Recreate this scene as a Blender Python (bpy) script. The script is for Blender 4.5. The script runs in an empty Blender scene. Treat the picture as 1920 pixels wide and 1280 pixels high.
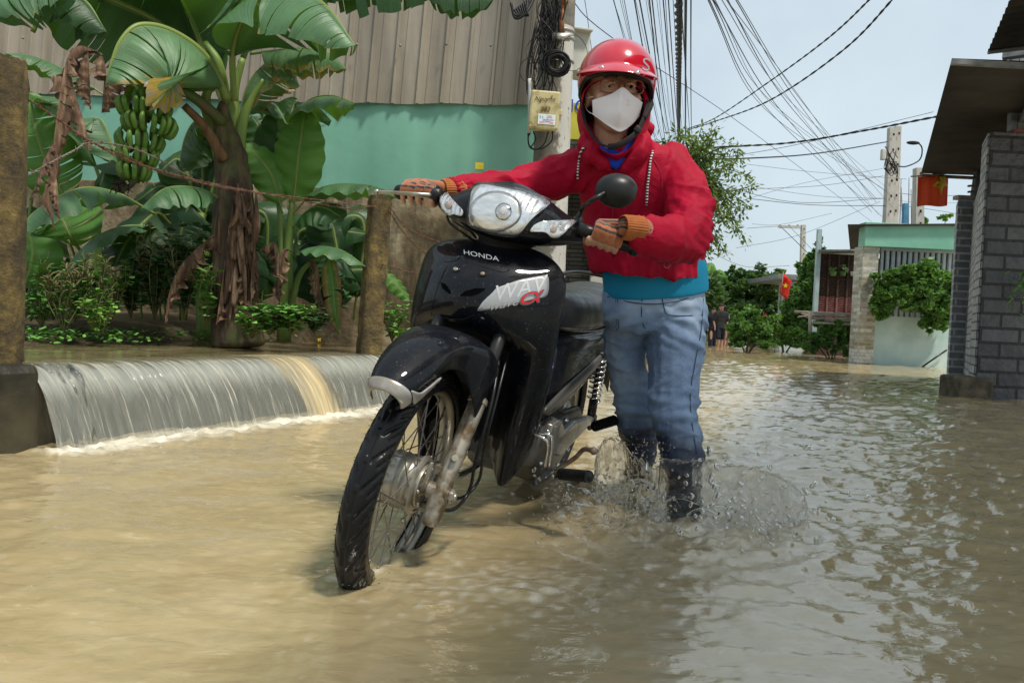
import bpy, bmesh, math, random
import numpy as np
from mathutils import Vector, Matrix, noise as mnoise
from mathutils.bvhtree import BVHTree
SC = bpy.context.scene; COL = SC.collection
rnd = random.Random(7); nr = np.random.default_rng(7)
rad = math.radians
# ------------------------------------------------------------------ camera
CAMH = 0.60; F = 1387.0
cam_d = bpy.data.cameras.new('camera'); cam = bpy.data.objects.new('camera', cam_d); COL.objects.link(cam)
cam_d.sensor_width = 36; cam_d.lens = 36*F/1920; cam_d.clip_start = 0.05; cam_d.clip_end = 1500
CR = Matrix.Rotation(rad(90-1.45), 4, 'X') @ Matrix.Rotation(rad(2.5), 4, 'Z')
cam.matrix_world = Matrix.Translation((0, 0, CAMH)) @ CR
SC.camera = cam
SC.render.resolution_x = 1024; SC.render.resolution_y = 682
# ------------------------------------------------------------------ world and sun
SUN = Vector((0.48, -0.44, 1.25)).normalized()
w = bpy.data.worlds.new('World'); SC.world = w; w.use_nodes = True
nt = w.node_tree; bg = nt.nodes['Background']
sky = nt.nodes.new('ShaderNodeTexSky'); sky.sky_type = 'NISHITA'; sky.sun_disc = False
sky.sun_elevation = math.asin(SUN.z); sky.sun_rotation = math.atan2(SUN.x, SUN.y)
sky.air_density = 1.0; sky.dust_density = 3.0; sky.ozone_density = 1.2
tc = nt.nodes.new('ShaderNodeTexCoord'); nz = nt.nodes.new('ShaderNodeTexNoise')
nz.inputs['Scale'].default_value = 2.2; nz.inputs['Detail'].default_value = 6
rp = nt.nodes.new('ShaderNodeValToRGB'); rp.color_ramp.elements[0].position = 0.3; rp.color_ramp.elements[1].position = 0.75
rp.color_ramp.elements[0].color = (.50,)*3+(1,); rp.color_ramp.elements[1].color = (.95,)*3+(1,)
mx = nt.nodes.new('ShaderNodeMix'); mx.data_type = 'RGBA'
nt.links.new(tc.outputs['Generated'], nz.inputs['Vector']); nt.links.new(nz.outputs['Fac'], rp.inputs['Fac'])
nt.links.new(rp.outputs['Color'], mx.inputs['Factor']); nt.links.new(sky.outputs['Color'], mx.inputs['A'])
mx.inputs['B'].default_value = (6.1, 7.1, 7.6, 1)          # thin bright overcast veil
nt.links.new(mx.outputs['Result'], bg.inputs['Color']); bg.inputs['Strength'].default_value = 0.095
sun_d = bpy.data.lights.new('sun', 'SUN'); sun_d.energy = 3.3; sun_d.angle = rad(8.0); sun_d.color = (1, .94, .84)
sun = bpy.data.objects.new('sun', sun_d); COL.objects.link(sun)
sun.rotation_euler = SUN.to_track_quat('Z', 'Y').to_euler()
vs = SC.view_settings; vs.view_transform = 'Standard'; vs.look = 'None'; vs.exposure = 0.43; vs.gamma = 1
# ------------------------------------------------------------------ helpers
def ray(px, py): return (CR.to_3x3() @ Vector(((px-960)/F, (640-py)/F, -1.0)))
def W(px, py, d):
    r = ray(px, py); return Vector((0, 0, CAMH)) + r*(d/r.y)
def Gz(px, py, z=0.0):
    r = ray(px, py); return Vector((0, 0, CAMH)) + r*((z-CAMH)/r.z)
def cr(pts, n=6):
    """Catmull-Rom through pts"""
    P = [Vector(p) for p in pts]
    if len(P) < 3: return [P[0].lerp(P[-1], i/n) for i in range(n+1)]
    Q = [P[0]*2-P[1]]+P+[P[-1]*2-P[-2]]; out = []
    for i in range(1, len(Q)-2):
        a, b, c, d = Q[i-1:i+3]
        for k in range(n):
            t = k/n
            out.append(.5*((2*b)+(c-a)*t+(2*a-5*b+4*c-d)*t*t+(3*b-a-3*c+d)*t**3))
    out.append(P[-1].copy()); return out
def interp(xs, ys, x): return float(np.interp(x, xs, ys))
def wm(o):
    m = Matrix.Identity(4)
    while o is not None: m = o.matrix_basis @ m; o = o.parent
    return m
def tag(o, label=None, cat=None, group=None, kind=None):
    if label: o['label'] = label
    if cat: o['category'] = cat
    if group: o['group'] = group
    if kind: o['kind'] = kind
    return o
def empty(name, loc, label, cat, group=None):
    o = bpy.data.objects.new(name, None); COL.objects.link(o); o.location = loc
    o.empty_display_size = .1
    return tag(o, label, cat, group)
class MB:
    def __init__(s): s.v = []; s.f = []; s.uv = None; s.mi = []; s.cm = 0; s.col = None
    def add(s, vs, fs):
        n = len(s.v); s.v += [Vector(p) for p in vs]; s.f += [tuple(i+n for i in f) for f in fs]; s.mi += [s.cm]*len(fs)
    def box(s, c, d, R=None):
        R = R or Matrix.Identity(3); c = Vector(c)
        vs = [c+R@Vector((x*d[0]/2, y*d[1]/2, z*d[2]/2)) for x in (-1, 1) for y in (-1, 1) for z in (-1, 1)]
        s.add(vs, [(0,1,3,2),(4,6,7,5),(0,4,5,1),(2,3,7,6),(0,2,6,4),(1,5,7,3)])
    def tube(s, pts, r, n=8, cap=True, flat=None):
        P = [Vector(p) for p in pts]; m = len(P)
        rr = r if hasattr(r, '__len__') else [r]*m
        if len(rr) != m: rr = np.interp(np.linspace(0, 1, m), np.linspace(0, 1, len(rr)), rr)
        t0 = (P[1]-P[0]).normalized(); u = t0.orthogonal().normalized(); vs = []
        for i in range(m):
            t = (P[min(i+1, m-1)]-P[max(i-1, 0)])
            if t.length < 1e-9: t = t0.copy()
            t.normalize()
            u = (u-t*u.dot(t)); u = u.normalized() if u.length > 1e-6 else t.orthogonal().normalized()
            b = t.cross(u)
            for k in range(n):
                a = 2*math.pi*k/n; vs.append(P[i]+u*(rr[i]*math.cos(a))+b*(rr[i]*math.sin(a)*(flat or 1)))
        fs = [(i*n+k, i*n+(k+1) % n, (i+1)*n+(k+1) % n, (i+1)*n+k) for i in range(m-1) for k in range(n)]
        if cap: fs += [tuple(range(n-1, -1, -1)), tuple((m-1)*n+k for k in range(n))]
        s.add(vs, fs)
    def loft(s, rings, closed=True, cap=True):
        n = len(rings[0]); m = len(rings); vs = [p for r in rings for p in r]
        K = n if closed else n-1
        fs = [(i*n+k, i*n+(k+1) % n, (i+1)*n+(k+1) % n, (i+1)*n+k) for i in range(m-1) for k in range(K)]
        if cap and closed: fs += [tuple(range(n-1, -1, -1)), tuple((m-1)*n+k for k in range(n))]
        s.add(vs, fs)
    def lathe(s, prof, o=(0, 0, 0), ax=(0, 0, 1), n=24, cap=False):
        ax = Vector(ax).normalized(); u = ax.orthogonal().normalized(); b = ax.cross(u); o = Vector(o)
        s.loft([[o+ax*h+(u*math.cos(2*math.pi*k/n)+b*math.sin(2*math.pi*k/n))*max(r, 1e-4) for k in range(n)] for r, h in prof], True, cap)
    def ell(s, c, r, R=None, n=16, m=10):
        R = R or Matrix.Identity(3); c = Vector(c); r = r if hasattr(r, '__len__') else (r, r, r)
        rings = []
        for i in range(m+1):
            ph = math.pi*i/m; q = max(math.sin(ph), 1e-3)
            rings.append([c+R@Vector((r[0]*q*math.cos(2*math.pi*k/n), r[1]*q*math.sin(2*math.pi*k/n), r[2]*math.cos(ph))) for k in range(n)])
        s.loft(rings, True, False)
    def quad(s, a, b, c, d): s.add([a, b, c, d], [(0, 1, 2, 3)])
    def mesh(s, name, inv=None, off=None):
        me = bpy.data.meshes.new(name)
        vs = s.v
        if inv is not None: vs = [inv@v for v in vs]
        if off is not None: vs = [v-off for v in vs]
        me.from_pydata([tuple(v) for v in vs], [], s.f); 
        return me
    def build(s, name, mats, parent=None, smooth=True, bev=0, sub=0, solid=0, local=False, soff=-1, origin=None, auto=None):
        off = None; inv = None
        if parent is not None:
            if not local: inv = wm(parent).inverted()
        else:
            if origin is None:
                A = np.array([tuple(v) for v in s.v]); off = Vector((A[:, 0].mean(), A[:, 1].mean(), A[:, 2].min()))
            else: off = Vector(origin)
        me = s.mesh(name, inv, off)
        for m in (mats if isinstance(mats, (list, tuple)) else [mats]): me.materials.append(m)
        if len(s.mi) == len(me.polygons): me.polygons.foreach_set('material_index', s.mi)
        if s.uv is not None:
            ul = me.uv_layers.new(name='UVMap'); idx = np.zeros(len(me.loops), dtype=np.int32); me.loops.foreach_get('vertex_index', idx)
            ul.data.foreach_set('uv', np.array(s.uv, dtype=np.float32)[idx].ravel())
        if s.col is not None:
            at = me.attributes.new('mask', 'FLOAT', 'POINT'); at.data.foreach_set('value', np.array(s.col, dtype=np.float32))
        bm = bmesh.new(); bm.from_mesh(me)
        if s.uv is None and s.col is None and len(s.v) < 60000: bmesh.ops.recalc_face_normals(bm, faces=bm.faces)
        bm.to_mesh(me); bm.free()
        me.polygons.foreach_set('use_smooth', [smooth]*len(me.polygons))
        if smooth and auto: me.set_sharp_from_angle(angle=rad(auto))
        o = bpy.data.objects.new(name, me); COL.objects.link(o)
        if parent is not None: o.parent = parent
        else: o.location = off
        if bev:
            b = o.modifiers.new('b', 'BEVEL'); b.width = bev; b.segments = 2; b.limit_method = 'ANGLE'; b.angle_limit = rad(40)
        if solid:
            b = o.modifiers.new('s', 'SOLIDIFY'); b.thickness = solid; b.offset = soff
        if sub:
            b = o.modifiers.new('u', 'SUBSURF'); b.levels = sub; b.render_levels = sub
        return o
def fuse(parts, vox, it=6):
    """one continuous surface from capsule chains: parts = list of ('c', pts, radii) / ('e', c, r, R) -> numpy verts, faces"""
    mb = MB()
    for p in parts:
        if p[0] == 'c':
            pts, rr = p[1], p[2]; P = cr(pts, 4); m = len(P)
            R = np.interp(np.linspace(0, 1, m), np.linspace(0, 1, len(rr)), rr)
            mb.tube(P, R, 14, True); mb.ell(P[0], R[0], n=14); mb.ell(P[-1], R[-1], n=14)
        elif p[0] == 'e': mb.ell(p[1], p[2], p[3] if len(p) > 3 else None, 24, 16)
        else: mb.loft(p[1], True, True)
    me = mb.mesh('tmp'); bm = bmesh.new(); bm.from_mesh(me); bmesh.ops.recalc_face_normals(bm, faces=bm.faces); bm.to_mesh(me); bm.free()
    o = bpy.data.objects.new('tmp', me); COL.objects.link(o)
    r = o.modifiers.new('r', 'REMESH'); r.mode = 'VOXEL'; r.voxel_size = vox; r.adaptivity = 0
    s = o.modifiers.new('s', 'SMOOTH'); s.factor = .5; s.iterations = it
    dg = bpy.context.evaluated_depsgraph_get(); dg.update(); ev = o.evaluated_get(dg); m2 = bpy.data.meshes.new_from_object(ev)
    n = len(m2.vertices); V = np.zeros(n*3, np.float32); m2.vertices.foreach_get('co', V); V = V.reshape(-1, 3).astype(float)
    N = np.zeros(n*3, np.float32); m2.vertices.foreach_get('normal', N); N = N.reshape(-1, 3).astype(float)
    Fc = [tuple(p.vertices) for p in m2.polygons]
    bpy.data.objects.remove(o); bpy.data.meshes.remove(m2)
    return V, N, Fc
def np_mb(V, Fc):
    mb = MB(); mb.v = [Vector(v) for v in V]; mb.f = list(Fc); mb.mi = [0]*len(Fc); return mb
# vectorised gradient noise
_P = np.random.default_rng(3).permutation(256); _P = np.r_[_P, _P, _P]
_G = np.random.default_rng(4).normal(size=(256, 3)); _G /= np.linalg.norm(_G, axis=1)[:, None]
def pn(x, y, z=0.0):
    x, y, z = np.broadcast_arrays(np.asarray(x, float), np.asarray(y, float), np.asarray(z, float))
    xi, yi, zi = np.floor(x).astype(int), np.floor(y).astype(int), np.floor(z).astype(int)
    fx, fy, fz = x-xi, y-yi, z-zi; xi &= 255; yi &= 255; zi &= 255
    u, v, t = [q*q*q*(q*(q*6-15)+10) for q in (fx, fy, fz)]
    def g(i, j, k):
        h = _P[_P[_P[xi+i]+yi+j]+zi+k] ; G = _G[h]
        return G[..., 0]*(fx-i)+G[..., 1]*(fy-j)+G[..., 2]*(fz-k)
    L = lambda a, b, s: a+(b-a)*s
    return L(L(L(g(0,0,0), g(1,0,0), u), L(g(0,1,0), g(1,1,0), u), v), L(L(g(0,0,1), g(1,0,1), u), L(g(0,1,1), g(1,1,1), u), v), t)*1.5
# ------------------------------------------------------------------ materials
MATS = {}
class NG:
    def __init__(s, name):
        s.m = bpy.data.materials.new(name); s.m.use_nodes = True; s.t = s.m.node_tree
        s.b = s.t.nodes['Principled BSDF']; s.out = s.t.nodes['Material Output']; MATS[name] = s.m
    def n(s, typ, **kw):
        nd = s.t.nodes.new(typ)
        for k, v in kw.items():
            if k[0] == '_': setattr(nd, k[1:], v)
            else:
                key = k.replace('_', ' ') if isinstance(k, str) else k
                nd.inputs[key].default_value = v
        return nd
    def l(s, a, b): s.t.links.new(a, b)
    def coord(s, kind='Object', scale=(1, 1, 1), rot=(0, 0, 0)):
        c = s.n('ShaderNodeTexCoord'); m = s.n('ShaderNodeMapping', Scale=scale, Rotation=rot)
        s.l(c.outputs[kind], m.inputs['Vector']); return m.outputs['Vector']
    def noise(s, scale, detail=4, vec=None, dist=0, rough=.55):
        a = s.n('ShaderNodeTexNoise', Scale=scale, Detail=detail, Distortion=dist, Roughness=rough)
        s.l(vec if vec is not None else s.coord(), a.inputs['Vector']); return a.outputs['Fac']
    def ramp(s, fac, stops):
        r = s.n('ShaderNodeValToRGB'); e = r.color_ramp.elements
        while len(e) < len(stops): e.new(.5)
        for i, (p, c) in enumerate(stops):
            e[i].position = p; e[i].color = (tuple(c)+(1,))[:4] if hasattr(c, '__len__') else (c, c, c, 1)
        s.l(fac, r.inputs['Fac']); return r.outputs['Color']
    def mix(s, fac, a, b, mode='MIX'):
        m = s.n('ShaderNodeMix'); m.data_type = 'RGBA'; m.blend_type = mode
        for sock, v in (('Factor', fac), ('A', a), ('B', b)):
            if hasattr(v, 'is_output'): s.l(v, m.inputs[sock])
            elif sock == 'Factor': m.inputs[0].default_value = v
            else: m.inputs[sock].default_value = (tuple(v)+(1,))[:4]
        return m.outputs['Result']
    def math(s, op, a, b=None):
        m = s.n('ShaderNodeMath'); m.operation = op
        for i, v in enumerate((a, b)):
            if v is None: continue
            if hasattr(v, 'is_output'): s.l(v, m.inputs[i])
            else: m.inputs[i].default_value = v
        return m.outputs[0]
    def set(s, **kw):
        for k, v in kw.items():
            i = s.b.inputs[k.replace('_', ' ')]
            if hasattr(v, 'is_output'): s.l(v, i)
            else: i.default_value = (tuple(v)+(1,))[:4] if hasattr(v, '__len__') else v
        return s
    def bump(s, h, strength=.5, dist=.01, prev=None):
        b = s.n('ShaderNodeBump', Strength=strength, Distance=dist); s.l(h, b.inputs['Height'])
        if prev is not None: s.l(prev, b.inputs['Normal'])
        s.l(b.outputs[0], s.b.inputs['Normal']); return b.outputs[0]
def simple(name, c1, c2=None, rough=.6, metal=0, nscale=6, bump=0, bscale=40, bdist=.004, lo=.35, hi=.7, coat=0, detail=5, stretch=(1, 1, 1), rvar=0, spec=None):
    g = NG(name); v = g.coord(scale=stretch)
    col = g.ramp(g.noise(nscale, detail, v), [(lo, c1), (hi, c2 or [x*.75 for x in c1])])
    g.set(Base_Color=col, Roughness=rough, Metallic=metal, Coat_Weight=coat)
    if rvar:
        g.set(Roughness=g.ramp(g.noise(nscale*2.3, 4, v), [(.3, max(rough-rvar, 0)), (.7, rough+rvar)]))
    g.set(Specular_IOR_Level=.28 if spec is None else spec)
    if coat: g.set(Coat_Roughness=.03)
    if bump: g.bump(g.noise(bscale, 5, v), bump, bdist)
    return g.m
# ================================================================== SETTING
def brickmat(name, c1, c2, mort, bw, bh, ms=.02, bump=.6, bdist=.02, rough=.7, nb=.5, off=.5, axis='xy', nscale=30):
    g = NG(name); c = g.n('ShaderNodeTexCoord'); sp = g.n('ShaderNodeSeparateXYZ'); cb = g.n('ShaderNodeCombineXYZ')
    g.l(c.outputs['Object'], sp.inputs[0]); g.l(g.math('ADD', sp.outputs[0], sp.outputs[1]), cb.inputs[0]); g.l(sp.outputs[2], cb.inputs[1])
    b = g.n('ShaderNodeTexBrick', Scale=1.0, Mortar_Size=ms*bh*3, Mortar_Smooth=.2, Brick_Width=bw, Row_Height=bh, Bias=0)
    b.offset = off
    b.inputs['Color1'].default_value = (*c1, 1); b.inputs['Color2'].default_value = (*c2, 1); b.inputs['Mortar'].default_value = (*mort, 1)
    g.l(cb.outputs[0], b.inputs['Vector'])
    n = g.noise(nscale*.4, 6); col = g.mix(.55, b.outputs['Color'], g.ramp(n, [(.3, .25), (.7, .95)]), 'MULTIPLY')
    g.set(Base_Color=col, Roughness=rough)
    h = g.math('SUBTRACT', g.math('MULTIPLY', g.noise(nscale, 6), nb), b.outputs['Fac'])
    g.bump(h, bump, bdist); return g.m
# --- materials of the setting
M_green = simple('green_sheet_paint', (.145, .345, .26), (.20, .42, .325), rough=.42, nscale=1.6, bump=.25, bscale=2.5, bdist=.03, rvar=.12)
g = NG('corrugated_sheet'); v = g.coord(); sx = g.n('ShaderNodeSeparateXYZ'); g.l(v, sx.inputs[0])
pan = g.n('ShaderNodeTexNoise', Scale=1.0, Detail=2); cbx = g.n('ShaderNodeCombineXYZ'); g.l(g.math('MULTIPLY', sx.outputs[0], 2.3), cbx.inputs[0]); g.l(cbx.outputs[0], pan.inputs['Vector'])
c1 = g.ramp(pan.outputs['Fac'], [(.3, (.25, .215, .165)), (.5, (.33, .285, .22)), (.72, (.43, .38, .31))])
c2 = g.ramp(g.noise(1.0, 8, g.coord(scale=(7, 7, .8))), [(.3, .55), (.62, 1.0)])
g.set(Base_Color=g.mix(.8, c1, c2, 'MULTIPLY'), Roughness=.5, Metallic=.15)
g.bump(g.noise(5, 4), .25, .02); M_corr = g.m
g = NG('stained_plaster'); n1 = g.noise(2.2, 10, rough=.68)
n2 = g.noise(1.3, 8, g.coord(scale=(4, 4, .8)), rough=.65)
col = g.mix(g.ramp(n2, [(.42, 0), (.62, 1)]), g.ramp(n1, [(.34, (.05, .035, .018)), (.48, (.18, .135, .075)), (.6, (.36, .31, .2)), (.75, (.5, .47, .36))]), (.055, .04, .02))
g.set(Base_Color=col, Roughness=.9); g.bump(g.noise(26, 8), .6, .012); M_plaster = g.m
M_conc = simple('old_concrete', (.17, .155, .13), (.36, .34, .3), rough=.9, nscale=5, bump=.5, bscale=60, bdist=.006, detail=9)
M_soil = simple('wet_soil', (.04, .03, .016), (.11, .085, .045), rough=.7, nscale=7, bump=.8, bscale=18, bdist=.03)
M_road = simple('drowned_road', (.2, .15, .08), (.3, .24, .14), rough=.9)
g = NG('mossy_post'); n = g.noise(9, 9, rough=.7)
col = g.ramp(n, [(.3, (.022, .018, .012)), (.48, (.085, .06, .022)), (.6, (.17, .12, .035)), (.72, (.26, .2, .08))])
g.set(Base_Color=col, Roughness=.92); g.bump(g.noise(38, 9, rough=.7), 1.0, .02); M_post = g.m
M_wetconc = simple('wet_concrete', (.012, .012, .011), (.07, .062, .035), rough=.35, nscale=4, bump=.6, bscale=25, bdist=.012, detail=9)

# --- weir geometry
LIP0 = W(62, 688, 2.9); LIP1 = W(712, 662, 4.9)
WZ = .345
wd = Vector((LIP1.x-LIP0.x, LIP1.y-LIP0.y, 0)); WL = wd.length; wd.normalize(); wn = Vector((wd.y, -wd.x, 0))
def wp(u, v, z): return Vector((LIP0.x, LIP0.y, 0))+wd*u+wn*v+Vector((0, 0, z))   # along lip, out to the road, height

def grid_obj(name, X, Y, Z, mat, mask=None, uv=None, kind=None):
    m, n = X.shape
    V = np.stack([X, Y, Z], -1).reshape(-1, 3)
    i = np.arange(m-1)[:, None]*n+np.arange(n-1)[None]
    Fc = np.stack([i, i+1, i+n+1, i+n], -1).reshape(-1, 4)
    me = bpy.data.meshes.new(name); me.vertices.add(len(V)); me.vertices.foreach_set('co', V.ravel().astype(np.float32))
    me.loops.add(Fc.size); me.loops.foreach_set('vertex_index', Fc.ravel().astype(np.int32))
    me.polygons.add(len(Fc)); me.polygons.foreach_set('loop_start', (np.arange(len(Fc))*4).astype(np.int32))
    me.update(calc_edges=True); me.validate()
    me.polygons.foreach_set('use_smooth', [True]*len(me.polygons))
    if mask is not None:
        at = me.attributes.new('mask', 'FLOAT', 'POINT'); at.data.foreach_set('value', mask.ravel().astype(np.float32))
    if uv is not None:
        ul = me.uv_layers.new(name='UVMap'); idx = np.zeros(len(me.loops), dtype=np.int32); me.loops.foreach_get('vertex_index', idx)
        ul.data.foreach_set('uv', uv.reshape(-1, 2)[idx].astype(np.float32).ravel())
    me.materials.append(mat)
    o = bpy.data.objects.new(name, me); COL.objects.link(o)
    if kind: o['kind'] = kind
    return o
# --- flood water
FEET = [(Gz(1288, 1005), .16), (Gz(1195, 925), .12)]
WHEEL = Gz(655, 1092); RW = Vector((.1, 2.8, 0))
def water_h(X, Y):
    D = np.sqrt(X**2+Y**2)
    wob = pn(X*1.1, Y*.8, 3.3)
    # flow direction roughly along the street: crests lie across it
    a = X*.9-Y*.45
    side = 1/(1+np.exp(-(X-.25*Y-.05)*5))           # choppier on the right, past the person
    far = 1/(1+np.exp(-(Y-2.0)*2.5))
    amp = .0032+.014*side*far+.006*far*(1-side)
    near = np.exp(-((Y-1.1)/.7)**2)
    h = amp*(pn(X*5.5+wob, Y*9, .5)+.6*pn(X*11+wob*2, Y*19, 4.5)+.45*pn(X*25+wob*3, Y*44, 9.5)+.2*pn(X*55, Y*90, 1.5))
    h += .007*far*pn(X*1.6, Y*3.2, 7.7)+.004*side*far*pn(X*38, Y*60, 3.7)
    h += .0026*pn(X*3.2+2*wob, Y*4.5+wob, 2.1)*(1-.6*far)
    h += .0010*near*pn(X*16+3*wob, Y*14, 6.1)+.0035*side*np.exp(-((Y-1.9)/.5)**2)*pn(X*9+wob, Y*13, 6.6)
    for c, r in FEET+[(WHEEL, .09)]:
        d = np.sqrt((X-c.x)**2+(Y-c.y)**2)
        kw_ = .3 if r < .1 else 1
        h += kw_*.016*np.exp(-(d/(r*1.7))**2)*(pn(X*22, Y*22, 1.2)+.5*pn(X*48, Y*60, 5.2)+.3)+kw_*.005*np.exp(-(d/(r*3.2))**2)*(np.sin(d*52)+1.4*pn(X*30, Y*34, 5))
    # wake behind the wheel
    for (c, L, wdt) in ((Vector((.02, 1.55, 0)), .5, .13),):
        d2 = ((X-c.x)/L)**2+((Y-c.y-.18*(X-c.x))/wdt)**2
        h += np.exp(-d2)*(.007*pn(X*24, Y*34, 8.8)+.004)
    return h
def weir_d(X, Y):
    ux = (X-LIP0.x)*wd.x+(Y-LIP0.y)*wd.y; vx = (X-LIP0.x)*wn.x+(Y-LIP0.y)*wn.y
    return ux, vx
ys = .30*np.exp(np.linspace(0, math.log(140/.30), 720)); ts = np.linspace(-1.35, 1.35, 520)
X = ys[:, None]*ts[None]; Y = np.repeat(ys[:, None], 520, 1)
ux, vx = weir_d(X, Y)
H = water_h(X, Y)
rag = .5*pn(X*9, Y*9, .2)+.5*pn(X*26, Y*26, 3.)
inside = (ux > -.05) & (ux < WL+2.2)
fo = np.where(inside & (vx > -.1), np.exp(-((vx-.2)/.14)**2), 0)
H += fo*(.022*pn(X*16, Y*16, 2)+.016*pn(X*42, Y*42, 5)+.008)
H += np.where(inside, np.exp(-np.clip(vx-.15, 0, 9)/.5), 0)*.007*pn(ux*4, vx*17, 1)
foam = np.clip(fo*(1.0+.8*pn(ux*1.3, 0, 4))*1.2+.55*np.where(inside & (vx > 0), np.exp(-((vx-.36-.10*pn(ux*2.2, 0, 1))/.12)**2), 0)*np.clip((ux-.9)/.8, 0, 1)+rag*.9-.42, 0, 1)
for c, r in FEET+[(WHEEL, .06), (Vector((.02, 1.6, 0)), .13)]:
    d = np.sqrt((X-c.x)**2+((Y-c.y)*1.4)**2)
    foam = np.maximum(foam, np.clip(np.exp(-(d/(r*2.2))**2)*.62+.75*pn(X*34, Y*52, 2)-.38, 0, .75))
g = NG('flood_water')
n1 = g.math('ADD', g.math('MULTIPLY', g.noise(1.3, 8, g.coord(scale=(1, 1.7, 1)), dist=1.2), .6), g.math('MULTIPLY', g.noise(1.0, 6, g.coord(scale=(5, 11, 1)), dist=1.6), .4))
base = g.ramp(n1, [(.3, (.30, .235, .122)), (.5, (.36, .285, .152)), (.7, (.425, .35, .205))])
at = g.n('ShaderNodeAttribute', _attribute_name='mask')
base = g.mix(at.outputs['Fac'], base, (.74, .70, .58))
g.set(Base_Color=base, Roughness=g.ramp(at.outputs['Fac'], [(0, .045), (1, .4)]), IOR=2.35, Specular_IOR_Level=.5)
b1 = g.bump(g.noise(1.0, 4, g.coord(scale=(12, 24, 12)), dist=.8), .15, .02)
b2 = g.bump(g.noise(1.0, 4, g.coord(scale=(60, 95, 60))), .06, .006, prev=b1)
M_water = g.m
grid_obj('water', X, Y, H+.029, M_water, mask=foam, kind='structure')
mb = MB(); mb.quad((-60, -20, -.035), (60, -20, -.035), (60, 160, -.035), (-60, 160, -.035)); o = mb.build('water', M_water, smooth=False); o['kind'] = 'structure'
mb = MB(); mb.quad((-900, -300, -.12), (900, -300, -.12), (900, 1400, -.12), (-900, 1400, -.12)); o = mb.build('road', M_road, smooth=False); o['kind'] = 'structure'
# --- upper pool, soil bank
U0, U1 = -2.2, WL+3.0
us = np.linspace(U0, U1, 220); vv = np.linspace(-3.2, -.02, 120)
UU, VV = np.meshgrid(us, vv, indexing='ij')
PX = LIP0.x+wd.x*UU+wn.x*VV; PY = LIP0.y+wd.y*UU+wn.y*VV
PZ = WZ+.0035*pn(PX*7, PY*9, 1)+.0015*pn(PX*22, PY*22, 3)-.012*np.exp(VV/.12)
g = NG('pool_water'); g.set(Base_Color=g.ramp(g.noise(2.5, 5), [(.3, (.12, .10, .05)), (.7, (.24, .19, .10))]), Roughness=.04, IOR=1.333)
g.bump(g.noise(24, 4), .12, .01); M_pool = g.m
grid_obj('pool_water', PX, PY, PZ, M_pool, kind='structure')
xs = np.linspace(-8, 3, 150); yy = np.linspace(2.6, 12, 120); GX, GY = np.meshgrid(xs, yy, indexing='ij')
gu, gv = weir_d(GX, GY)
GZ = WZ-.10+.30*np.clip((-gv-1.25-.25*pn(GX*1.3, GY*1.3, 5))/1.4, 0, 1)+.05*pn(GX*2.5, GY*2.5, 8)
GZ = np.where(gv > -.3, -.11, GZ)
grid_obj('soil', GX, GY, GZ, M_soil, kind='structure')
# --- weir wall (concrete kerb)
mb = MB()
prof = [(-.34, WZ-.03), (-.03, WZ-.03), (0, WZ-.05), (.0, -.11), (-.34, -.11)]
mb.loft([[wp(u, v, z) for v, z in prof] for u in np.linspace(-2.2, WL+3.0, 30)], True, True)
o = mb.build('weir_wall', M_wetconc, smooth=False, bev=.012)
tag(o, 'low dark wet concrete wall behind the sheet of falling water', 'wall')
# left dry end of that wall: block under the leaning thick post
mb = MB(); mb.loft([[wp(u, v, z) for v, z in [(-.5, WZ+.015), (.03, WZ+.012), (.05, WZ-.02), (.06, -.11), (-.5, -.11)]] for u in np.linspace(-2.2, -.0, 8)], True, True)
o = mb.build('wall_block', M_wetconc, smooth=False, bev=.02, sub=0)
tag(o, 'dark dripping concrete block under the thick mossy post at the left edge', 'wall block')
# --- waterfall curtain
nu, nv = 620, 46
uu = np.linspace(-.01, WL+2.6, nu); s_ = np.linspace(0, 1, nv)
UU, SS = np.meshgrid(uu, s_, indexing='ij')
prV = np.interp(s_, [0, .12, .2, .28, .4, .6, .8, 1], [-.30, -.08, -.02, .03, .075, .12, .155, .185])
prZ = np.interp(s_, [0, .12, .2, .28, .4, .6, .8, 1], [WZ+.004, WZ+.006, WZ-.004, WZ-.03, WZ-.085, WZ-.19, WZ-.29, -.03])
ker = np.ones(5)/5; prV = np.convolve(np.pad(prV, 2, 'edge'), ker, 'valid'); prZ = np.convolve(np.pad(prZ, 2, 'edge'), ker, 'valid')
fall = np.clip((SS-.22)/.3, 0, 1)
sh = .04*fall*SS      # streaks drift along the wall as they fall
st = pn((UU-sh)*34, SS*1.2, 1.1)+.6*pn((UU-sh)*85, SS*1.5, 4.1)+.4*pn((UU-sh)*170, SS*2.2, 7.1)
u1, u2 = 1.20, 1.62
tanm = np.clip(1-np.abs((UU-.12*fall*SS-(u1+u2)/2)/((u2-u1)/2*(1-.1*SS)*(1+.25*pn(UU*14, SS*3, 3))))**2.2, 0, 1)*np.clip(.85+.5*pn((UU-sh)*40, SS*1.5, 9), 0, 1)
VVv = prV[None]+fall*(.009*st+.02*pn(UU*3, SS*2, 5))+tanm*fall*.03
FX = LIP0.x+wd.x*(UU+sh*.4)+wn.x*VVv; FY = LIP0.y+wd.y*(UU+sh*.4)+wn.y*VVv; FZ = np.repeat(prZ[None], nu, 0)+.002*st*(1-fall)
g = NG('water_curtain'); uvc = g.n('ShaderNodeTexCoord').outputs['UV']
def uvn(sc, det=3):
    m = g.n('ShaderNodeMapping', Scale=sc); g.l(uvc, m.inputs['Vector']); return g.noise(1.0, det, m.outputs['Vector'])
s1 = uvn((42, 1.1, 1), 4); s2 = uvn((120, 1.6, 1), 3); s3 = uvn((260, 3, 1), 2)
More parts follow.
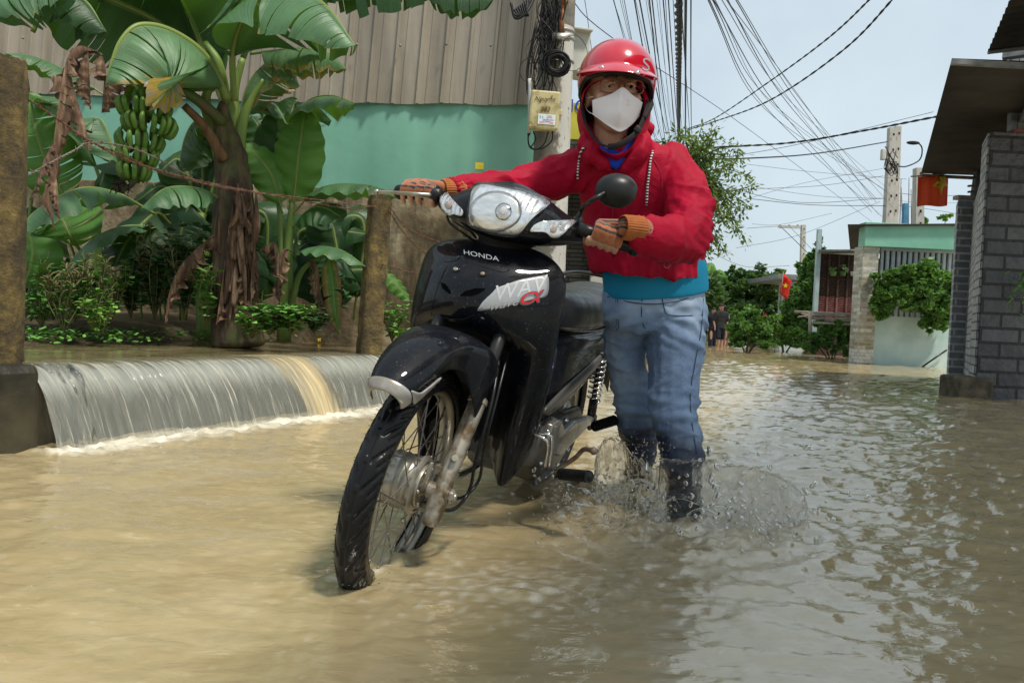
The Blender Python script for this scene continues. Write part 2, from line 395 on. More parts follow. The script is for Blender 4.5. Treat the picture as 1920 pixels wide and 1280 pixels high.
streak = g.ramp(g.math('ADD', g.math('MULTIPLY', s1, .45), g.math('ADD', g.math('MULTIPLY', s2, .4), g.math('MULTIPLY', s3, .15))), [(.45, 0), (.55, .3), (.66, .9)])
sp = g.n('ShaderNodeSeparateXYZ'); g.l(uvc, sp.inputs[0])
at = g.n('ShaderNodeAttribute', _attribute_name='mask')
col = g.mix(streak, (.36, .385, .34), (.86, .83, .70)); col = g.mix(at.outputs['Fac'], col, g.mix(streak, (.52, .40, .2), (.8, .68, .42)))
top = g.ramp(g.math('ADD', sp.outputs[1], g.math('MULTIPLY', g.math('SUBTRACT', s1, .5), .55)), [(.0, 0), (.12, .1), (.2, .55), (.36, .60), (.50, .30), (.86, .30), (.98, .7)])
alpha = g.math('MAXIMUM', g.math('MAXIMUM', top, g.math('MULTIPLY', streak, .9)), g.math('MULTIPLY', at.outputs['Fac'], .93))
g.set(Base_Color=col, Roughness=.08, IOR=1.333, Alpha=alpha)
g.bump(g.math('ADD', s1, s2), .5, .01); M_curtain = g.m
grid_obj('waterfall', FX, FY, FZ, M_curtain, mask=tanm, uv=np.stack([UU-sh, SS], -1), kind='structure')
# ragged narrow spill at the left end of the curtain
mb = MB()
for k in range(5):
    u = .03+.03*k+rnd.uniform(-.01, .01); pts = []
    for i in range(14):
        s = i/13; vv_ = interp(np.linspace(0, 1, nv), prV, .1+.9*s)-.02+.01*k; zz = interp(np.linspace(0, 1, nv), prZ, .1+.9*s)
        pts.append(wp(u+rnd.uniform(-.007, .007)+.03*s, vv_*.75+rnd.uniform(-.006, .006), zz))
    mb.tube(cr(pts, 3), [.004+.010*rnd.random() for _ in range(12)], 7)
g = NG('splash_glass'); g.set(Base_Color=(.97, .97, .95), Roughness=.0, IOR=1.333, Transmission_Weight=1.0); g.bump(g.noise(70, 3), .25, .006); M_glass = g.m
o = mb.build('water_trickle', M_glass, origin=wp(0, 0, 0)); o['kind'] = 'structure'

# --- building behind the bananas: green sheet fence + plinth + corrugated wall
A = Vector((-8.5, 7.08, 0)); B = Vector((.24, 6.5, 0)); bd = (B-A); BL = bd.length; bd.normalize(); bn = Vector((bd.y, -bd.x, 0))  # bn faces camera
def bp(u, v, z): return A+bd*u+bn*v+Vector((0, 0, z))
shed = empty('metal_shed', bp(BL/2, 0, 0), 'long shed of brown corrugated sheet over pale green sheet behind the banana plants', 'shed')
mb = MB(); mb.loft([[bp(0, .07, z0), bp(BL, .07, z0), bp(BL, -.2, z0), bp(0, -.2, z0)] for z0 in (-.1, 1.72)], True, True)
mb.build('plinth_wall', M_plaster, shed, smooth=False, bev=.01)
mb = MB(); n = 90; rows = []
for z in np.linspace(1.70, 2.56, 8):
    rows.append([bp(BL*i/n, .03+.012*math.sin(i*.9+z)+.008*math.sin(i*2.3), z) for i in range(n+1)])
mb.loft(rows, False, False); mb.build('green_panel', M_green, shed, smooth=True)
mb = MB(); prof = []
u = 0; k = 0
while u < BL:
    r = .215
    for du, dv in ((0, 0), (.055, 0), (.065, .022), (.085, .022), (.095, 0), (.14, .0), (.145, .006), (.155, .006), (.16, 0)):
        prof.append((u+du, dv+.002*math.sin(k)))
    u += r; k += 1
sh_ = .055
zl = lambda u: 2.47+.012*math.sin(u*1.7)+.006*math.sin(u*9)
rows = []
for t in np.linspace(0, 1, 9):
    rows.append([bp(min(u+sh_*(t*3.6), BL+.25*t), .062+v+.02*math.sin(u*.8+t*3)*t, zl(u)+t*3.6) for u, v in prof])
mb.loft(rows, False, False); mb.build('corrugated_wall', M_corr, shed, smooth=False)
mb = MB()
for u in np.arange(.2, BL, .38):
    for z in (2.95, 3.75):
        mb.ell(bp(u+sh_*(z-2.47)+rnd.uniform(-.03, .03), .128, z+rnd.uniform(-.02, .02)), (.012, .012, .012), n=6, m=4)
mb.build('sheet_screw', simple('screw_zinc', (.3, .28, .25), (.12, .08, .06), metal=.6, rough=.5), shed)['kind'] = 'stuff'
mb = MB(); mb.loft([[bp(BL+.0, .12, z), bp(BL+.03+.05*z*.3, .12, z), bp(BL+.03+.05*z*.3, -.3, z), bp(BL, -.3, z)] for z in (2.47, 6)], True, True)
mb.build('corner_trim', M_corr, shed, smooth=False)
mb = MB(); c = W(899, 311, 6.46); mb.box(c+bn*.0, (.072, .004, .058)); 
o = mb.build('sticker', simple('yellow_sticker', (.75, .62, .03), (.7, .55, .02), rough=.5), smooth=False)
tag(o, 'small yellow paper sticker on the green sheet', 'sticker')
def text(name, s, size, mat, parent=None, M=None, ext=.0005, font=None, shear=0, sx=1):
    cu = bpy.data.curves.new(name, 'FONT'); cu.body = s; cu.size = size; cu.align_x = 'CENTER'; cu.align_y = 'CENTER'; cu.extrude = ext; cu.shear = shear; cu.offset = 0
    o = bpy.data.objects.new(name, cu); COL.objects.link(o); dg = bpy.context.evaluated_depsgraph_get(); dg.update()
    me = bpy.data.meshes.new_from_object(o.evaluated_get(dg)); bpy.data.objects.remove(o)
    me.transform(Matrix.Diagonal((sx, 1, 1, 1))); me.materials.clear(); me.materials.append(mat); me.name = name
    if M is None: return me
    o = bpy.data.objects.new(name, me); COL.objects.link(o)
    if parent is not None: o.parent = parent; o.matrix_basis = wm(parent).inverted()@M
    else: o.matrix_basis = M
    return o
def face_m(loc, nrm, up=(0, 0, 1)):
    n = Vector(nrm).normalized(); x = Vector(up).cross(n).normalized(); y = n.cross(x)
    return Matrix.Translation(loc)@Matrix((x, y, n)).transposed().to_4x4()
M_whitep = simple('white_lettering', (.75, .75, .72), (.7, .7, .68), rough=.5)
st_o = o
text('lettering', 'CAMERA', .014, simple('cream_lettering', (.85, .8, .5), rough=.6), st_o, face_m(c+bn*.004+Vector((0, 0, .006)), bn))
# ================================================================== MOTORBIKE
BM = Matrix.Translation((-.2788, 1.7348, -.0575))@Matrix.Rotation(-math.pi/2-.3451, 4, 'Z')@Matrix.Rotation(-.1786, 4, 'X')@Matrix.Rotation(.0193, 4, 'Y')@Matrix.Translation((-1.22, 0, 0))
_A = Vector((1.185, 0, .285)); _r = rad(26.5)
ST = Matrix.Translation(_A)@Matrix.Rotation(.098, 4, Vector((-math.sin(_r), 0, math.cos(_r))))@Matrix.Translation(-_A)
bike = empty('motorbike', BM.translation, 'wet black underbone motorbike being pushed through the brown flood', 'motorbike')
bike.matrix_basis = BM
BS = BM@ST
def steer(mb): mb.v = [ST@v for v in mb.v]; return mb
def bvh_of(objs):
    dg = bpy.context.evaluated_depsgraph_get(); dg.update(); V = []; Fc = []
    for o in objs:
        ev = o.evaluated_get(dg); me = bpy.data.meshes.new_from_object(ev); m = wm(o); n = len(V)
        V += [m@v.co for v in me.vertices]; Fc += [tuple(i+n for i in p.vertices) for p in me.polygons]; bpy.data.meshes.remove(me)
    return BVHTree.FromPolygons(V, Fc)
CP = Vector((0, 0, CAMH))
def hit(bvh, px, py, off):
    for q in range(0, 12):
        for dx, dy in ((0, 0), (q, 0), (-q, 0), (0, q), (0, -q)):
            h, n, i, d = bvh.ray_cast(CP, ray(px+dx, py+dy).normalized())
            if h is not None:
                if n.dot(h-CP) > 0: n = -n
                return h+n*off
    return None
def patch(name, poly, bvh, off, bulge, mats, parent, rings=7, thick=.0025, close=True, nb=44):
    P = [Vector((a, b, 0)) for a, b in poly]; per = []
    L = [0]
    for i in range(len(P)): L.append(L[-1]+(P[(i+1) % len(P)]-P[i]).length)
    for k in range(nb):
        t = L[-1]*k/nb; i = max(j for j in range(len(P)) if L[j] <= t+1e-6); s = (t-L[i])/(L[i+1]-L[i]); per.append(P[i].lerp(P[(i+1) % len(P)], s))
    per = [(per[k-1]+per[k]*2+per[(k+1) % nb])/4 for k in range(nb)]
    c = sum(per, Vector())/nb; mb = MB(); rr = []
    base = [hit(bvh, p.x, p.y, off-thick) for p in per]
    rr.append(base)
    for j in range(rings):
        t = 1-j/(rings-.5); rr.append([hit(bvh, c.x+(p.x-c.x)*t, c.y+(p.y-c.y)*t, off+bulge*(1-t**2.2)) for p in per])
    fb = next(p for r in rr for p in r if p is not None)
    rr = [[(p if p is not None else fb) for p in r] for r in rr]
    mb.loft(rr, True, False); mb.f.append(tuple((rings)*nb+k for k in range(nb))); mb.mi.append(0)
    return mb.build(name, mats, parent, smooth=True)
def px_text(name, s, mat, bvh, c, xd, yd, parent, off=.0012, shear=0, sx=1):
    """lettering lying on a curved surface: c = middle (px), xd / yd = px vectors of one em"""
    me = text('t', s, 1.0, mat, shear=shear, sx=sx, ext=0)
    bm = bmesh.new(); bm.from_mesh(me); bmesh.ops.triangulate(bm, faces=bm.faces)
    for _ in range(4):
        le = [e for e in bm.edges if e.calc_length() > .09]
        if not le: break
        bmesh.ops.subdivide_edges(bm, edges=le, cuts=1); bmesh.ops.triangulate(bm, faces=bm.faces)
    inv = wm(parent).inverted()
    for v in bm.verts:
        p = hit(bvh, c[0]+v.co.x*xd[0]+v.co.y*yd[0], c[1]+v.co.x*xd[1]+v.co.y*yd[1], off); v.co = inv@(p if p is not None else CP)
    bm.to_mesh(me); bm.free(); me.name = name; o = bpy.data.objects.new(name, me); COL.objects.link(o); o.parent = parent; return o
# materials
def paint(name, c, rough=.12):
    g = NG(name); d = g.noise(7, 8, rough=.7)
    g.set(Base_Color=g.mix(g.ramp(d, [(.52, 0), (.74, .35)]), c, (.055, .05, .04)), Roughness=g.ramp(d, [(.35, .4), (.7, .6)]), Coat_Weight=g.ramp(d, [(.4, .55), (.72, .15)]), Coat_Roughness=.025, Specular_IOR_Level=.06)
    sp_ = g.ramp(g.noise(150, 3), [(.66, 0), (.70, .55)]); bc = g.b.inputs['Base Color'].links[0].from_socket; g.set(Base_Color=g.mix(sp_, bc, (.13, .11, .08)))
    v = g.n('ShaderNodeTexVoronoi', Scale=260); g.l(g.coord(), v.inputs['Vector'])
    g.bump(g.ramp(v.outputs['Distance'], [(.0, 1), (.16, 0)]), .05, .001); return g.m
M_black = paint('black_gloss_plastic', (.0035, .0045, .0075))
M_plast = simple('black_matt_plastic', (.009, .009, .010), (.02, .02, .02), rough=.38, nscale=12, bump=.15, bscale=120, bdist=.001)
M_rub = simple('rubber', (.006, .006, .0065), (.012, .012, .012), rough=.27, nscale=9, rvar=.1, spec=.22)
M_alu = simple('dirty_aluminium', (.42, .40, .35), (.20, .17, .11), rough=.38, metal=.75, nscale=14, lo=.42, hi=.75, bump=.3, bscale=50, bdist=.001, detail=9, rvar=.12)
M_crank = simple('cast_metal', (.15, .145, .13), (.055, .05, .04), rough=.42, metal=.7, nscale=12, bump=.25, bscale=120, bdist=.001, detail=8)
M_chrome = simple('chrome', (.7, .7, .7), (.5, .48, .45), rough=.12, metal=1, nscale=20)
M_rust = simple('rusty_metal', (.16, .09, .05), (.30, .27, .22), rough=.6, metal=.5, nscale=40)
M_seat = simple('seat_vinyl', (.014, .014, .015), (.024, .024, .025), rough=.34, nscale=8, bump=.25, bscale=220, bdist=.0008, rvar=.08)
M_silver = simple('scuffed_silver_plastic', (.40, .39, .37), (.22, .18, .13), rough=.35, nscale=16, metal=.5, lo=.45, hi=.7, detail=9, bump=.2, bscale=80, bdist=.001)
def fr(x, y, z): return Vector((x, y, z))
M_rim = simple('dirty_rim', (.26, .25, .22), (.10, .085, .06), rough=.34, metal=.8, nscale=10, lo=.4, hi=.7, detail=8)
M_fork = simple('muddy_fork_metal', (.34, .31, .25), (.13, .09, .05), rough=.42, metal=.65, nscale=22, lo=.45, hi=.62, bump=.4, bscale=60, bdist=.001, detail=9, rvar=.1)
M_vent_shade = simple('painted_vent_shade', (.0015, .0015, .0015), rough=.9, spec=.05)  # black patch colour stands in for the shade inside the vents
# ---- wheels
def ring_lathe(mb, prof, o, n):   # prof (radius, y)
    mb.loft([[Vector((o[0]+r*math.cos(2*math.pi*k/n), o[1]+y, o[2]+r*math.sin(2*math.pi*k/n))) for k in range(n)] for r, y in prof], True, False)
def wheel(o, drum_r, st, tw=.0345):
    f = (lambda m: steer(m)) if st else (lambda m: m)
    mb = MB()
    prof = [(.012, -.055), (.03, -.05), (.06, -.045), (.066, -.038), (.066, -.032), (drum_r, -.03), (drum_r, -.018), (drum_r+.002, -.015), (drum_r, -.012), (drum_r, -.002), (drum_r+.002, 0), (drum_r, .003), (drum_r, .012), (drum_r+.002, .014), (drum_r, .017), (drum_r, .026), (.071, .028), (.071, .033), (.066, .037), (.06, .039), (.058, .036), (.04, .040), (.022, .046), (.012, .058)]
    ring_lathe(mb, prof, o, 48)
    W_ = f(mb).build('wheel', M_alu, bike, local=True, auto=35)
    mb = MB(); N = 36
    for k in range(N):
        a = 2*math.pi*k/N; s = 1 if k % 2 else -1; tw_ = rad(26)*(1 if (k//2) % 2 else -1)
        p0 = fr(o[0]+.068*math.cos(a+tw_*1.6), s*.031, o[2]+.068*math.sin(a+tw_*1.6)); p1 = fr(o[0]+.209*math.cos(a), s*.004, o[2]+.209*math.sin(a))
        mb.tube([p0, p1], .00155, 6, False); mb.tube([p1, p1+(p1-p0).normalized()*-.014], .0028, 6)
    f(mb).build('spoke', simple('dull_steel', (.22, .2, .18), (.1, .07, .05), metal=.8, rough=.4) if 'dull_steel' not in MATS else MATS['dull_steel'], W_, local=True)['kind'] = 'stuff'
    mb = MB(); prof = [(r_, y_*.66) for r_, y_ in [(.231, -.029), (.228, -.032), (.221, -.030), (.216, -.024), (.211, -.016), (.2085, 0), (.211, .016), (.216, .024), (.221, .030), (.228, .032), (.231, .029), (.222, .024), (.216, 0), (.222, -.024), (.231, -.029)]]
    ring_lathe(mb, prof, o, 96); f(mb).build('rim', M_rim, W_, local=True, auto=50)
    # tyre with directional grooves
    NA, NS = 864, 48; s = np.linspace(-1, 1, NS); a = np.linspace(0, 2*np.pi, NA, endpoint=False)
    A_, S_ = np.meshgrid(a, s, indexing='ij'); phi = S_*rad(128)
    rr = .2475+.0375*np.cos(phi); yy = tw*np.sin(phi)*np.where(np.abs(phi) > 1.57, .93, 1)
    q = np.abs(S_); nb = 30
    ph = (A_*nb/(2*np.pi)-q*1.9+ (S_ > 0)*.5) % 1.0
    gr = ((ph < .20) & (q > .13) & (q < .60)) | ((((A_*nb/(2*np.pi)-q*1.9+(S_ > 0)*.5+.5) % 1.0) < .12) & (q > .34) & (q < .62))
    cen = ((q < .05) & (((A_*nb/(2*np.pi)) % 1) < .78))
    dep = np.where(gr | cen, .0042, 0); k3 = np.array([.25, .5, .25])
    dep = (np.roll(dep, 1, 0)+2*dep+np.roll(dep, -1, 0))/4
    rr = rr-dep*np.cos(phi); yy = yy-dep*np.sin(phi)
    rr = np.where(np.abs(S_) > .7, rr-.0012*(np.sin(S_*70) > 0), rr)
    mb = MB(); mb.loft([[Vector((o[0]+rr[i, j]*math.cos(a[i]), yy[i, j], o[2]+rr[i, j]*math.sin(a[i]))) for j in range(NS)] for i in list(range(NA))+[0]], False, False)
    if st:
        for i in range(0, 150):
            an = 2*math.pi*i/150+rnd.uniform(0, .03); ss = rnd.choice((-1, 1))*rnd.uniform(.5, .6)*rad(128); R0 = .2475+.0375*math.cos(ss)
            p = fr(o[0]+R0*math.cos(an), tw*math.sin(ss), o[2]+R0*math.sin(an)); d = fr(math.cos(an)*math.cos(ss), math.sin(ss), math.sin(an)*math.cos(ss))
            mb.tube([p, p+d*rnd.uniform(.003, .008)], .0006, 4, False)
    f(mb).build('tyre', M_rub, W_, local=True)
    return W_
FA = (1.22, 0, .285)
W1 = wheel(FA, .064, True)
tag(W1, 'front wheel'); del W1['label']
W2 = wheel((0, 0, .285), .055, False, .044)
# brake panel and levers on front hub (left side)
mb = MB(); mb.tube([fr(1.22, .03, .285), fr(1.22, .045, .285)], .052, 32); mb.tube([fr(1.22, .05, .285), fr(1.22, .125, .285)], .009, 10)
mb.tube([fr(1.22, .105, .285), fr(1.22, .118, .285)], .017, 6); mb.tube([fr(1.255, .045, .30), fr(1.262, .06, .32), fr(1.262, .062, .36)], [.008, .007, .005], 8)
for k in range(6):
    an = k*1.05; mb.ell(fr(1.22+.043*math.cos(an), .046, .285+.043*math.sin(an)), .005, n=6, m=4)
mb.tube([fr(1.17, .05, .25), fr(1.19, .06, .235), fr(1.215, .062, .232)], .008, 8); mb.box(fr(1.20, .056, .235), (.03, .02, .02))
steer(mb).build('brake_panel', M_alu, W1, local=True, bev=.001)
# ---- forks
for s in (1, -1):
    mb = MB(); y = .088*s
    mb.tube(cr([fr(1.252, y, .215), fr(1.248, y, .232), fr(1.232, y, .268), fr(1.214, y, .305)], 4), [.016, .021, .024, .021], 16)
    mb.tube([fr(1.214, y, .30), fr(1.10, y, .498)], [.0205, .0215], 20)
    mb.lathe([(.0215, 0), (.025, .002), (.025, .012), (.0215, .015)], fr(1.108, y, .484), (-math.sin(_r), 0, math.cos(_r)), 20)
    mb.tube([fr(1.225, y-.03*s, .285), fr(1.225, y+.022*s, .285)], .020, 16); mb.tube([fr(1.225, y+.018*s, .285), fr(1.225, y+.034*s, .285)], .012, 6)
    mb.tube([fr(1.19, y, .36), fr(1.215, y+.01*s, .372)], .008, 8); mb.box(fr(1.20, y-.015*s, .33), (.022, .03, .02))
    fk = steer(mb).build('fork_leg', M_fork, bike, local=True, auto=40)
    mb = MB(); mb.tube([fr(1.118, y, .472), fr(.98, y*.9, .745)], .0165, 16); steer(mb).build('fork_tube', M_plast, fk, local=True)
# ---- front fender
def fender_pt(an, w, drop, t, R):   # cross section param t in [-1,1]
    q = abs(t); c = fr(1.22, 0, .285); rdir = fr(math.cos(an), 0, math.sin(an))
    if q < .5: y = w*math.sin(q/.5*math.pi/2); d = -.035*(1-math.cos(q/.5*math.pi/2))
    else: y = w*(1-.06*(q-.5)/.5); d = -.035-drop*(q-.5)/.5
    return c+rdir*(R+d)+fr(0, math.copysign(y, t), 0)
rings = []; tips = []
for i in range(25):
    t = i/24; an = rad(45.5+119.5*t)
    w = interp([0, .04, .12, .28, .40, .46, .64, .76, 1], [.040, .052, .062, .070, .085, .108, .110, .085, .075], t); R = interp([0, .05, .2, .5, .8, 1], [.372, .376, .374, .37, .358, .335], t)
    drop = interp([0, .1, .25, .38, .46, .6, .75, 1], [.006, .018, .035, .055, .125, .15, .09, .05], t)
    rings.append([fender_pt(an, w, drop, u, R) for u in np.linspace(-1, 1, 17)])
mb = MB(); mb.loft(rings, False, False); fen = steer(mb).build('front_fender', M_black, bike, local=True, solid=.004, sub=1)
rings = []
for i in range(12):
    t = i/11*.19; an = rad(43.5+120*t); w = interp([0, .02, .05, .12, .2], [.034, .047, .056, .0655, .070], t); R = interp([0, .05, .2], [.366, .380, .378], t)
    drop = interp([0, .1, .17, .2], [.020, .030, .036, .03], t); lim = interp([0, .07, .13, .19], [0, .18, .62, .95], t)
    rr_ = []
    for u in np.linspace(-1, 1, 17):
        rr_.append(fender_pt(an, w, drop, u, R))
    rings.append(rr_)
mb = MB(); mb.loft(rings[:3], False, False)
# side lips sweeping back
for s in (1, -1):
    q = []
    for i in range(2, 12):
        t = i/11*.19; an = rad(43.5+120*t); w = interp([0, .02, .05, .12, .2], [.034, .047, .056, .0655, .070], t); drop = .038
        q.append([fender_pt(an, w+.001, drop, s*u, .378) for u in np.linspace(interp([.035, .07, .19], [.35, .78, .95], t), 1, 5)])
    mb.loft(q, False, False)
steer(mb).build('fender_tip', M_silver, fen, local=True, solid=.005, sub=1)
# ---- leg shield / nose fairing
zt = [
 (.878, [(0, .925), (.03, .925), (.055, .915), (.075, .90), (.085, .885), (.088, .87)]),
 (.858, [(0, .985), (.050, .978), (.095, .955), (.130, .935), (.152, .915), (.156, .900)]),
 (.825, [(0, 1.040), (.060, 1.030), (.120, 1.000), (.168, .965), (.194, .935), (.198, .915)]),
 (.780, [(0, 1.075), (.068, 1.060), (.138, 1.020), (.188, .972), (.213, .935), (.216, .912)]),
 (.720, [(0, 1.090), (.072, 1.072), (.146, 1.025), (.200, .970), (.222, .930), (.225, .905)]),
 (.670, [(0, 1.078), (.076, 1.062), (.150, 1.020), (.203, .965), (.224, .922), (.227, .898)]),
 (.642, [(0, 1.040), (.080, 1.034), (.152, 1.010), (.203, .960), (.223, .918), (.226, .895)]),
 (.625, [(0, .97), (.070, .975), (.152, 1.000), (.202, .955), (.220, .914), (.223, .892)]),
 (.600, [(0, .90), (.060, .90), (.147, .990), (.199, .946), (.216, .905), (.219, .885)]),
 (.540, [(0, .86), (.060, .865), (.141, .975), (.190, .930), (.207, .890), (.210, .870)]),
 (.450, [(0, .84), (.060, .845), (.134, .962), (.176, .905), (.190, .865), (.192, .842)]),
 (.350, [(0, .82), (.060, .83), (.129, .950), (.161, .880), (.172, .835), (.174, .808)]),
 (.270, [(0, .81), (.060, .82), (.126, .935), (.152, .865), (.160, .815), (.162, .790)]),
 (.215, [(0, .81), (.060, .82), (.124, .920), (.146, .865), (.153, .825), (.155, .800)]),
]
rings = []
for z, pr in zt:
    pr = [(min(y, .206+.03*(y-.2)) if y > .206 else y, x+.40*max(0, .985-x)*min(1, max(0, (z-.3)/.25))*(y > .12)) for y, x in pr]
    yq = [p[0] for p in pr]; xq = [p[1] for p in pr]
    k_ = .75*max(0, min(1, (.36-z)/.14)); row = [fr(x, -y, z+.03*(1-min(abs(y)/.1, 1))*(z < .63)+k_*max(0, .92-x)) for y, x in reversed(pr)]+[fr(x, y, z+k_*max(0, .92-x)) for y, x in pr[1:]]
    rings.append(row)
# lower centre is open round the wheel: only the two wings continue below .60
mb = MB(); mb.loft(rings, False, False)
n11 = 11; keep = []
for i, f in enumerate(mb.f):
    row, col_ = divmod(i, n11-1)
    keep.append(f)
mb.f = keep
fair = mb.build('leg_shield', M_black, bike, local=True, solid=.006, sub=2)
# centre crest panel seam and vents, screws, stickers
BV = bvh_of([fair])
# ---- cowl
def cowl_ring(y):
    q = abs(y); zt_ = interp([0, .05, .10, .15, .19, .21], [1.036, 1.030, 1.008, .985, .966, .952], q); zb = interp([0, .08, .14, .19, .21], [.872, .880, .896, .918, .932], q)
    xf = interp([0, .06, .12, .17, .20, .21], [1.050, 1.046, 1.022, .985, .955, .925], q); xb = interp([0, .15, .21], [.82, .83, .87], q)
    h = zt_-zb
    P = [(xf-.11, zt_), (xf-.06, zt_-.012), (xf-.028, zt_-.04*h/.16), (xf-.008, zb+h*.55), (xf, zb+h*.30), (xf-.012, zb+h*.10), (xf-.05, zb), (xb+.03, zb+.004), (xb, zb+h*.3), (xb, zb+h*.8), (xb+.04, zt_-.01)]
    return [fr(a, y, b) for a, b in P]
mb = MB(); ys_ = [-.214, -.205, -.185, -.15, -.11, -.07, -.03, 0, .03, .07, .11, .15, .185, .205, .214]
rr_ = [cowl_ring(y) for y in ys_]
for k in (0, -1):
    c = sum(rr_[k], Vector())/len(rr_[k]); rr_[k] = [c+(p-c)*.55 for p in rr_[k]]
mb.loft(rr_, True, True); cowl = steer(mb).build('handlebar_cowl', M_black, bike, local=True, sub=2)
CV = bvh_of([cowl])
g = NG('reflector'); v = g.coord(); wv = g.n('ShaderNodeTexWave', Scale=22, Distortion=.3, Detail=1); wv.bands_direction = 'Y'; g.l(v, wv.inputs['Vector'])
g.set(Base_Color=g.ramp(g.noise(22, 4, dist=2), [(.35, (.74, .75, .76)), (.65, (.92, .93, .93))]), Metallic=.75, Roughness=.20); g.bump(g.math('ADD', g.math('MULTIPLY', wv.outputs['Fac'], .22), g.noise(16, 2)), .35, .008); M_refl = g.m
g = NG('lens'); g.set(Base_Color=(.95, .96, .97), Transmission_Weight=.97, Roughness=.03, IOR=1.25); M_lens = g.m
M_trim = simple('lens_trim', (.02, .02, .02), rough=.3)
def strip(name, pts, bvh, off, r, mat, parent):
    P = [hit(bvh, a, b, off) for a, b in pts]; P = [p for p in P if p is not None]
    mb = MB(); mb.tube(cr(P, 4), r, 6); return mb.build(name, mat, parent)
hl = [(888, 362), (895, 352), (919, 353), (972, 362), (1031, 384), (1000, 406), (975, 434), (972, 438), (931, 434), (884, 419), (882, 406)]
head = patch('headlight', hl, CV, .0035, -.001, M_refl, bike)
# bright parabolic dish behind the glass: ring, bulb shield, bulb
ctr = (928, 398)
dish = [(ctr[0]+46*math.cos(t)+3, ctr[1]+34*math.sin(t)) for t in np.linspace(0, 2*math.pi, 28, endpoint=False)]
g = NG('dish'); v = g.n('ShaderNodeTexVoronoi', Scale=34); g.l(g.coord(scale=(1, 1, 3)), v.inputs['Vector'])
g.set(Base_Color=g.ramp(v.outputs['Distance'], [(.1, (.95, .95, .93)), (.7, (.72, .72, .70))]), Metallic=.7, Roughness=.18); g.bump(g.noise(24, 2, dist=1), .45, .008); M_dish = g.m
patch('reflector_dish', dish, CV, .0055, -.001, M_dish, head)
strip('dish_edge', [(ctr[0]+46*math.cos(t)+3, ctr[1]+34*math.sin(t)) for t in np.linspace(0, 2*math.pi, 28)], CV, .0065, .0007, M_trim, head)
patch('bulb_shield', [(945+15*math.cos(t), 399+15*math.sin(t)) for t in np.linspace(0, 2*math.pi, 20, endpoint=False)], CV, .008, .004, M_chrome, head, nb=24)
patch('bulb', [(945+7*math.cos(t), 399+7*math.sin(t)) for t in np.linspace(0, 2*math.pi, 20, endpoint=False)], CV, .013, .003, simple('bulb_glass', (.8, .8, .82), rough=.1), head, nb=20)
c_ = (950, 395); patch('lens', [(c_[0]+(a-c_[0])*1.02, c_[1]+(b-c_[1])*1.03) for a, b in hl], CV, .015, .006, M_lens, head, thick=.013)
for nm, P, bulb in (('left', [(992, 434), (1000, 422), (1016, 416), (1081, 417), (1059, 434), (1044, 444), (1031, 443), (1022, 434), (1009, 433)], (1036, 430)),
                    ('right', [(830, 361), (837, 361), (856, 381), (869, 394), (869, 405), (853, 400), (847, 403), (833, 391), (828, 375)], (845, 386))):
    sg = patch('turn_signal', P, CV, .0035, -.001, M_refl, bike)
    patch('bulb', [(bulb[0]+6*math.cos(t), bulb[1]+7*math.sin(t)) for t in np.linspace(0, 2*math.pi, 16, endpoint=False)], CV, .006, .003, MATS.get('amber_bulb') or simple('amber_bulb', (.5, .4, .34), (.55, .45, .4), rough=.25), sg, nb=18)
    patch('lens', P, CV, .009, .004, M_lens, sg, thick=.007)
strip('cowl_seam', [(880, 358), (884, 350), (897, 343), (925, 344), (985, 356), (1040, 378), (1075, 398)], CV, .0005, .0012, M_plast, cowl)
# neck of the steering stem
mb = MB(); mb.loft([[fr(x+a*math.cos(t), b*math.sin(t), z) for t in np.linspace(0, 2*math.pi, 16, endpoint=False)] for z, x, a, b in ((.78, .93, .05, .06), (.85, .92, .05, .06), (.875, .92, .06, .07), (.90, .92, .09, .11))], True, True)
steer(mb).build('steering_neck', M_plast, bike, local=True)
# ---- fairing details
M_sticker = simple('silver_sticker', (.40, .41, .42), (.28, .29, .30), rough=.3, nscale=6, metal=.25)
M_dark = simple('sticker_dark', (.10, .10, .11), (.07, .07, .08), rough=.3)
M_red = simple('sticker_red', (.55, .02, .03), (.45, .015, .03), rough=.3)
stk = patch('wing_sticker', [(893, 584), (905, 565), (930, 540), (975, 524), (1026, 515), (1029, 520), (1029, 543), (1026, 556), (985, 566), (940, 577)], BV, .001, 0, M_sticker, fair, thick=.0009, nb=60)
px_text('lettering', 'WAV', simple('pale_sticker_grey', (.50, .51, .52), (.44, .45, .46), rough=.3), BV, (974, 543), (42, -9), (4, -44), fair, .0016, .1)
px_text('lettering', 'wave', M_dark, BV, (944, 571), (27, -5.5), (4, -23), fair, .0036, .25, 1.0)
px_text('lettering', 'wave', M_sticker, BV, (944.5, 570.6), (26.4, -5.4), (3.2, -19.5), fair, .0041, .22, 1.0)
px_text('lettering', 'α', M_dark, BV, (992, 558), (66, -11), (7, -43), fair, .0046, .15, 1.1)
px_text('lettering', 'α', M_red, BV, (992, 557.5), (60, -10), (6, -37), fair, .0052, .15, 1.1)
px_text('lettering', 'HONDA', M_whitep, BV, (902, 480), (16.5, 3.4), (-1.2, -12.5), fair, .0012, 0, 1.08)
for P in ([(827, 529), (835, 532), (845, 546), (844, 552), (830, 541)], [(861, 555), (872, 546), (893, 540), (912, 541), (900, 549), (885, 555)]):
    patch('air_vent', P, BV, .0018, -.001, M_vent_shade, fair, thick=.002, nb=30)
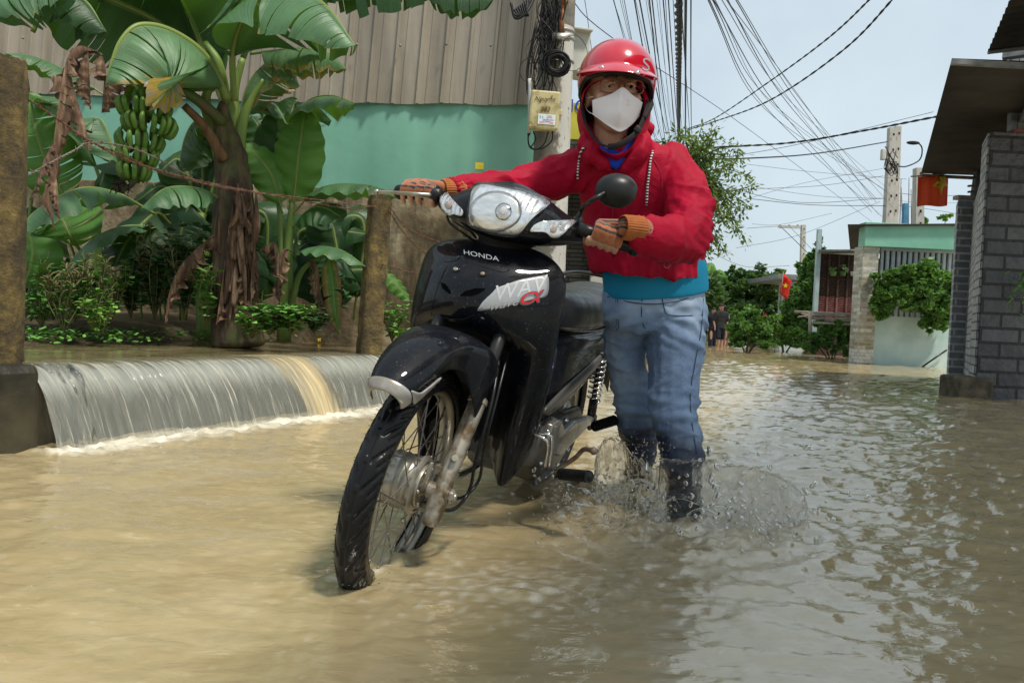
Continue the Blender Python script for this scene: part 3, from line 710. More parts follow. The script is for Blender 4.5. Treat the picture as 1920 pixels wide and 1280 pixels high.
for (a, b) in ((855, 505), (905, 514)):
    sc = patch('screw_cup', [(a+8*math.cos(t), b+5.5*math.sin(t)) for t in np.linspace(0, 2*math.pi, 16, endpoint=False)], BV, .002, -.001, M_rub, fair, nb=20)
    patch('screw', [(a+4.6*math.cos(t), b+3.4*math.sin(t)) for t in np.linspace(0, 2*math.pi, 12, endpoint=False)], BV, .0035, .001, M_alu if a < 870 else M_rust, sc, nb=14)
for P in ([(868, 465), (838, 500), (822, 535), (812, 570), (809, 590)], [(955, 505), (930, 540), (905, 565), (890, 588)], [(809, 590), (840, 597), (870, 598), (890, 590)], [(873, 492), (905, 500), (940, 510), (955, 505)]):
    strip('panel_seam', P, BV, .0002, .0011, M_rub, fair)
# ---- handlebar, grips, levers, mirror
for s in (1, -1):
    mb = MB(); a, b = fr(.955, .19*s, .955), fr(.908-.03*(s < 0), .345*s, .94)
    mb.tube([a, a.lerp(b, .35)], .016, 12); d = (b-a).normalized()
    gp = steer(mb).build('handlebar', M_plast, bike, local=True)
    mb = MB(); prof = [(.0, .0), (.019, 0), (.019, .006), (.0165, .008)]+[(.0165+.0016*(i % 2), .012+.0062*i) for i in range(15)]+[(.0175, .108), (.0205, .110), (.0205, .122), (.016, .128), (.001, .128)]
    mb.lathe(prof, b-d*.128, d, 20); steer(mb).build('grip', M_rub, gp, local=True)
    mb = MB(); l0 = a+fr(.03, .015*s, -.01); mb.tube(cr([l0, l0+fr(.022, .03*s, -.006), l0+fr(.018, .09*s, -.014), l0+fr(-.006, .150*s, -.022)], 6), [.009, .007, .0055, .005], 10, flat=.7)
    mb.ell(l0+fr(-.006, .152*s, -.022), .0075, n=12, m=8)
    if s < 0: steer(mb).build('brake_lever', M_alu, gp, local=True)
MIR = BS@fr(1.06, .285, 1.055)
mb = MB(); base_ = fr(.985, .195, .985)
pr_ = [BM.inverted()@hit(CV, 1083, 412, .0)]
bs = pr_[0]; top_ = BM.inverted()@W(1150, 352, MIR.y+.01)
mb.tube([bs-fr(0, 0, .012), bs+fr(0, 0, .016)], [.016, .013], 14); mb.tube(cr([bs+fr(0, 0, .01), bs+fr(.0, .004, .04), BM.inverted()@W(1108, 377, MIR.y), BM.inverted()@W(1135, 361, MIR.y), top_], 6), [.0085, .006, .0055, .0055, .007], 12)
mir = mb.build('mirror', M_plast, bike, local=True)
mb = MB(); cM = W(1157, 356, MIR.y+.005); rx = (W(1196, 354, cM.y)-W(1118, 356, cM.y)); rx.normalize(); fw = Vector((0, -1, 0)); rz = rx.cross(fw).normalized()*-1; fw = rz.cross(rx)*-1
rings = []
for i in range(15):
    t = i/14; yv = -.020+.040*t; k = math.sqrt(max(1-((t-.0)/1.02)**2, .02)) if t > .25 else 1-.02*(1-t/.25)
    rr_ = []
    for j in range(32):
        a = 2*math.pi*j/32; x = .050*math.cos(a); z = .041*math.sin(a)
        z *= 1+.10*math.cos(a)*(1 if z < 0 else -.3); x *= 1+.04*math.sin(a)
        rr_.append(cM+rx*x*k+rz*z*k-Vector((0, 1, 0))*yv)
    rings.append(rr_)
mb.loft(rings, True, True); mb.build('mirror_housing', M_plast, mir)
mb = MB(); mb.loft([[cM+rx*.046*math.cos(a)*q+rz*.037*math.sin(a)*q+Vector((0, .0215, 0)) for a in np.linspace(0, 2*math.pi, 24, endpoint=False)] for q in (1, .5, .02)], True, False); mb.build('mirror_glass', M_chrome, mir)
# cables
for P in ([W(838, 405, 1.93), W(845, 420, 1.92), W(868, 437, 1.9), W(890, 452, 1.93)], [W(842, 400, 1.95), W(856, 418, 1.95), W(880, 432, 1.95), W(893, 446, 1.96)]):
    mb = MB(); mb.tube(cr(P, 6), .0032, 8); mb.build('control_cable', M_rub, bike)
mb = MB(); mb.tube(cr([fr(.99, .08, .62), fr(1.10, .12, .50), fr(1.13, .125, .36), fr(1.10, .12, .27), fr(1.16, .11, .235), fr(1.2, .07, .235)], 8), .0045, 8); steer(mb).build('brake_cable', M_rub, bike, local=True)
mb = MB(); mb.tube(cr([fr(.98, .10, .62), fr(1.08, .125, .50), fr(1.10, .13, .38), fr(1.05, .125, .29), fr(1.1, .11, .25), fr(1.19, .08, .262)], 8), .004, 8); steer(mb).build('speed_cable', M_rub, bike, local=True)
# ---- seat, body, tail
rings = []
for x, w_, zt_, zb in ((.665, .05, .70, .67), (.65, .085, .735, .66), (.60, .115, .765, .652), (.52, .128, .778, .648), (.40, .132, .778, .645), (.25, .132, .775, .645), (.08, .130, .785, .65), (-.12, .125, .815, .68), (-.30, .115, .825, .70), (-.38, .09, .82, .72), (-.40, .06, .80, .74)):
    rings.append([fr(x, w_*a, zb+(zt_-zb)*b) for a, b in ((0, 1), (.55, .985), (.85, .88), (1, .6), (1.0, .25), (.93, 0), (0, -.02), (-.93, 0), (-1, .25), (-1, .6), (-.85, .88), (-.55, .985))])
mb = MB(); mb.loft(rings, True, True); seat = mb.build('seat', M_seat, bike, local=True, sub=2)
strip_pts = [fr(x, y, z) for x, y, z in ((.655, .075, .672), (.60, .114, .664), (.5, .13, .66), (.3, .133, .657), (.08, .131, .662), (-.12, .127, .692), (-.3, .117, .712))]
mb = MB(); mb.tube(cr(strip_pts, 5), .003, 6); mb.build('piping', M_rub, seat, local=True)
rings = []
for x, w_, zt_, zb in ((.86, .03, .60, .42), (.80, .045, .575, .36), (.72, .06, .585, .36), (.66, .09, .645, .33), (.55, .126, .66, .345), (.40, .130, .66, .375), (.20, .132, .66, .43), (0, .132, .665, .50), (-.2, .122, .695, .58), (-.4, .085, .745, .66), (-.52, .03, .77, .72)):
    rings.append([fr(x, w_*a, zb+(zt_-zb)*b) for a, b in ((0, 1), (.8, 1), (.97, .85), (1, .5), (1.0, .2), (.9, 0), (0, 0), (-.9, 0), (-1, .2), (-1, .5), (-.97, .85), (-.8, 1))])
mb = MB(); mb.loft(rings, True, True); body = mb.build('side_cover', M_black, bike, local=True, sub=2)
for s in (1, -1):
    rings = []
    for x, z0, z1 in ((.69, .395, .425), (.5, .425, .475), (.3, .462, .52), (.1, .51, .56), (-.05, .555, .595), (-.14, .60, .61)):
        rings.append([fr(x, s*.136, z1), fr(x, s*.144, (z0+z1)/2+.012), fr(x, s*.140, z0), fr(x, s*.125, z0), fr(x, s*.125, z1)])
    mb = MB(); mb.loft(rings, True, True); mb.build('trim_strip', simple('dull_silver_trim', (.045, .045, .045), (.10, .095, .085), rough=.35, metal=.3) if 'dull_silver_trim' not in MATS else MATS['dull_silver_trim'], bike, local=True, sub=1)
px_body = bvh_of([body])
# grab rail
mb = MB()
for s in (1, -1):
    mb.tube(cr([fr(-.0, s*.125, .70), fr(-.06, s*.14, .78), fr(-.16, s*.142, .825), fr(-.38, s*.12, .85), fr(-.47, 0, .855)], 6), .009, 10)
mb.build('grab_rail', M_plast, bike, local=True)
mb = MB(); mb.loft([[fr(x, y, z+dz) for y, dz in ((-.07, -.03), (-.05, 0), (0, .012), (.05, 0), (.07, -.03))] for x, z in ((-.30, .62), (-.42, .60), (-.50, .50), (-.54, .38))], False, False); mb.build('rear_fender', M_plast, bike, local=True, solid=.004)
mb = MB(); mb.ell(fr(-.53, 0, .74), (.03, .07, .035)); mb.build('tail_light', simple('tail_red', (.3, .01, .01), rough=.15), bike, local=True)
# shocks
for s in (1, -1):
    mb = MB(); a, b = fr(0, .135*s, .315), fr(.055, .13*s, .575); mb.tube([a, b], .010, 12); mb.tube([a, a.lerp(b, .28)], .017, 14); mb.tube([a.lerp(b, .92), b], .02, 14); mb.tube([a-fr(0, .015*s, 0), a+fr(0, .02*s, 0)], .016, 12)
    sk = mb.build('rear_shock', M_plast, bike, local=True)
    pts = []; d = b-a
    u_ = d.normalized().orthogonal().normalized(); v_ = d.normalized().cross(u_)
    for i in range(161):
        t = i/160; an = t*2*math.pi*8.5; pts.append(a.lerp(b, .26+.66*t)+u_*.024*math.cos(an)+v_*.024*math.sin(an))
    mb = MB(); mb.tube(pts, .0038, 6); mb.build('spring', M_chrome, sk, local=True)
# swingarm, chain case, engine
mb = MB()
for s in (1, -1): mb.tube([fr(0, .075*s, .285), fr(.42, .075*s, .31)], .018, 10, flat=1.4)
mb.build('swingarm', M_plast, bike, local=True)
mb = MB(); P = [(.46, .36), (.40, .375), (.2, .35), (0, .345), (-.06, .31), (-.05, .25), (0, .235), (.2, .25), (.4, .22), (.47, .26)]
mb.loft([[fr(x, y, z) for x, z in P] for y in (.055, .088)], True, True); mb.build('chain_case', M_plast, bike, local=True, smooth=False, bev=.012)
mb = MB(); P = [(.60, .30), (.585, .36), (.53, .385), (.46, .375), (.40, .355), (.30, .365), (.22, .335), (.20, .28), (.24, .21), (.34, .165), (.46, .15), (.56, .175), (.60, .23)]
mb.loft([[fr(.4+(x-.4)*q, y, .27+(z-.27)*q) for x, z in P] for y, q in ((-.12, .9), (-.09, 1), (.09, 1), (.118, .97), (.130, .86))], True, True)
eng = mb.build('engine', M_crank, bike, local=True, bev=.004, smooth=True, auto=35)
mb = MB()
P = [(.555, .365), (.50, .375), (.42, .325), (.30, .345), (.10, .335), (-.02, .32), (-.03, .295), (.1, .285), (.28, .255), (.40, .235), (.50, .26), (.56, .31)]
mb.loft([[fr(.3+(x-.3)*q, y, .30+(z-.30)*q) for x, z in P] for y, q in ((.12, 1), (.140, .98), (.150, .88))], True, True)
mb.build('engine_cover', simple('brushed_cover', (.36, .35, .33), (.17, .155, .13), metal=.7, rough=.28, nscale=9, rvar=.08), eng, local=True, smooth=True, auto=35, bev=.003)
mb = MB()
for x, z in ((.56, .34), (.57, .24), (.46, .17), (.33, .18), (.24, .23), (.23, .32), (.35, .35)): mb.tube([fr(x*.96+.016, .115, z), fr(x*.96+.016, .136, z)], .0075, 6)
mb.build('bolt', M_chrome, eng, local=True)['kind'] = 'stuff'
mb = MB()
for i in range(9): x = .60+.02*i; mb.tube([fr(x, 0, .31+.01*i*.3), fr(x+.006, 0, .31+.01*i*.3)], .075 if i < 8 else .06, 20)
mb.tube([fr(.56, 0, .31), fr(.80, 0, .34)], .05, 20); mb.build('cylinder', simple('dark_fins', (.05, .05, .048), (.11, .10, .085), metal=.5, rough=.5), eng, local=True, smooth=False)
mb = MB(); mb.tube(cr([fr(.75, -.05, .27), fr(.72, -.09, .17), (.5, -.11, .14), (.3, -.13, .17), (.1, -.15, .24)], 6), .014, 10); mb.tube([fr(.1, -.15, .24), fr(-.35, -.16, .34)], [.035, .042], 18); mb.build('exhaust', M_chrome, bike, local=True)
# foot pegs with ribbed rubber
def peg(a, b, r=.017):
    mb = MB(); mb.tube([a-(b-a).normalized()*.02, a+(b-a)*.1], .008, 8); p = mb.build('foot_peg', M_rust, bike, local=True); d = (b-a); L_ = d.length; d.normalize()
    mb = MB(); prof = [(0.001, 0)]; k = 0
    while k*.0045 < L_: prof += [(r if k % 2 else r*.84, k*.0045), (r if k % 2 else r*.84, k*.0045+.0035)]; k += 1
    prof += [(r*.8, L_), (.001, L_+.003)]; mb.lathe(prof, a, d, 14); mb.build('rubber_sleeve', M_rub, p, local=True, smooth=False)
LI = BM.inverted()
peg(LI@W(1050, 888, 2.02), LI@W(1104, 893, 1.93), .0165); peg(fr(.42, -.14, .23), fr(.42, -.25, .23))
peg(LI@W(1112, 800, 2.55), LI@W(1154, 787, 2.50), .0185); peg(fr(.1, -.16, .34), fr(.1, -.26, .35))
mb = MB(); mb.tube(cr([LI@W(1040, 892, 2.02), LI@W(1010, 912, 2.05), LI@W(1002, 905, 2.1), LI@W(1030, 880, 2.2)], 6), .010, 10); mb.build('peg_bracket', M_crank, bike, local=True)
mb = MB(); mb.tube(cr([LI@W(1112, 845, 2.02), LI@W(1095, 842, 2.06), LI@W(1078, 858, 2.1), LI@W(1045, 880, 2.12)], 6), .007, 10); mb.ell(LI@W(1113, 845, 2.02), .011); mb.build('gear_lever', M_rust, bike, local=True)
mb = MB()
for dx in (0, 8): mb.tube(cr([LI@W(1008-dx, 810+dx*.3, 1.98), LI@W(1030-dx, 815+dx, 1.97), LI@W(1035-dx, 830+dx, 1.98), LI@W(1030-dx, 875, 2.0)], 6), .0042, 8)
mb.build('engine_guard', M_chrome, bike, local=True)
mb = MB(); mb.tube([fr(.38, .10, .2), fr(.20, .15, .12), fr(.12, .17, .10)], .009, 8); mb.build('side_stand', M_plast, bike, local=True)
# blue cloth tucked behind the shield
V, N_, Fc = fuse([('e', W(1024, 676, 2.12), (.018, .02, .035)), ('e', W(1020, 660, 2.12), (.012, .015, .02)), ('e', W(1028, 690, 2.12), (.014, .015, .015))], .004, 2)
V = V+N_*(.006*pn(V[:, 0]*60, V[:, 1]*60, V[:, 2]*40))[:, None]
o = np_mb(V, Fc).build('rag', simple('blue_spotted_cloth', (.02, .04, .35), (.5, .5, .7), nscale=90, lo=.58, hi=.62, rough=.9), smooth=True); tag(o, 'blue spotted rag tucked behind the leg shield of the motorbike', 'rag')
# water drops on the fairing and cowl
mb = MB()
for k in range(260):
    a, b = (rnd.uniform(780, 1028), rnd.uniform(462, 700)) if k < 190 else (rnd.uniform(1000, 1090), rnd.uniform(370, 412))
    bv = BV if k < 190 else CV
    h, n, i, d = bv.ray_cast(CP, ray(a, b).normalized())
    if h is None or d > 2.2: continue
    if n.dot(h-CP) > 0: n = -n
    r = rnd.uniform(.0004, .0012); q = n.to_track_quat('Z', 'Y').to_matrix(); mb.ell(h, (r, r, r*.55), q, 6, 4)
g = NG('drop_water'); g.set(Base_Color=(.10, .11, .12), Roughness=.04, IOR=1.33, Specular_IOR_Level=.9); M_drop = g.m
mb.build('water_drop', M_drop, fair)['kind'] = 'stuff'
# ================================================================== THE WOMAN PUSHING THE MOTORBIKE
PB = Gz(1240, 960, -.1)
person = empty('person', PB, 'person in a red rain jacket, red helmet and white face mask pushing the black motorbike', 'person')
def chain(*a): return [W(p[0], p[1], p[2]) for p in a], [p[3] for p in a]
def pring(cx, cy, d, hw, hd, n=28, zoff=None, tilt=0, pw=2.3):
    c = W(cx, cy, d); r = []; hwm = hw*d/F
    for k in range(n):
        a = 2*math.pi*k/n; ca, sa = math.cos(a), math.sin(a)
        x = hwm*math.copysign(abs(ca)**(2/pw), ca); y = hd*math.copysign(abs(sa)**(2/pw), sa)
        r.append(c+Vector((x, y+tilt*x, -.044*0+(zoff(ca, sa) if zoff else 0))))
    return r
def ridg(x, y, z): return 1-2*np.abs(pn(x, y, z))
# ---- fingers (world chains): list of (points, radii) for each hand
HL_A = BS@fr(.94, .235, .953); HL_B = BS@fr(.908, .345, .94)          # left bar (right in the picture)
HR_A = BS@fr(.935, -.20, .955); HR_B = BS@fr(.878, -.345, .94)
def hand(A, B, t0, t1, wrist, side, upv, fwd, spread=.0):
    """fingers wrap the bar A-B, knuckles above it; fwd = towards the camera"""
    out = []; ax = (B-A).normalized(); ks = []
    for i in range(4):
        c = A.lerp(B, t0+(t1-t0)*i/3); r = [.0088, .0092, .0088, .0078][i]; L = [1, 1.06, 1.0, .85][i]
        k = c+upv*(.026+.003*(i in (1, 2)))-fwd*.012; m = c+upv*.014+fwd*.027*L; e = c-upv*.014+fwd*.027*L; tp = c-upv*.027-fwd*.002
        out.append(([k, m, e, tp], [r*1.12, r*1.05, r, r*.86])); ks.append(k)
    kc = sum(ks, Vector())/4
    palm = [(ks[0], ks[3])]
    th0 = wrist.lerp(ks[0], .45)-upv*.012; c = A.lerp(B, t0-.12)
    out.append(([th0, c-upv*.012-fwd*.014, c-upv*.026+fwd*.004, c-upv*.020+fwd*.022], [.0135, .011, .0095, .0085]))
    return out, ks, kc
UPV = (BS.to_3x3()@Vector((.1, 0, 1))).normalized(); FWD = Vector((-.1, -1, -.05)).normalized()
wl = W(1184, 428, 1.83); wr = W(845, 357, 2.04)
fL, kL, kcL = hand(HL_A, HL_B, .02, .52, wl, 1, (UPV+Vector((.1, 0, 0))).normalized(), FWD)
fR, kR, kcR = hand(HR_A, HR_B, .22, .80, wr, -1, UPV, FWD)
def hand_parts(fs, ks, kc, wrist, grow=0.0, cut=None):
    P = []
    for pts, rr in fs:
        q = cr(pts, 5); R = list(np.interp(np.linspace(0, 1, len(q)), np.linspace(0, 1, len(rr)), rr))
        if cut is not None: m = int(len(q)*cut); q = q[:m]; R = R[:m]
        P.append(('c', [q[0], q[len(q)//3], q[2*len(q)//3], q[-1]], [R[0]+grow, R[len(q)//3]+grow, R[2*len(q)//3]+grow, R[-1]+grow]))
    # palm: a flattish body between wrist and the knuckle row
    for k in ks: P.append(('c', [wrist.lerp(k, .12), wrist.lerp(k, .5), k], [.017+grow, .0155+grow, .0115+grow]))
    P.append(('c', [fs[4][0][0], wrist.lerp(kc, .3)], [.015+grow, .018+grow]))
    return P
# ---- body: one continuous skin
Hc = W(1150, 182, 2.20)
def hp(x, y, z): return Hc+Vector((x-.10*y, y+.10*x, z+.03*x))     # head frame, -y is forward
sk = [('e', hp(0, .015, .035), (.077, .095, .092)), ('e', hp(0, -.02, -.02), (.066, .078, .095)), ('e', hp(0, -.045, -.082), (.040, .045, .035)),
      ('c', [hp(0, .0, -.06), hp(.004, .045, -.155), W(1172, 300, 2.30)], [.052, .052, .06]),
      ('c', [hp(0, -.086, .012), hp(0, -.104, -.016), hp(0, -.112, -.030)], [.009, .011, .013]),
      ('e', hp(.074, .01, -.005), (.010, .018, .028)), ('e', hp(-.074, .01, -.005), (.010, .018, .028))]
for s in (-1, 1): sk.append(('e', hp(s*.030, -.083, .022), (.022, .012, .007))); sk.append(('e', hp(s*.043, -.070, -.022), (.022, .016, .016)))
sk += [('l', [pring(1216, 575, 2.42, 76, .08), pring(1208, 480, 2.38, 80, .09), pring(1195, 380, 2.32, 82, .095), pring(1188, 310, 2.28, 85, .08), pring(1182, 285, 2.27, 50, .06)])]
def arm_l(g): return ('c', *chain((1268, 312, 2.26, .048+g), (1290, 375, 2.18, .044+g), (1290, 442, 2.05, .038+g), (1245, 440, 1.94, .034+g), (1184, 428, 1.83, .024+g)))
def arm_r(g): return ('c', *chain((1112, 312, 2.26, .048+g), (1050, 326, 2.27, .044+g), (985, 340, 2.26, .038+g), (910, 350, 2.15, .032+g), (845, 357, 2.04, .024+g)))
sk += [arm_l(0), arm_r(0)]
sk += hand_parts(fL, kL, kcL, wl)+hand_parts(fR, kR, kcR, wr)
LEGL = ((1266, 600, 2.38, .082), (1268, 680, 2.34, .070), (1264, 765, 2.29, .056), (1274, 850, 2.24, .05), (1282, 985, 2.20, .036))
LEGR = ((1180, 600, 2.44, .062), (1172, 680, 2.485, .046), (1186, 765, 2.52, .042), (1197, 850, 2.60, .040), (1197, 925, 2.66, .034))
sk += [('c', *chain(*LEGL)), ('c', *chain(*LEGR))]
for (a, b, d, r), fwd in ((LEGL[-1], Vector((.0, -.15, -.035))), (LEGR[-1], Vector((-.02, -.13, -.045)))):
    p = W(a, b, d); sk.append(('c', [p-Vector((0, -.03, .05)), p+fwd*.6-Vector((0, 0, .03)), p+fwd-Vector((0, 0, .03))], [.035, .034, .026]))
V, N_, Fc = fuse(sk, .0036, 3)
g = NG('skin'); g.set(Base_Color=g.ramp(g.noise(30, 4), [(.3, (.42, .235, .15)), (.7, (.52, .31, .21))]), Roughness=.48, Subsurface_Weight=.12, Subsurface_Scale=.01); g.bump(g.noise(300, 3), .15, .001); M_skin = g.m
bodyo = np_mb(V, Fc).build('body', M_skin, person)
# eyes
M_eye = simple('shaded_eye_white', (.36, .33, .31), (.30, .27, .25), rough=.15); M_iris = simple('iris', (.02, .012, .008), rough=.1)  # eye whites greyed, shade put into their colour
for s in (-1, 1):
    e = MB(); e.ell(hp(s*.031, -.082, .003), (.0135, .012, .0085), n=14, m=10); eo = e.build('eye', M_eye, bodyo)
    e = MB(); e.ell(hp(s*.031-.002, -.0905, .002), (.0055, .0045, .0058), n=12, m=8); e.build('iris', M_iris, eo)
    e = MB(); e.tube(cr([hp(s*.014, -.093, .008), hp(s*.03, -.0965, .0100), hp(s*.047, -.086, .005)], 5), [.003, .0045, .0025], 6); e.build('eyelid', M_skin, eo)
    e = MB(); e.tube(cr([hp(s*.013, -.0975, .026), hp(s*.03, -.1, .031), hp(s*.05, -.087, .025)], 5), [.0028, .0034, .0015], 6); e.build('eyebrow', simple('hair', (.012, .009, .008), rough=.6) if 'hair' not in MATS else MATS['hair'], bodyo)
# ---- mask
mb = MB(); nx_, nz_ = 29, 25; M_mask = simple('mask_cloth', (.80, .80, .82), (.74, .74, .77), rough=.8, nscale=12, bump=.2, bscale=500, bdist=.0006)
topz = lambda u: -.024+.014*math.exp(-(u/.30)**2)-.006*abs(u)
botz = lambda u: -.128+.062*abs(u)**1.5
rings = []
for j in range(nz_):
    t = j/(nz_-1); row = []
    for i in range(nx_):
        u = -1+2*i/(nx_-1); z = topz(u)*(1-t)+botz(u)*t; hw = .075-.006*t
        x = hw*u; yb = -.111+.056*abs(u)**2.1
        rid = .036*math.exp(-abs(u+.13)/.30)*math.sin(math.pi*min(1, (t*.92+.16)))**.7 if t < 1 else 0
        y = yb-rid+.012*t*t+.0012*math.sin(z*160+u*3)*(1-abs(u)**2)-.002*math.exp(-((u-.17)**2+(t-.36)**2)/.004)
        row.append(hp(x, y, z))
    rings.append(row)
mb.loft(rings, False, False); msk = mb.build('face_mask', M_mask, person, solid=.0022, sub=1)
mb = MB(); c = rings[8][17]; cc = [c+Vector((.0075*math.cos(t), -.002, .0075*math.sin(t))) for t in np.linspace(0, 2*math.pi, 21)]; mb.tube(cc, .0007, 5); cc = [c+Vector((.004*math.cos(t), -.002, .004*math.sin(t))) for t in np.linspace(0, 2*math.pi, 17)]; mb.tube(cc, .0006, 5); mb.build('embossed_mark', M_mask, msk)
for s in (-1, 1):
    mb = MB(); mb.tube(cr([hp(s*.071, -.052, -.018), hp(s*.080, -.02, -.012), hp(s*.083, .012, .0)], 5), .0012, 6); mb.tube(cr([hp(s*.066, -.05, -.068), hp(s*.078, -.02, -.05), hp(s*.083, .012, -.02)], 5), .0012, 6); mb.build('ear_loop', M_mask, msk)
# ---- glasses
g = NG('spectacle_glass'); g.set(Base_Color=(1, 1, 1), Transmission_Weight=1, Roughness=0, IOR=1.12, Specular_IOR_Level=.8); M_spec = g.m
M_frame = simple('brown_frame', (.17, .06, .045), (.25, .1, .07), rough=.2)
gl = None
for s in (-1, 1):
    P = []
    for k in range(24):
        a = 2*math.pi*k/24; ca, sa = math.cos(a), math.sin(a)
        P.append(hp(s*.0345+.0275*math.copysign(abs(ca)**.65, ca), -.1035+.20*abs(s*.0345+.0275*ca)**1.6, -.0015+.0195*math.copysign(abs(sa)**.7, sa)))
    mb = MB(); mb.tube(P+[P[0]], .0021, 8)
    if s == -1:
        mb.tube(cr([hp(-.0085, -.104, .005), hp(0, -.108, .008), hp(.0085, -.104, .005)], 4), .0016, 8)
    mb.tube(cr([hp(s*.062, -.093, .006), hp(s*.076, -.07, .008), hp(s*.082, .0, .008)], 4), .0015, 6)
    if gl is None: gl = mb.build('glasses', M_frame, person)
    else: mb.build('rim', M_frame, gl)
    mb = MB(); c = sum(P, Vector())/24; mb.loft([[p+Vector((0, .0004, 0)) for p in P], [c.lerp(p, .6)+Vector((0, -.0012, 0)) for p in P], [c.lerp(p, .02)+Vector((0, -.0018, 0)) for p in P]], True, False); mb.build('lens', M_spec, gl, solid=.0012)
# ---- cloth materials
g = NG('red_nylon'); n = g.noise(9, 6); 
g.set(Base_Color=g.ramp(n, [(.3, (.26, .003, .018)), (.7, (.345, .005, .027))]), Roughness=.6, Specular_IOR_Level=.10)
b = g.bump(g.noise(1.0, 5, g.coord(scale=(12, 12, 22)), dist=1.0), .35, .010); g.bump(g.noise(1.0, 3, g.coord(scale=(60, 60, 95)), dist=1.5), .30, .003, prev=b); M_red_j = g.m
# ---- jacket
def hemz(ca, sa): return (-.035*max(-sa, 0)**.7)-.0
jk = [('l', [pring(1212, 516, 2.37, 99, .115), pring(1212, 508, 2.37, 106, .132, zoff=hemz), pring(1208, 476, 2.37, 107, .135), pring(1200, 440, 2.35, 106, .13), pring(1193, 390, 2.32, 104, .125), pring(1188, 340, 2.29, 101, .118), pring(1184, 300, 2.27, 92, .100), pring(1180, 278, 2.26, 72, .080), pring(1176, 262, 2.25, 52, .07)]),
      ('c', *chain((1262, 306, 2.26, .062), (1288, 365, 2.18, .070), (1286, 440, 2.05, .068), (1245, 450, 1.95, .060), (1212, 444, 1.88, .052), (1196, 436, 1.852, .038))),
      ('c', *chain((1112, 306, 2.26, .062), (1050, 330, 2.27, .064), (985, 345, 2.26, .056), (910, 353, 2.15, .044), (868, 356, 2.08, .040), (852, 357, 2.05, .034)))]
jk += [('c', *chain((1102, 250, 2.22, .020), (1104, 278, 2.18, .030), (1122, 300, 2.16, .026), (1142, 318, 2.165, .016))), ('c', *chain((1206, 246, 2.22, .020), (1208, 266, 2.18, .032), (1194, 290, 2.16, .028), (1170, 312, 2.165, .018))),
       ('c', *chain((1110, 245, 2.28, .03), (1165, 228, 2.34, .075), (1212, 242, 2.29, .03)))]
V, N_, Fc = fuse(jk, .0062, 5)
cr_ = lambda a, b, c: (1-np.abs(pn(a, b, c))*1.6).clip(0, 1)**3
x, y, z = V.T
eb = W(1286, 440, 2.05); dE = np.exp(-((V-np.array(eb))**2).sum(1)/.10**2*1.0)
sh1 = W(1115, 305, 2.2); dS = np.exp(-((V-np.array(sh1))**2).sum(1)/.10**2)
hm = W(1212, 500, 2.37).z; hemf = np.exp(-np.abs(z-hm)/.05)
armf = np.clip((x-.44)/.05, 0, 1)*np.clip((1.12-z)/.1, 0, 1)+np.clip((.18-x)/.06, 0, 1)
big = .006*pn(x*5+z*3, y*5, z*6)+(1-armf)*(.011*cr_(x*8-z*2.5, y*4, z*2.0)+.0045*cr_(x*16-z*5+3, y*8, z*4))+armf*(.013*cr_(x*5+z*3, y*5, z*12+x*6)+.0055*cr_(x*7, y*9+3, z*20-x*10))+.0012*cr_(x*26+z*14, y*22, z*28)-.007
fold = dE*(.0035*np.sin((x*.8+z*1.5)*110+6*pn(x*9, y*9, z*9))+.010*cr_(x*6+z*4, y*7, z*10+3))+dS*.005*np.sin((x*1.1-z*.6)*100+5*pn(x*8, y*8, z*8))
gather = hemf*.0022*np.sin(np.arctan2(y-2.37, x-.42)*32+3*pn(x*6, y*6, z*6))
V = V+N_*(big+fold+gather)[:, None]
jacket = np_mb(V, Fc).build('jacket', M_red_j, person, sub=1)
# cuffs gathered at the wrists
for c0, c1, r, nm in ((W(1214, 444, 1.885), W(1190, 433, 1.845), .043, ''), (W(866, 356, 2.075), W(842, 357, 2.035), .036, '')):
    ax = (c1-c0).normalized(); u = ax.orthogonal().normalized(); v = ax.cross(u); rings = []
    for t, q in ((-.2, .85), (0, 1.12), (.25, 1.05), (.45, .94), (.6, 1.0), (.75, .93), (.88, .98), (1, .9), (1, .78), (.8, .7)):
        rings.append([c0.lerp(c1, t)+(u*math.cos(a)+v*math.sin(a))*r*q*(1+.045*math.sin(a*17+t*3)) for a in np.linspace(0, 2*math.pi, 72, endpoint=False)])
    mb = MB(); mb.loft(rings, True, False); mb.build('cuff', M_red_j, jacket)
# zip line, hem band seam, cords, rings
JB = bvh_of([jacket])
def jstrip(name, pts, off, r, mat, n=6, par=None):
    P = [hit(JB, a, b, off) for a, b in pts]; P = [p for p in P if p is not None]
    mb = MB(); mb.tube(cr(P, 4), r, n); return mb.build(name, mat, par or jacket)
M_zip = simple('zip_tape', (.28, .008, .025), rough=.5)
jstrip('zip', [(1152, 322), (1150, 360), (1149, 400), (1150, 440), (1150, 480), (1152, 522)], .001, .0035, M_zip)
jstrip('seam', [(1226, 300), (1240, 330), (1243, 370), (1238, 400)], .0, .0012, M_zip)
g = NG('chequered_cord'); wv = g.n('ShaderNodeTexWave', Scale=38.0); wv.bands_direction = 'Z'; g.l(g.coord(), wv.inputs['Vector']); g.set(Base_Color=g.ramp(wv.outputs['Fac'], [(.50, (.01, .01, .01)), (.56, (.75, .75, .75))]), Roughness=.7); M_cord = g.m
jstrip('drawstring', [(1098, 276), (1092, 286), (1086, 302), (1083, 320), (1082, 336)], .005, .0032, M_cord)
jstrip('drawstring', [(1222, 284), (1218, 300), (1216, 325), (1213, 350), (1212, 384)], .005, .0036, M_cord)
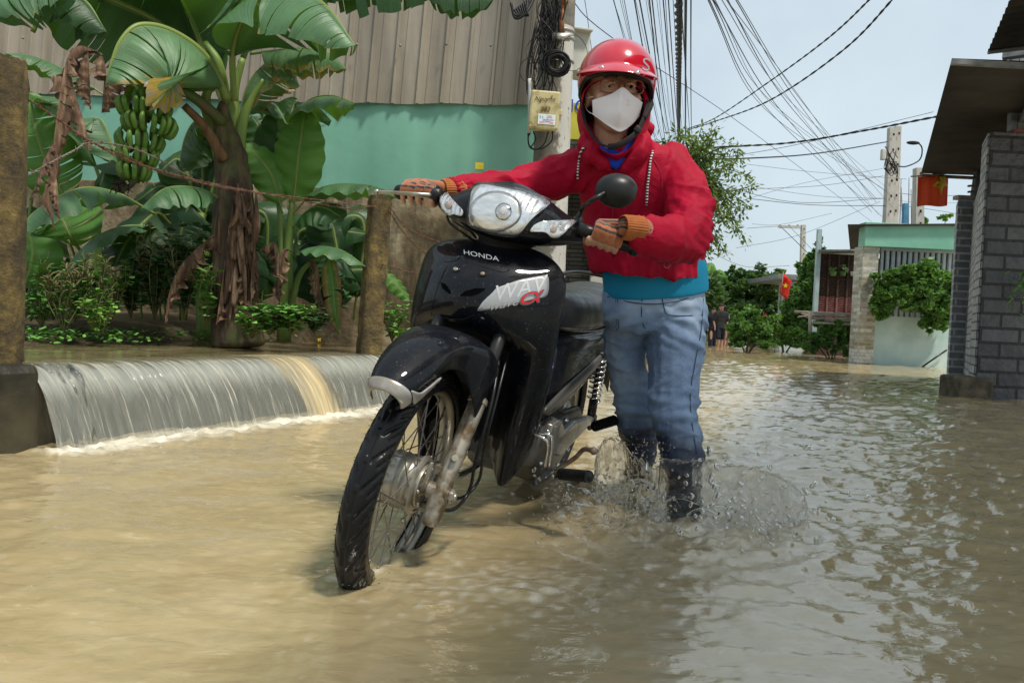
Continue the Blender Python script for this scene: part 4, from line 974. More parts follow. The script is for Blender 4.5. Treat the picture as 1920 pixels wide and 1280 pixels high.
for a, b in ((1251, 494), (1101, 512)):
    h = hit(JB, a, b, .004) or W(a, b, 2.2); mb = MB(); mb.tube([h+Vector((.008*math.cos(t), 0, .008*math.sin(t))) for t in np.linspace(0, 2*math.pi, 18)], .0009, 6); mb.build('zip_pull', M_rust, jacket)
# ---- shirt in the neck and at the hem
M_blue = simple('blue_cotton', (.008, .03, .30), (.012, .05, .42), rough=.8, bump=.3, bscale=60); M_turq = simple('turquoise_cotton', (.004, .17, .30), (.006, .22, .38), rough=.75, nscale=5, bump=.4, bscale=25, bdist=.006)
V, N_, Fc = fuse([('c', *chain((1118, 268, 2.18, .010), (1132, 288, 2.172, .014), (1150, 308, 2.165, .012))), ('c', *chain((1186, 266, 2.18, .010), (1174, 288, 2.172, .014), (1156, 310, 2.165, .012))),
   ('c', *chain((1140, 290, 2.20, .022), (1160, 300, 2.195, .024))), ], .004, 3)
V = V+N_*(.002*ridg(V[:, 0]*30, V[:, 1]*30, V[:, 2]*30))[:, None]
np_mb(V, Fc).build('shirt_collar', M_blue, person)
mb = MB(); mb.loft([pring(1222, 478, 2.37, 96, .118), pring(1226, 500, 2.38, 100, .124), pring(1228, 525, 2.39, 98, .128, zoff=lambda c, s: -.012*max(-s, 0)), pring(1230, 548, 2.395, 97, .129, zoff=lambda c, s: -.028*max(-s, 0)+.02*c), pring(1230, 548, 2.395, 93, .122, zoff=lambda c, s: -.024*max(-s, 0)+.02*c)], True, False)
mb.v = [v+Vector((0, 0, 0)) for v in mb.v]
A_ = np.array([tuple(v) for v in mb.v]); mb.build('shirt_hem', M_turq, person, sub=2)
# ---- hood
op = [(1099, 172), (1093, 200), (1096, 225), (1106, 250), (1122, 272), (1150, 288), (1180, 274), (1196, 246), (1203, 215), (1205, 190), (1199, 168), (1175, 156), (1145, 152), (1115, 158)]
ring0 = cr([W(a, b, 2.125+.0006*abs(a-1150)) for a, b in op]+[W(1099, 172, 2.125+.0006*51)], 5)[:-1]
c = sum(ring0, Vector())/len(ring0); rings = []
for sx_, sz_, dy, dx in ((.985, .985, .010, 0), (1.0, 1.0, 0, 0), (1.05, 1.03, -.004, .002), (1.13, 1.06, .010, .006), (1.22, 1.09, .04, .012), (1.26, 1.10, .09, .014), (1.18, 1.05, .15, .012), (.8, .8, .2, .01), (.4, .4, .215, .01), (.03, .03, .22, .01)):
    rings.append([Vector((c.x+(p.x-c.x)*sx_+dx, p.y+dy, c.z+(p.z-c.z)*sz_)) for p in ring0])
mb = MB(); mb.loft(rings, True, False)
A_ = np.array([tuple(v) for v in mb.v]); dd = .0035*ridg(A_[:, 0]*14, A_[:, 1]*14, A_[:, 2]*22)+.002*ridg(A_[:, 0]*40, A_[:, 1]*30, A_[:, 2]*40)
mb.v = [Vector(p)+(Vector(p)-c).normalized()*q for p, q in zip(A_, dd)]
mb.build('hood', M_red_j, person, solid=.004, sub=1)
# ---- helmet
g = NG('red_helmet_shell'); g.set(Base_Color=g.ramp(g.noise(5, 5), [(.3, (.40, .004, .018)), (.7, (.48, .008, .026))]), Roughness=.16, Coat_Weight=.9, Coat_Roughness=.03); g.bump(g.noise(60, 4), .04, .001); M_helm = g.m
Cc = W(1157, 152, 2.195); HR = Matrix.Rotation(rad(-6), 3, 'Z')@Matrix.Rotation(rad(7), 3, 'X')@Matrix.Rotation(rad(3), 3, 'Y')
def hel(a, ph, k=1.0):     # azimuth 0 = front(-y)
    sx_, cx_ = math.sin(a), math.cos(a); q = math.sin(ph)
    return Cc+HR@Vector((.1165*k*sx_*q, -.138*k*cx_*q+.008, .118*k*math.cos(ph)))
n = 64
def phm(a): return rad(interp([0, 50, 80, 110, 180], [91, 95, 112, 120, 122], abs(math.degrees((a+math.pi) % (2*math.pi)-math.pi))))
rings = [[hel(2*math.pi*k/n, max(phm(2*math.pi*k/n)*t, .01)) for k in range(n)] for t in np.linspace(0, 1, 22)]
mb = MB(); mb.loft(rings, True, False); helm = mb.build('helmet', M_helm, person, solid=.008, sub=1)
HB = bvh_of([helm])
mb = MB(); mb.tube([hel(2*math.pi*k/n, phm(2*math.pi*k/n)+.01, 1.0) for k in range(n+1)], .0042, 8, False); mb.build('helmet_edge', M_plast, helm)
mb = MB(); rings = [[hel(2*math.pi*k/n, phm(2*math.pi*k/n)+.01, q)+Vector((0, 0, dz)) for k in range(n)] for q, dz in ((.985, -.002), (.97, -.006), (.93, -.006), (.88, .004), (.85, .02))]
mb.loft(rings, True, False); mb.build('helmet_lining', M_plast, helm)
mb = MB(); rings = []
for i, t in enumerate(np.linspace(0, 1, 10)):
    row = []
    for a in np.linspace(rad(-72), rad(66), 33):
        q = (a-rad(-3))/rad(69); b = hel(a, rad(76+8*abs(q)), 1.012); L_ = .052*max(1-abs(q)**2.6, 0)+.003
        out = (HR@Vector((math.sin(a), -math.cos(a), 0)))
        row.append(b+out*(L_*t)-Vector((0, 0, 1))*(.026*t+.014*t*t*(1-abs(q)))*(.55+.45*max(1-abs(q)**3, 0)))
    rings.append(row)
mb.loft(rings, False, False); vis = mb.build('visor', M_helm, helm, solid=.003, sub=1); HB = bvh_of([helm, vis])
for a, b in ((1128, 126), (1196, 136), (1207, 141)):
    h, nn, i, d = HB.ray_cast(CP, ray(a, b).normalized())
    if h is None: continue
    if nn.dot(h-CP) > 0: nn = -nn
    r = .0072 if a < 1200 else .003
    mb = MB(); mb.lathe([(.0001, .0045), (r*.6, .004), (r*.95, .0015), (r, 0), (r, -.002)], h, nn, 16); mb.build('rivet', M_chrome, helm)
px_text('helmet_mark', 'S', simple('grey_decal', (.26, .22, .24), (.34, .30, .32), rough=.3, nscale=40), HB, (1211, 123), (34, 10), (3, -34), helm, .0012, 0, 1)
# chin strap
mb = MB()
for s, P in ((1, [(1216, 190, 2.16), (1206, 225, 2.14), (1190, 252, 2.12), (1160, 272, 2.10), (1140, 276, 2.10)]), (-1, [(1090, 190, 2.17), (1096, 225, 2.15), (1108, 250, 2.13), (1122, 268, 2.11), (1145, 277, 2.10)])):
    mb.tube(cr([W(a, b, d) for a, b, d in P], 6), .009, 8, flat=.3)
mb.tube(cr([W(1216, 170, 2.18), W(1222, 195, 2.17), W(1208, 222, 2.14)], 5), .008, 8, flat=.3)
mb.build('chin_strap', simple('black_webbing', (.012, .012, .012), (.02, .02, .02), rough=.75, bump=.5, bscale=300, bdist=.001), helm)
mb = MB(); mb.box(W(1196, 243, 2.118), (.022, .010, .016), Matrix.Rotation(rad(35), 3, 'Y')); mb.build('strap_buckle', M_plast, helm, bev=.002)
# ---- gloves
M_cuff = None
g = NG('striped_knit'); at = g.n('ShaderNodeAttribute', _attribute_name='mask')
g.set(Base_Color=g.mix(at.outputs['Fac'], g.ramp(g.noise(50, 4), [(.3, (.26, .075, .022)), (.7, (.36, .12, .04))]), (.012, .010, .014)), Roughness=.95, Sheen_Weight=.3)
wv = g.n('ShaderNodeTexWave', Scale=120.0, Distortion=1.0); g.l(g.coord(), wv.inputs['Vector']); g.bump(g.math('ADD', wv.outputs['Fac'], g.noise(400, 2)), .6, .0012); M_knit = g.m
for fs, ks, kc, wr_, A_, B_, cut, elb in ((fL, kL, kcL, wl, HL_A, HL_B, .66, W(1245, 440, 1.94)), (fR, kR, kcR, wr, HR_A, HR_B, .62, W(910, 350, 2.15))):
    P = hand_parts(fs, ks, kc, wr_, .0028, cut)
    ax = (elb-kc).normalized()
    P.append(('c', [wr_.lerp(kc, .15), wr_+ax*.012, wr_+ax*.03], [.0285, .029, .030]))
    V, N_, Fc = fuse(P, .0026, 3)
    bar = (B_-A_).normalized(); n_ = np.array(bar.cross(FWD).normalized())
    if n_[2] < 0: n_ = -n_
    s_ = (V-np.array(A_))@n_; f_ = (V-np.array(A_))@np.array(-FWD)
    q = s_+.5*f_*(s_ > .02)
    q = q+.002*pn(V[:, 0]*40, V[:, 1]*40, V[:, 2]*40)
    dw = ((V-np.array(wr_))@np.array(ax))
    m = (((q > .010) & (q < .0165)) | ((q > .021) & (q < .0245)) | ((q > .029) & (q < .036))) & (dw < -.02)
    mb = np_mb(V, Fc); mb.col = m.astype(float); gv = mb.build('glove', M_knit, person)
    rings = []; u = ax.orthogonal().normalized(); v = ax.cross(u)
    for t, rr_ in ((-.028, .0275), (-.02, .0305), (.0, .0312), (.012, .0316), (.028, .0316), (.031, .029)):
        rings.append([wr_+ax*t+(u*math.cos(a)+v*math.sin(a))*rr_*(1+.03*math.sin(a*30)) for a in np.linspace(0, 2*math.pi, 120, endpoint=False)])
    mb = MB(); mb.col = None; mb.loft(rings, True, False)
    mb.build('ribbed_cuff', simple('rust_knit', (.28, .085, .025), (.36, .12, .04), rough=.95, nscale=50) if 'rust_knit' not in MATS else MATS['rust_knit'], gv)
# ---- jeans
g = NG('denim'); c = g.n('ShaderNodeTexCoord'); sp = g.n('ShaderNodeSeparateXYZ'); g.l(c.outputs['Object'], sp.inputs[0])
n1 = g.noise(5, 6); hz = g.math('ADD', sp.outputs[2], g.math('MULTIPLY', g.math('SUBTRACT', g.noise(6, 5), .5), .20))
dry = g.ramp(n1, [(.3, (.055, .105, .21)), (.5, (.12, .20, .34)), (.72, (.34, .44, .58))])
fade = g.ramp(hz, [(.34, 0), (.42, 1)])      # soaked up to the knee
weave = g.noise(1.0, 3, g.coord(scale=(260, 260, 900)))
cold = g.mix(g.ramp(weave, [(.35, 0), (.65, 1)]), dry, g.mix(.35, dry, (.34, .41, .50)))
g.set(Base_Color=g.mix(fade, (.008, .016, .042), cold), Roughness=g.ramp(fade, [(0, .5), (1, .88)])); g.bump(weave, .35, .0012); M_denim = g.m
def grow(L, g_): return [(a, b, d, r+g_) for a, b, d, r in L]
jn = [('l', [pring(1226, 522, 2.40, 88, .115), pring(1226, 550, 2.40, 94, .122), pring(1226, 580, 2.40, 98, .126), pring(1228, 605, 2.40, 98, .122), pring(1230, 625, 2.40, 92, .10)]),
      ('c', *chain((1262, 590, 2.385, .098), (1268, 640, 2.355, .096), (1266, 700, 2.32, .082), (1264, 760, 2.29, .074), (1272, 815, 2.26, .066), (1279, 862, 2.235, .063))),
      ('c', *chain((1184, 590, 2.42, .088), (1171, 640, 2.45, .072), (1177, 700, 2.49, .064), (1188, 760, 2.51, .064), (1197, 815, 2.57, .062), (1200, 856, 2.61, .056)))]
V, N_, Fc = fuse(jn, .0062, 5)
x, y, z = V.T
kz = .36; kn = np.exp(-((z-.335)/.075)**2); cz = np.exp(-((z-.60)/.06)**2)
w_ = .007*cr_(x*5+z*5, y*5, z*9)+.005*cr_(x*9-z*9, y*9, z*14+4)+.002*cr_(x*24, y*24, z*34)-.005+kn*(.013*cr_(x*5+z*4, y*5, z*24)+.003*np.sin(z*150+5*pn(x*9, y*9, z*5)))+cz*.0035*np.sin((z*1.2+np.abs(x-.46)*.7)*120+2*pn(x*8, y*8, z*8))
lo = np.exp(-((z-.24)/.05)**2); w_ += lo*.004*ridg(x*8, y*8, z*30)
V = V+N_*w_[:, None]
jeans = np_mb(V, Fc).build('jeans', M_denim, person, sub=1, origin=None)
NB = bvh_of([jeans]); M_thread = simple('dark_stitch', (.05, .08, .14), rough=.9)
def nstrip(nm, pts, r=.0012, m=None, off=.0014):
    P = [hit(NB, a, b, off) for a, b in pts]; mb = MB(); mb.tube(cr(P, 5), r, 5); mb.build(nm, m or M_thread, jeans)
nstrip('seam', [(1318, 560), (1314, 620), (1303, 680), (1294, 740), (1298, 800), (1306, 850)], .0016); nstrip('fly_seam', [(1204, 560), (1203, 590), (1207, 610), (1216, 622)], .0018)
nstrip('pocket', [(1240, 552), (1246, 580), (1254, 590), (1290, 592), (1316, 590)], .0014); nstrip('pocket', [(1158, 548), (1160, 600), (1157, 618), (1134, 620)], .0016); nstrip('pocket', [(1154, 548), (1156, 600), (1153, 613), (1134, 615)], .0010)
nstrip('waistband', [(1140, 556), (1180, 566), (1230, 570), (1280, 562), (1318, 548)], .0018)
# ---- boots
M_boot = simple('wet_boot', (.006, .009, .014), (.014, .02, .028), rough=.25, nscale=14, bump=.4, bscale=30, bdist=.004)
for L, ftv, r0 in ((((1279, 850, 2.24), (1281, 900, 2.225), (1283, 950, 2.21), (1284, 1003, 2.20)), Vector((.0, -.16, -.02)), .052), (((1199, 845, 2.60), (1197, 880, 2.62), (1196, 905, 2.64), (1195, 930, 2.66)), Vector((-.02, -.14, -.02)), .047)):
    P = [W(*p) for p in L]; e = P[-1]
    V, N_, Fc = fuse([('c', P+[e-Vector((0, 0, .03))], [r0, r0*.97, r0*.93, r0*.86, r0*.84]), ('c', [e-Vector((0, -.03, .04)), e+ftv*.5-Vector((0, 0, .045)), e+ftv-Vector((0, 0, .055))], [r0*.8, r0*.74, r0*.6])], .006, 4)
    x, y, z = V.T; V = V+N_*(.003*ridg(x*12, y*12, z*25)+.002*ridg(x*25, y*25, z*40))[:, None]
    np_mb(V, Fc).build('boot', M_boot, person, sub=1)
# ================================================================== BANANA PLANTS, FENCE, WEEDS
def leafmat(name, top, vein, dry, dryamt, trans=.3, rough=.42, tr=(.10, .22, .01)):
    g = NG(name); uv = g.n('ShaderNodeTexCoord').outputs['UV']; sp = g.n('ShaderNodeSeparateXYZ'); g.l(uv, sp.inputs[0])
    def uvn(sc, d=3, off=(0, 0, 0)):
        m = g.n('ShaderNodeMapping', Scale=sc, Location=off); g.l(uv, m.inputs['Vector']); return g.noise(1.0, d, m.outputs['Vector'])
    fine = uvn((150, .8, 1), 3); mid = uvn((34, 1.2, 1), 3); big = g.noise(5, 4)
    q = sp.outputs[1]
    col = g.mix(g.ramp(fine, [(.38, 0), (.62, 1)]), top, vein)
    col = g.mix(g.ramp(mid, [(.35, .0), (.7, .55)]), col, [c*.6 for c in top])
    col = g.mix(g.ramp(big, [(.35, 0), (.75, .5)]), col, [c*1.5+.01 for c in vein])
    edge = g.math('ADD', q, g.math('MULTIPLY', g.math('SUBTRACT', uvn((26, 5, 1), 6, (3, 1, 0)), .5), 1.1))
    e0 = 1.25-dryamt
    ed = g.ramp(g.math('MULTIPLY', edge, .5), [(min(.98, e0*.5), 0), (min(.985, e0*.5+.03), 1)]); ed2 = g.ramp(g.math('MULTIPLY', edge, .5), [(min(.99, e0*.5+.04), 0), (min(1, e0*.5+.09), 1)])
    col = g.mix(ed, col, (.42, .27, .02)); col = g.mix(ed2, col, dry)
    rib = g.ramp(q, [(.035, 1), (.06, 0)]); col = g.mix(rib, col, (.22, .30, .07))
    g.set(Base_Color=col, Roughness=rough, Specular_IOR_Level=.45); g.bump(g.math('ADD', fine, g.math('MULTIPLY', mid, 1.3)), .5, .006)
    if trans:
        t = g.n('ShaderNodeBsdfTranslucent'); t.inputs['Color'].default_value = (*tr, 1); m = g.n('ShaderNodeMixShader'); m.inputs[0].default_value = trans
        g.l(g.b.outputs[0], m.inputs[1]); g.l(t.outputs[0], m.inputs[2]); g.l(m.outputs[0], g.out.inputs['Surface'])
    return g.m
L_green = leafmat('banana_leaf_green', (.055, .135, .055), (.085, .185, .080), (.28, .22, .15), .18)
L_dry = leafmat('banana_leaf_dry_edged', (.085, .18, .075), (.12, .235, .105), (.30, .24, .17), .42)  # leaf green raised so the colour itself reads as top-lit
L_shaded = leafmat('banana_leaf_shaded', (.016, .055, .016), (.024, .078, .020), (.2, .15, .08), .1, trans=.35)  # darker leaf copy: backlight and shade are put into its colour
L_bright = leafmat('banana_leaf_bright', (.065, .18, .028), (.10, .24, .042), (.3, .2, .1), .12, trans=.35, tr=(.14, .3, .01))
L_yel = leafmat('banana_leaf_yellowing', (.05, .14, .03), (.08, .2, .04), (.25, .15, .07), .85)
g = NG('dead_leaf'); n = g.noise(1.0, 5, g.coord(scale=(30, 30, 5)), dist=.5)
g.set(Base_Color=g.ramp(n, [(.3, (.035, .018, .010)), (.5, (.11, .06, .032)), (.66, (.23, .15, .09)), (.8, (.34, .27, .19))]), Roughness=.85); g.bump(g.noise(1.0, 5, g.coord(scale=(90, 90, 12))), .8, .008); L_dead = g.m
M_stalk = simple('banana_stalk', (.10, .17, .03), (.16, .22, .06), rough=.4, stretch=(20, 20, 2), nscale=1, bump=.3, bscale=20)
M_stalkb = simple('brown_stalk', (.09, .045, .02), (.18, .11, .05), rough=.7, stretch=(20, 20, 2), nscale=1, bump=.5, bscale=20)
def add_uv(mb, n0, uvs): 
    if mb.uv is None: mb.uv = [(0, 0)]*n0
    mb.uv += uvs
def leaf(mb, ctrl, hw, droop=(10, 70), tears=6, seed=0, up=None, asym=(1, 1), rip=.12, base=.12, rag=.0, tube=True, n=54, tip=.75, wav=.012):
    R = random.Random(seed); P = cr(ctrl, max(4, n//(len(ctrl)-1))); m = len(P)
    # arc length parameter
    L = [0]
    for a, b in zip(P, P[1:]): L.append(L[-1]+(b-a).length)
    T = [x/L[-1] for x in L]; upv = Vector(up) if up else Vector((0, 0, 1)); S = []; Nn = []
    prev = None
    for i in range(m):
        t = (P[min(i+1, m-1)]-P[max(i-1, 0)]).normalized()
        s = t.cross(upv)
        if s.length < .15 and prev is not None: s = prev.copy()
        s.normalize()
        if prev is not None and s.dot(prev) < 0: s = -s
        if prev is not None: s = (s*.4+prev*.6).normalized()
        prev = s.copy(); S.append(s); Nn.append(s.cross(t).normalized())
    def wshape(t): return hw*(math.sin(math.pi*min(1, max(0, (t-base)/(1-base)))**tip)**.62 if t > base else 0)
    J = 7
    for sd in (1, -1):
        cuts = sorted([base]+[base+(1-base)*R.random() for _ in range(tears)]+[1.0])
        for c0, c1 in zip(cuts, cuts[1:]):
            if c1-c0 < .012: continue
            k = max(3, int((c1-c0)*m*1.1)+2); dr = R.uniform(-.5, 1)*rip*60; ph = R.uniform(0, 6); sl = 1-R.random()*rag
            n0 = len(mb.v); uvs = []; vs = []
            for a in range(k):
                u0 = a/(k-1); t = c0+(c1-c0)*u0; gx = t*(1); i = min(m-2, max(0, int(np.searchsorted(T, gx))-1)); f = (gx-T[i])/max(T[i+1]-T[i], 1e-6)
                p = P[i].lerp(P[i+1], f); s = S[i].lerp(S[i+1], f)*sd; nn = Nn[i].lerp(Nn[i+1], f); tt = (P[i+1]-P[i]).normalized()
                if nn.dot(upv) < 0: nn = -nn
                w_ = wshape(t)*asym[0 if sd > 0 else 1]*sl; q_ = p.copy(); vs.append(p.copy()); uvs.append((t+sd*.0, 0))
                for j in range(1, J+1):
                    q = j/J; al = rad(droop[0]+(droop[1]-droop[0])*q+dr*q)
                    d = s*math.cos(al)-nn*math.sin(al)
                    # gravity pulls torn strips straight down
                    q_ = q_+d*(w_/J)
                    edge = (u0-.5)*(1-.10*q*(rip > 0)*(tears > 0)) -(u0-.5)
                    off = tt*edge*(c1-c0)*L[-1]+nn*(wav*math.sin(t*38*sd+ph+q*2)*q)
                    sweep = tt*(.22*w_*q*q)
                    vs.append(q_+off+sweep); uvs.append((t+sd*3.3, q))
            fs = [(a*(J+1)+j, a*(J+1)+j+1, (a+1)*(J+1)+j+1, (a+1)*(J+1)+j) for a in range(k-1) for j in range(J)]
            mb.add(vs, fs); add_uv(mb, n0, uvs)
    if tube:
        n0 = len(mb.v); rr = [max(.0025, .017*(hw/.35)*(1-.85*t)) for t in T]; mb.tube([p-nn*.004 for p, nn in zip(P, Nn)], rr, 7); add_uv(mb, n0, [(0, .0)]*(len(mb.v)-n0))
def Wp(*a): return [W(p[0], p[1], p[2]) for p in a]
def one_leaf(parent, mat, ctrl, hw, **k):
    mb = MB(); leaf(mb, Wp(*ctrl), hw, **k); return mb.build('leaf', mat, parent)
# ---- main plant
bp1 = empty('banana_plant', W(442, 640, 5.1), 'tall banana plant with a hanging bunch of green bananas and a brown shaggy trunk', 'banana plant')
mb = MB(); P = cr(Wp((448, 655, 5.1), (442, 560, 5.1), (436, 450, 5.1), (440, 370, 5.1), (434, 300, 5.1), (424, 240, 5.05), (420, 190, 5.0)), 6); 
mb.tube(P, [.165, .14, .125, .11, .095, .06, .02], 22)
A_ = np.array([tuple(v) for v in mb.v]); dd = .022*ridg(A_[:, 0]*14, A_[:, 1]*14, A_[:, 2]*2.2)+.008*ridg(A_[:, 0]*45, A_[:, 1]*45, A_[:, 2]*6); cx_ = W(438, 400, 5.1)
mb.v = [Vector(p)+(Vector((p[0]-cx_.x, p[1]-cx_.y, 0)).normalized())*q for p, q in zip(A_, dd)]
g = NG('banana_trunk'); n = g.noise(1.0, 8, g.coord(scale=(16, 16, 2.4)), rough=.7, dist=.4); n2 = g.noise(4, 6)
g.set(Base_Color=g.mix(g.ramp(n2, [(.5, 0), (.66, .8)]), g.ramp(n, [(.32, (.010, .007, .005)), (.5, (.055, .032, .018)), (.65, (.15, .09, .05)), (.8, (.26, .17, .10))]), (.09, .11, .03)), Roughness=.8); g.bump(n, .9, .03); M_btrunk = g.m
mb.build('trunk', M_btrunk, bp1, sub=1)
# fresh stalks in the crown
mb = MB()
for pts, r in ((((418, 300, 5.1), (400, 240, 5.05), (385, 190, 4.95), (400, 150, 4.9)), (.06, .05, .035, .022)), (((440, 310, 5.1), (437, 240, 5.1), (440, 170, 5.1), (455, 110, 5.1)), (.06, .05, .03, .022)), (((446, 320, 5.1), (452, 240, 5.1), (470, 190, 5.1), (495, 150, 5.1)), (.05, .04, .025, .018)), (((430, 300, 5.1), (425, 200, 5.1), (410, 120, 5.0), (385, 80, 5.0)), (.05, .04, .03, .02))):
    mb.tube(cr(Wp(*pts), 6), r, 12, flat=.8)
mb.build('leaf_stalk', M_stalk, bp1)
mb = MB(); mb.tube(cr(Wp((420, 300, 5.0), (385, 240, 4.9), (345, 198, 4.8)), 6), [.04, .032, .024], 10); mb.build('broken_stalk', M_stalkb, bp1)
# leaves
one_leaf(bp1, L_dry, ((428, 185, 4.95), (385, 105, 4.8), (322, 58, 4.62), (262, 46, 4.45), (226, 74, 4.36), (206, 122, 4.32), (198, 160, 4.32)), .70, droop=(28, 96), tears=12, seed=3, asym=(.85, 1.0), rip=.22, base=.06, tip=.5, wav=.02)
one_leaf(bp1, L_green, ((440, 190, 5.05), (438, 90, 4.95), (470, 10, 4.8), (540, -28, 4.65), (612, 10, 4.5), (668, 88, 4.4)), .50, droop=(20, 78), tears=8, seed=5, rip=.08, base=.16, tip=.7)
one_leaf(bp1, L_shaded, ((425, 200, 5.2), (385, 105, 5.25), (345, 20, 5.2), (290, -60, 5.0), (200, -110, 4.8)), .66, droop=(-4, 14), tears=3, seed=8, up=(.2, 1.0, .55), rip=.04, base=.2)
one_leaf(bp1, L_shaded, ((400, 170, 5.3), (320, 60, 5.3), (220, 5, 5.1), (110, -30, 4.9), (0, -20, 4.7)), .46, droop=(5, 45), tears=9, seed=9, up=(.0, .9, .6), rip=.12, base=.15)
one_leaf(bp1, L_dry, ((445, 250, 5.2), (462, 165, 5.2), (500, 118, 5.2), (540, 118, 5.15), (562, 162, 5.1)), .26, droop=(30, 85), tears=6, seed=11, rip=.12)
one_leaf(bp1, L_shaded, ((450, 120, 5.3), (520, -30, 5.1), (640, -70, 4.9), (760, -55, 4.8), (850, -25, 4.7)), .46, droop=(60, 100), tears=26, seed=12, rip=.10, rag=.45)
one_leaf(bp1, L_green, ((420, 200, 5.2), (390, 60, 5.3), (430, -40, 5.3), (480, -60, 5.3)), .4, droop=(0, 30), tears=4, seed=16, up=(.3, .9, .3))
one_leaf(bp1, L_dry, ((470, 100, 5.2), (560, 90, 5.0), (620, 100, 4.9), (650, 130, 4.85)), .2, droop=(40, 88), tears=7, seed=18, rip=.12)
one_leaf(bp1, L_shaded, ((760, -50, 4.6), (840, -40, 4.6), (935, -12, 4.6)), .22, droop=(60, 92), tears=4, seed=19)
one_leaf(bp1, L_shaded, ((415, 230, 5.2), (370, 225, 5.2), (345, 262, 5.2), (335, 320, 5.2)), .26, droop=(25, 80), tears=5, seed=21)
one_leaf(bp1, L_green, ((410, 370, 5.0), (370, 352, 4.8), (310, 352, 4.6), (262, 392, 4.5)), .20, droop=(15, 60), tears=2, seed=22)
# dead leaves
for c, w_, dr, sd in ((((190, 100, 4.6), (150, 86, 4.45), (126, 110, 4.4), (112, 180, 4.37), (100, 270, 4.36), (92, 350, 4.35), (100, 430, 4.35)), .085, (40, 120), 31), (((135, 90, 4.42), (128, 130, 4.42), (122, 190, 4.4), (112, 240, 4.4), (96, 300, 4.4)), .10, (30, 110), 36), (((128, 110, 4.42), (140, 170, 4.42), (158, 230, 4.42), (172, 285, 4.42)), .075, (30, 110), 32), (((190, 100, 4.5), (198, 130, 4.5), (196, 170, 4.5), (192, 212, 4.5)), .12, (20, 80), 33), (((165, 95, 4.5), (168, 140, 4.5), (170, 205, 4.5)), .10, (20, 80), 34), (((98, 270, 4.35), (78, 310, 4.33), (66, 350, 4.33), (56, 375, 4.33)), .05, (30, 110), 35), (((100, 300, 4.36), (108, 350, 4.36), (112, 410, 4.36)), .06, (30, 110), 37)):
    mb = MB(); leaf(mb, Wp(*c), w_, droop=dr, tears=4, seed=sd, rip=.3, rag=.35, wav=.014, base=.02); mb.build('dead_leaf', L_dead, bp1)
mb = MB()
for k in range(34):      # dry sheaths hanging round the trunk
    x = 440+rnd.uniform(-36, 42); y0 = rnd.uniform(340, 500); d = 5.1-.13-rnd.random()*.03+abs(x-440)*.0022; ln = rnd.uniform(50, 150)
    mb.tube(cr(Wp((x, y0, d), (x+rnd.uniform(-8, 8), y0+ln*.5, d-.03), (x+rnd.uniform(-16, 16), min(y0+ln, 628), d-.05)), 5), [.008, rnd.uniform(.012, .028), rnd.uniform(.006, .02)], 6, flat=.25)
mb.build('dry_sheath', L_dead, bp1)['kind'] = 'stuff'
for c, w_, sd in ((((470, 360, 5.0), (478, 440, 4.95), (470, 540, 4.9), (478, 600, 4.9)), .10, 41), (((425, 470, 4.98), (415, 540, 4.9), (405, 610, 4.85)), .13, 42), (((455, 460, 4.95), (462, 530, 4.88), (458, 610, 4.85)), .13, 43), (((485, 470, 5.0), (515, 455, 4.95), (525, 500, 4.9), (520, 560, 4.9)), .12, 44), (((400, 440, 5.0), (345, 490, 4.9), (318, 545, 4.8), (310, 605, 4.75)), .14, 45)):
    mb = MB(); leaf(mb, Wp(*c), w_, droop=(50, 140), tears=6, seed=sd, rip=.5, rag=.35, wav=.03, base=.02); mb.build('dead_leaf', L_dead, bp1)
# bunch of bananas
M_ban = simple('green_banana', (.05, .125, .016), (.10, .19, .03), rough=.38, nscale=14, bump=.1, bscale=60); M_bstem = simple('bunch_stem', (.05, .09, .02), (.09, .07, .03), rough=.6)
mb = MB(); SP = cr(Wp((420, 230, 5.0), (350, 175, 4.75), (290, 175, 4.6), (268, 215, 4.55), (266, 290, 4.55), (248, 345, 4.55), (228, 350, 4.52)), 8); mb.tube(SP, [.04, .032, .03, .028, .024, .016, .012], 10)
bunch = mb.build('banana_bunch', M_bstem, bp1)
for tier, (cx, cy, cnt, R_, ln, s0) in enumerate(((288, 196, 13, .085, .125, .4), (270, 216, 17, .12, .13, .0), (280, 246, 17, .12, .13, .3), (262, 276, 15, .105, .125, .1), (258, 302, 13, .09, .12, .5), (252, 330, 11, .07, .11, .2))):
    c = W(cx, cy, 4.55)
    for k in range(cnt):
        a = 2*math.pi*(k+s0)/cnt+rnd.uniform(-.08, .08); o = Vector((math.cos(a), math.sin(a), 0)); j = rnd.uniform(-.01, .01); l = ln*rnd.uniform(.9, 1.08)
        p = [c+o*R_*.45+Vector((0, 0, .01+j)), c+o*R_*.95+Vector((0, 0, -.005+j)), c+o*(R_*1.22)+Vector((0, 0, .03+j+l*.15)), c+o*(R_*1.2)+Vector((0, 0, j+l*.62)), c+o*R_*1.08+Vector((0, 0, j+l*.80))]
        if tier in (0, 5) or True:
            p = [q if i == 0 else q+Vector((0, 0, -.012)) for i, q in enumerate(p)]
        mb = MB(); mb.tube(cr(p, 3), [.006, .0125, .0165, .0165, .0125, .004], 8); mb.build('banana', M_ban, bunch)
mb = MB()
for k in range(50):
    c = W(226+rnd.gauss(0, 8), 348+rnd.gauss(0, 5), 4.52+rnd.uniform(-.03, .03)); mb.tube([c, c+Vector((rnd.gauss(0, .03), rnd.gauss(0, .03), rnd.gauss(-.01, .03)))], .003, 4)
mb.build('withered_flower', simple('withered', (.01, .007, .005), (.05, .03, .02), rough=.9), bunch)
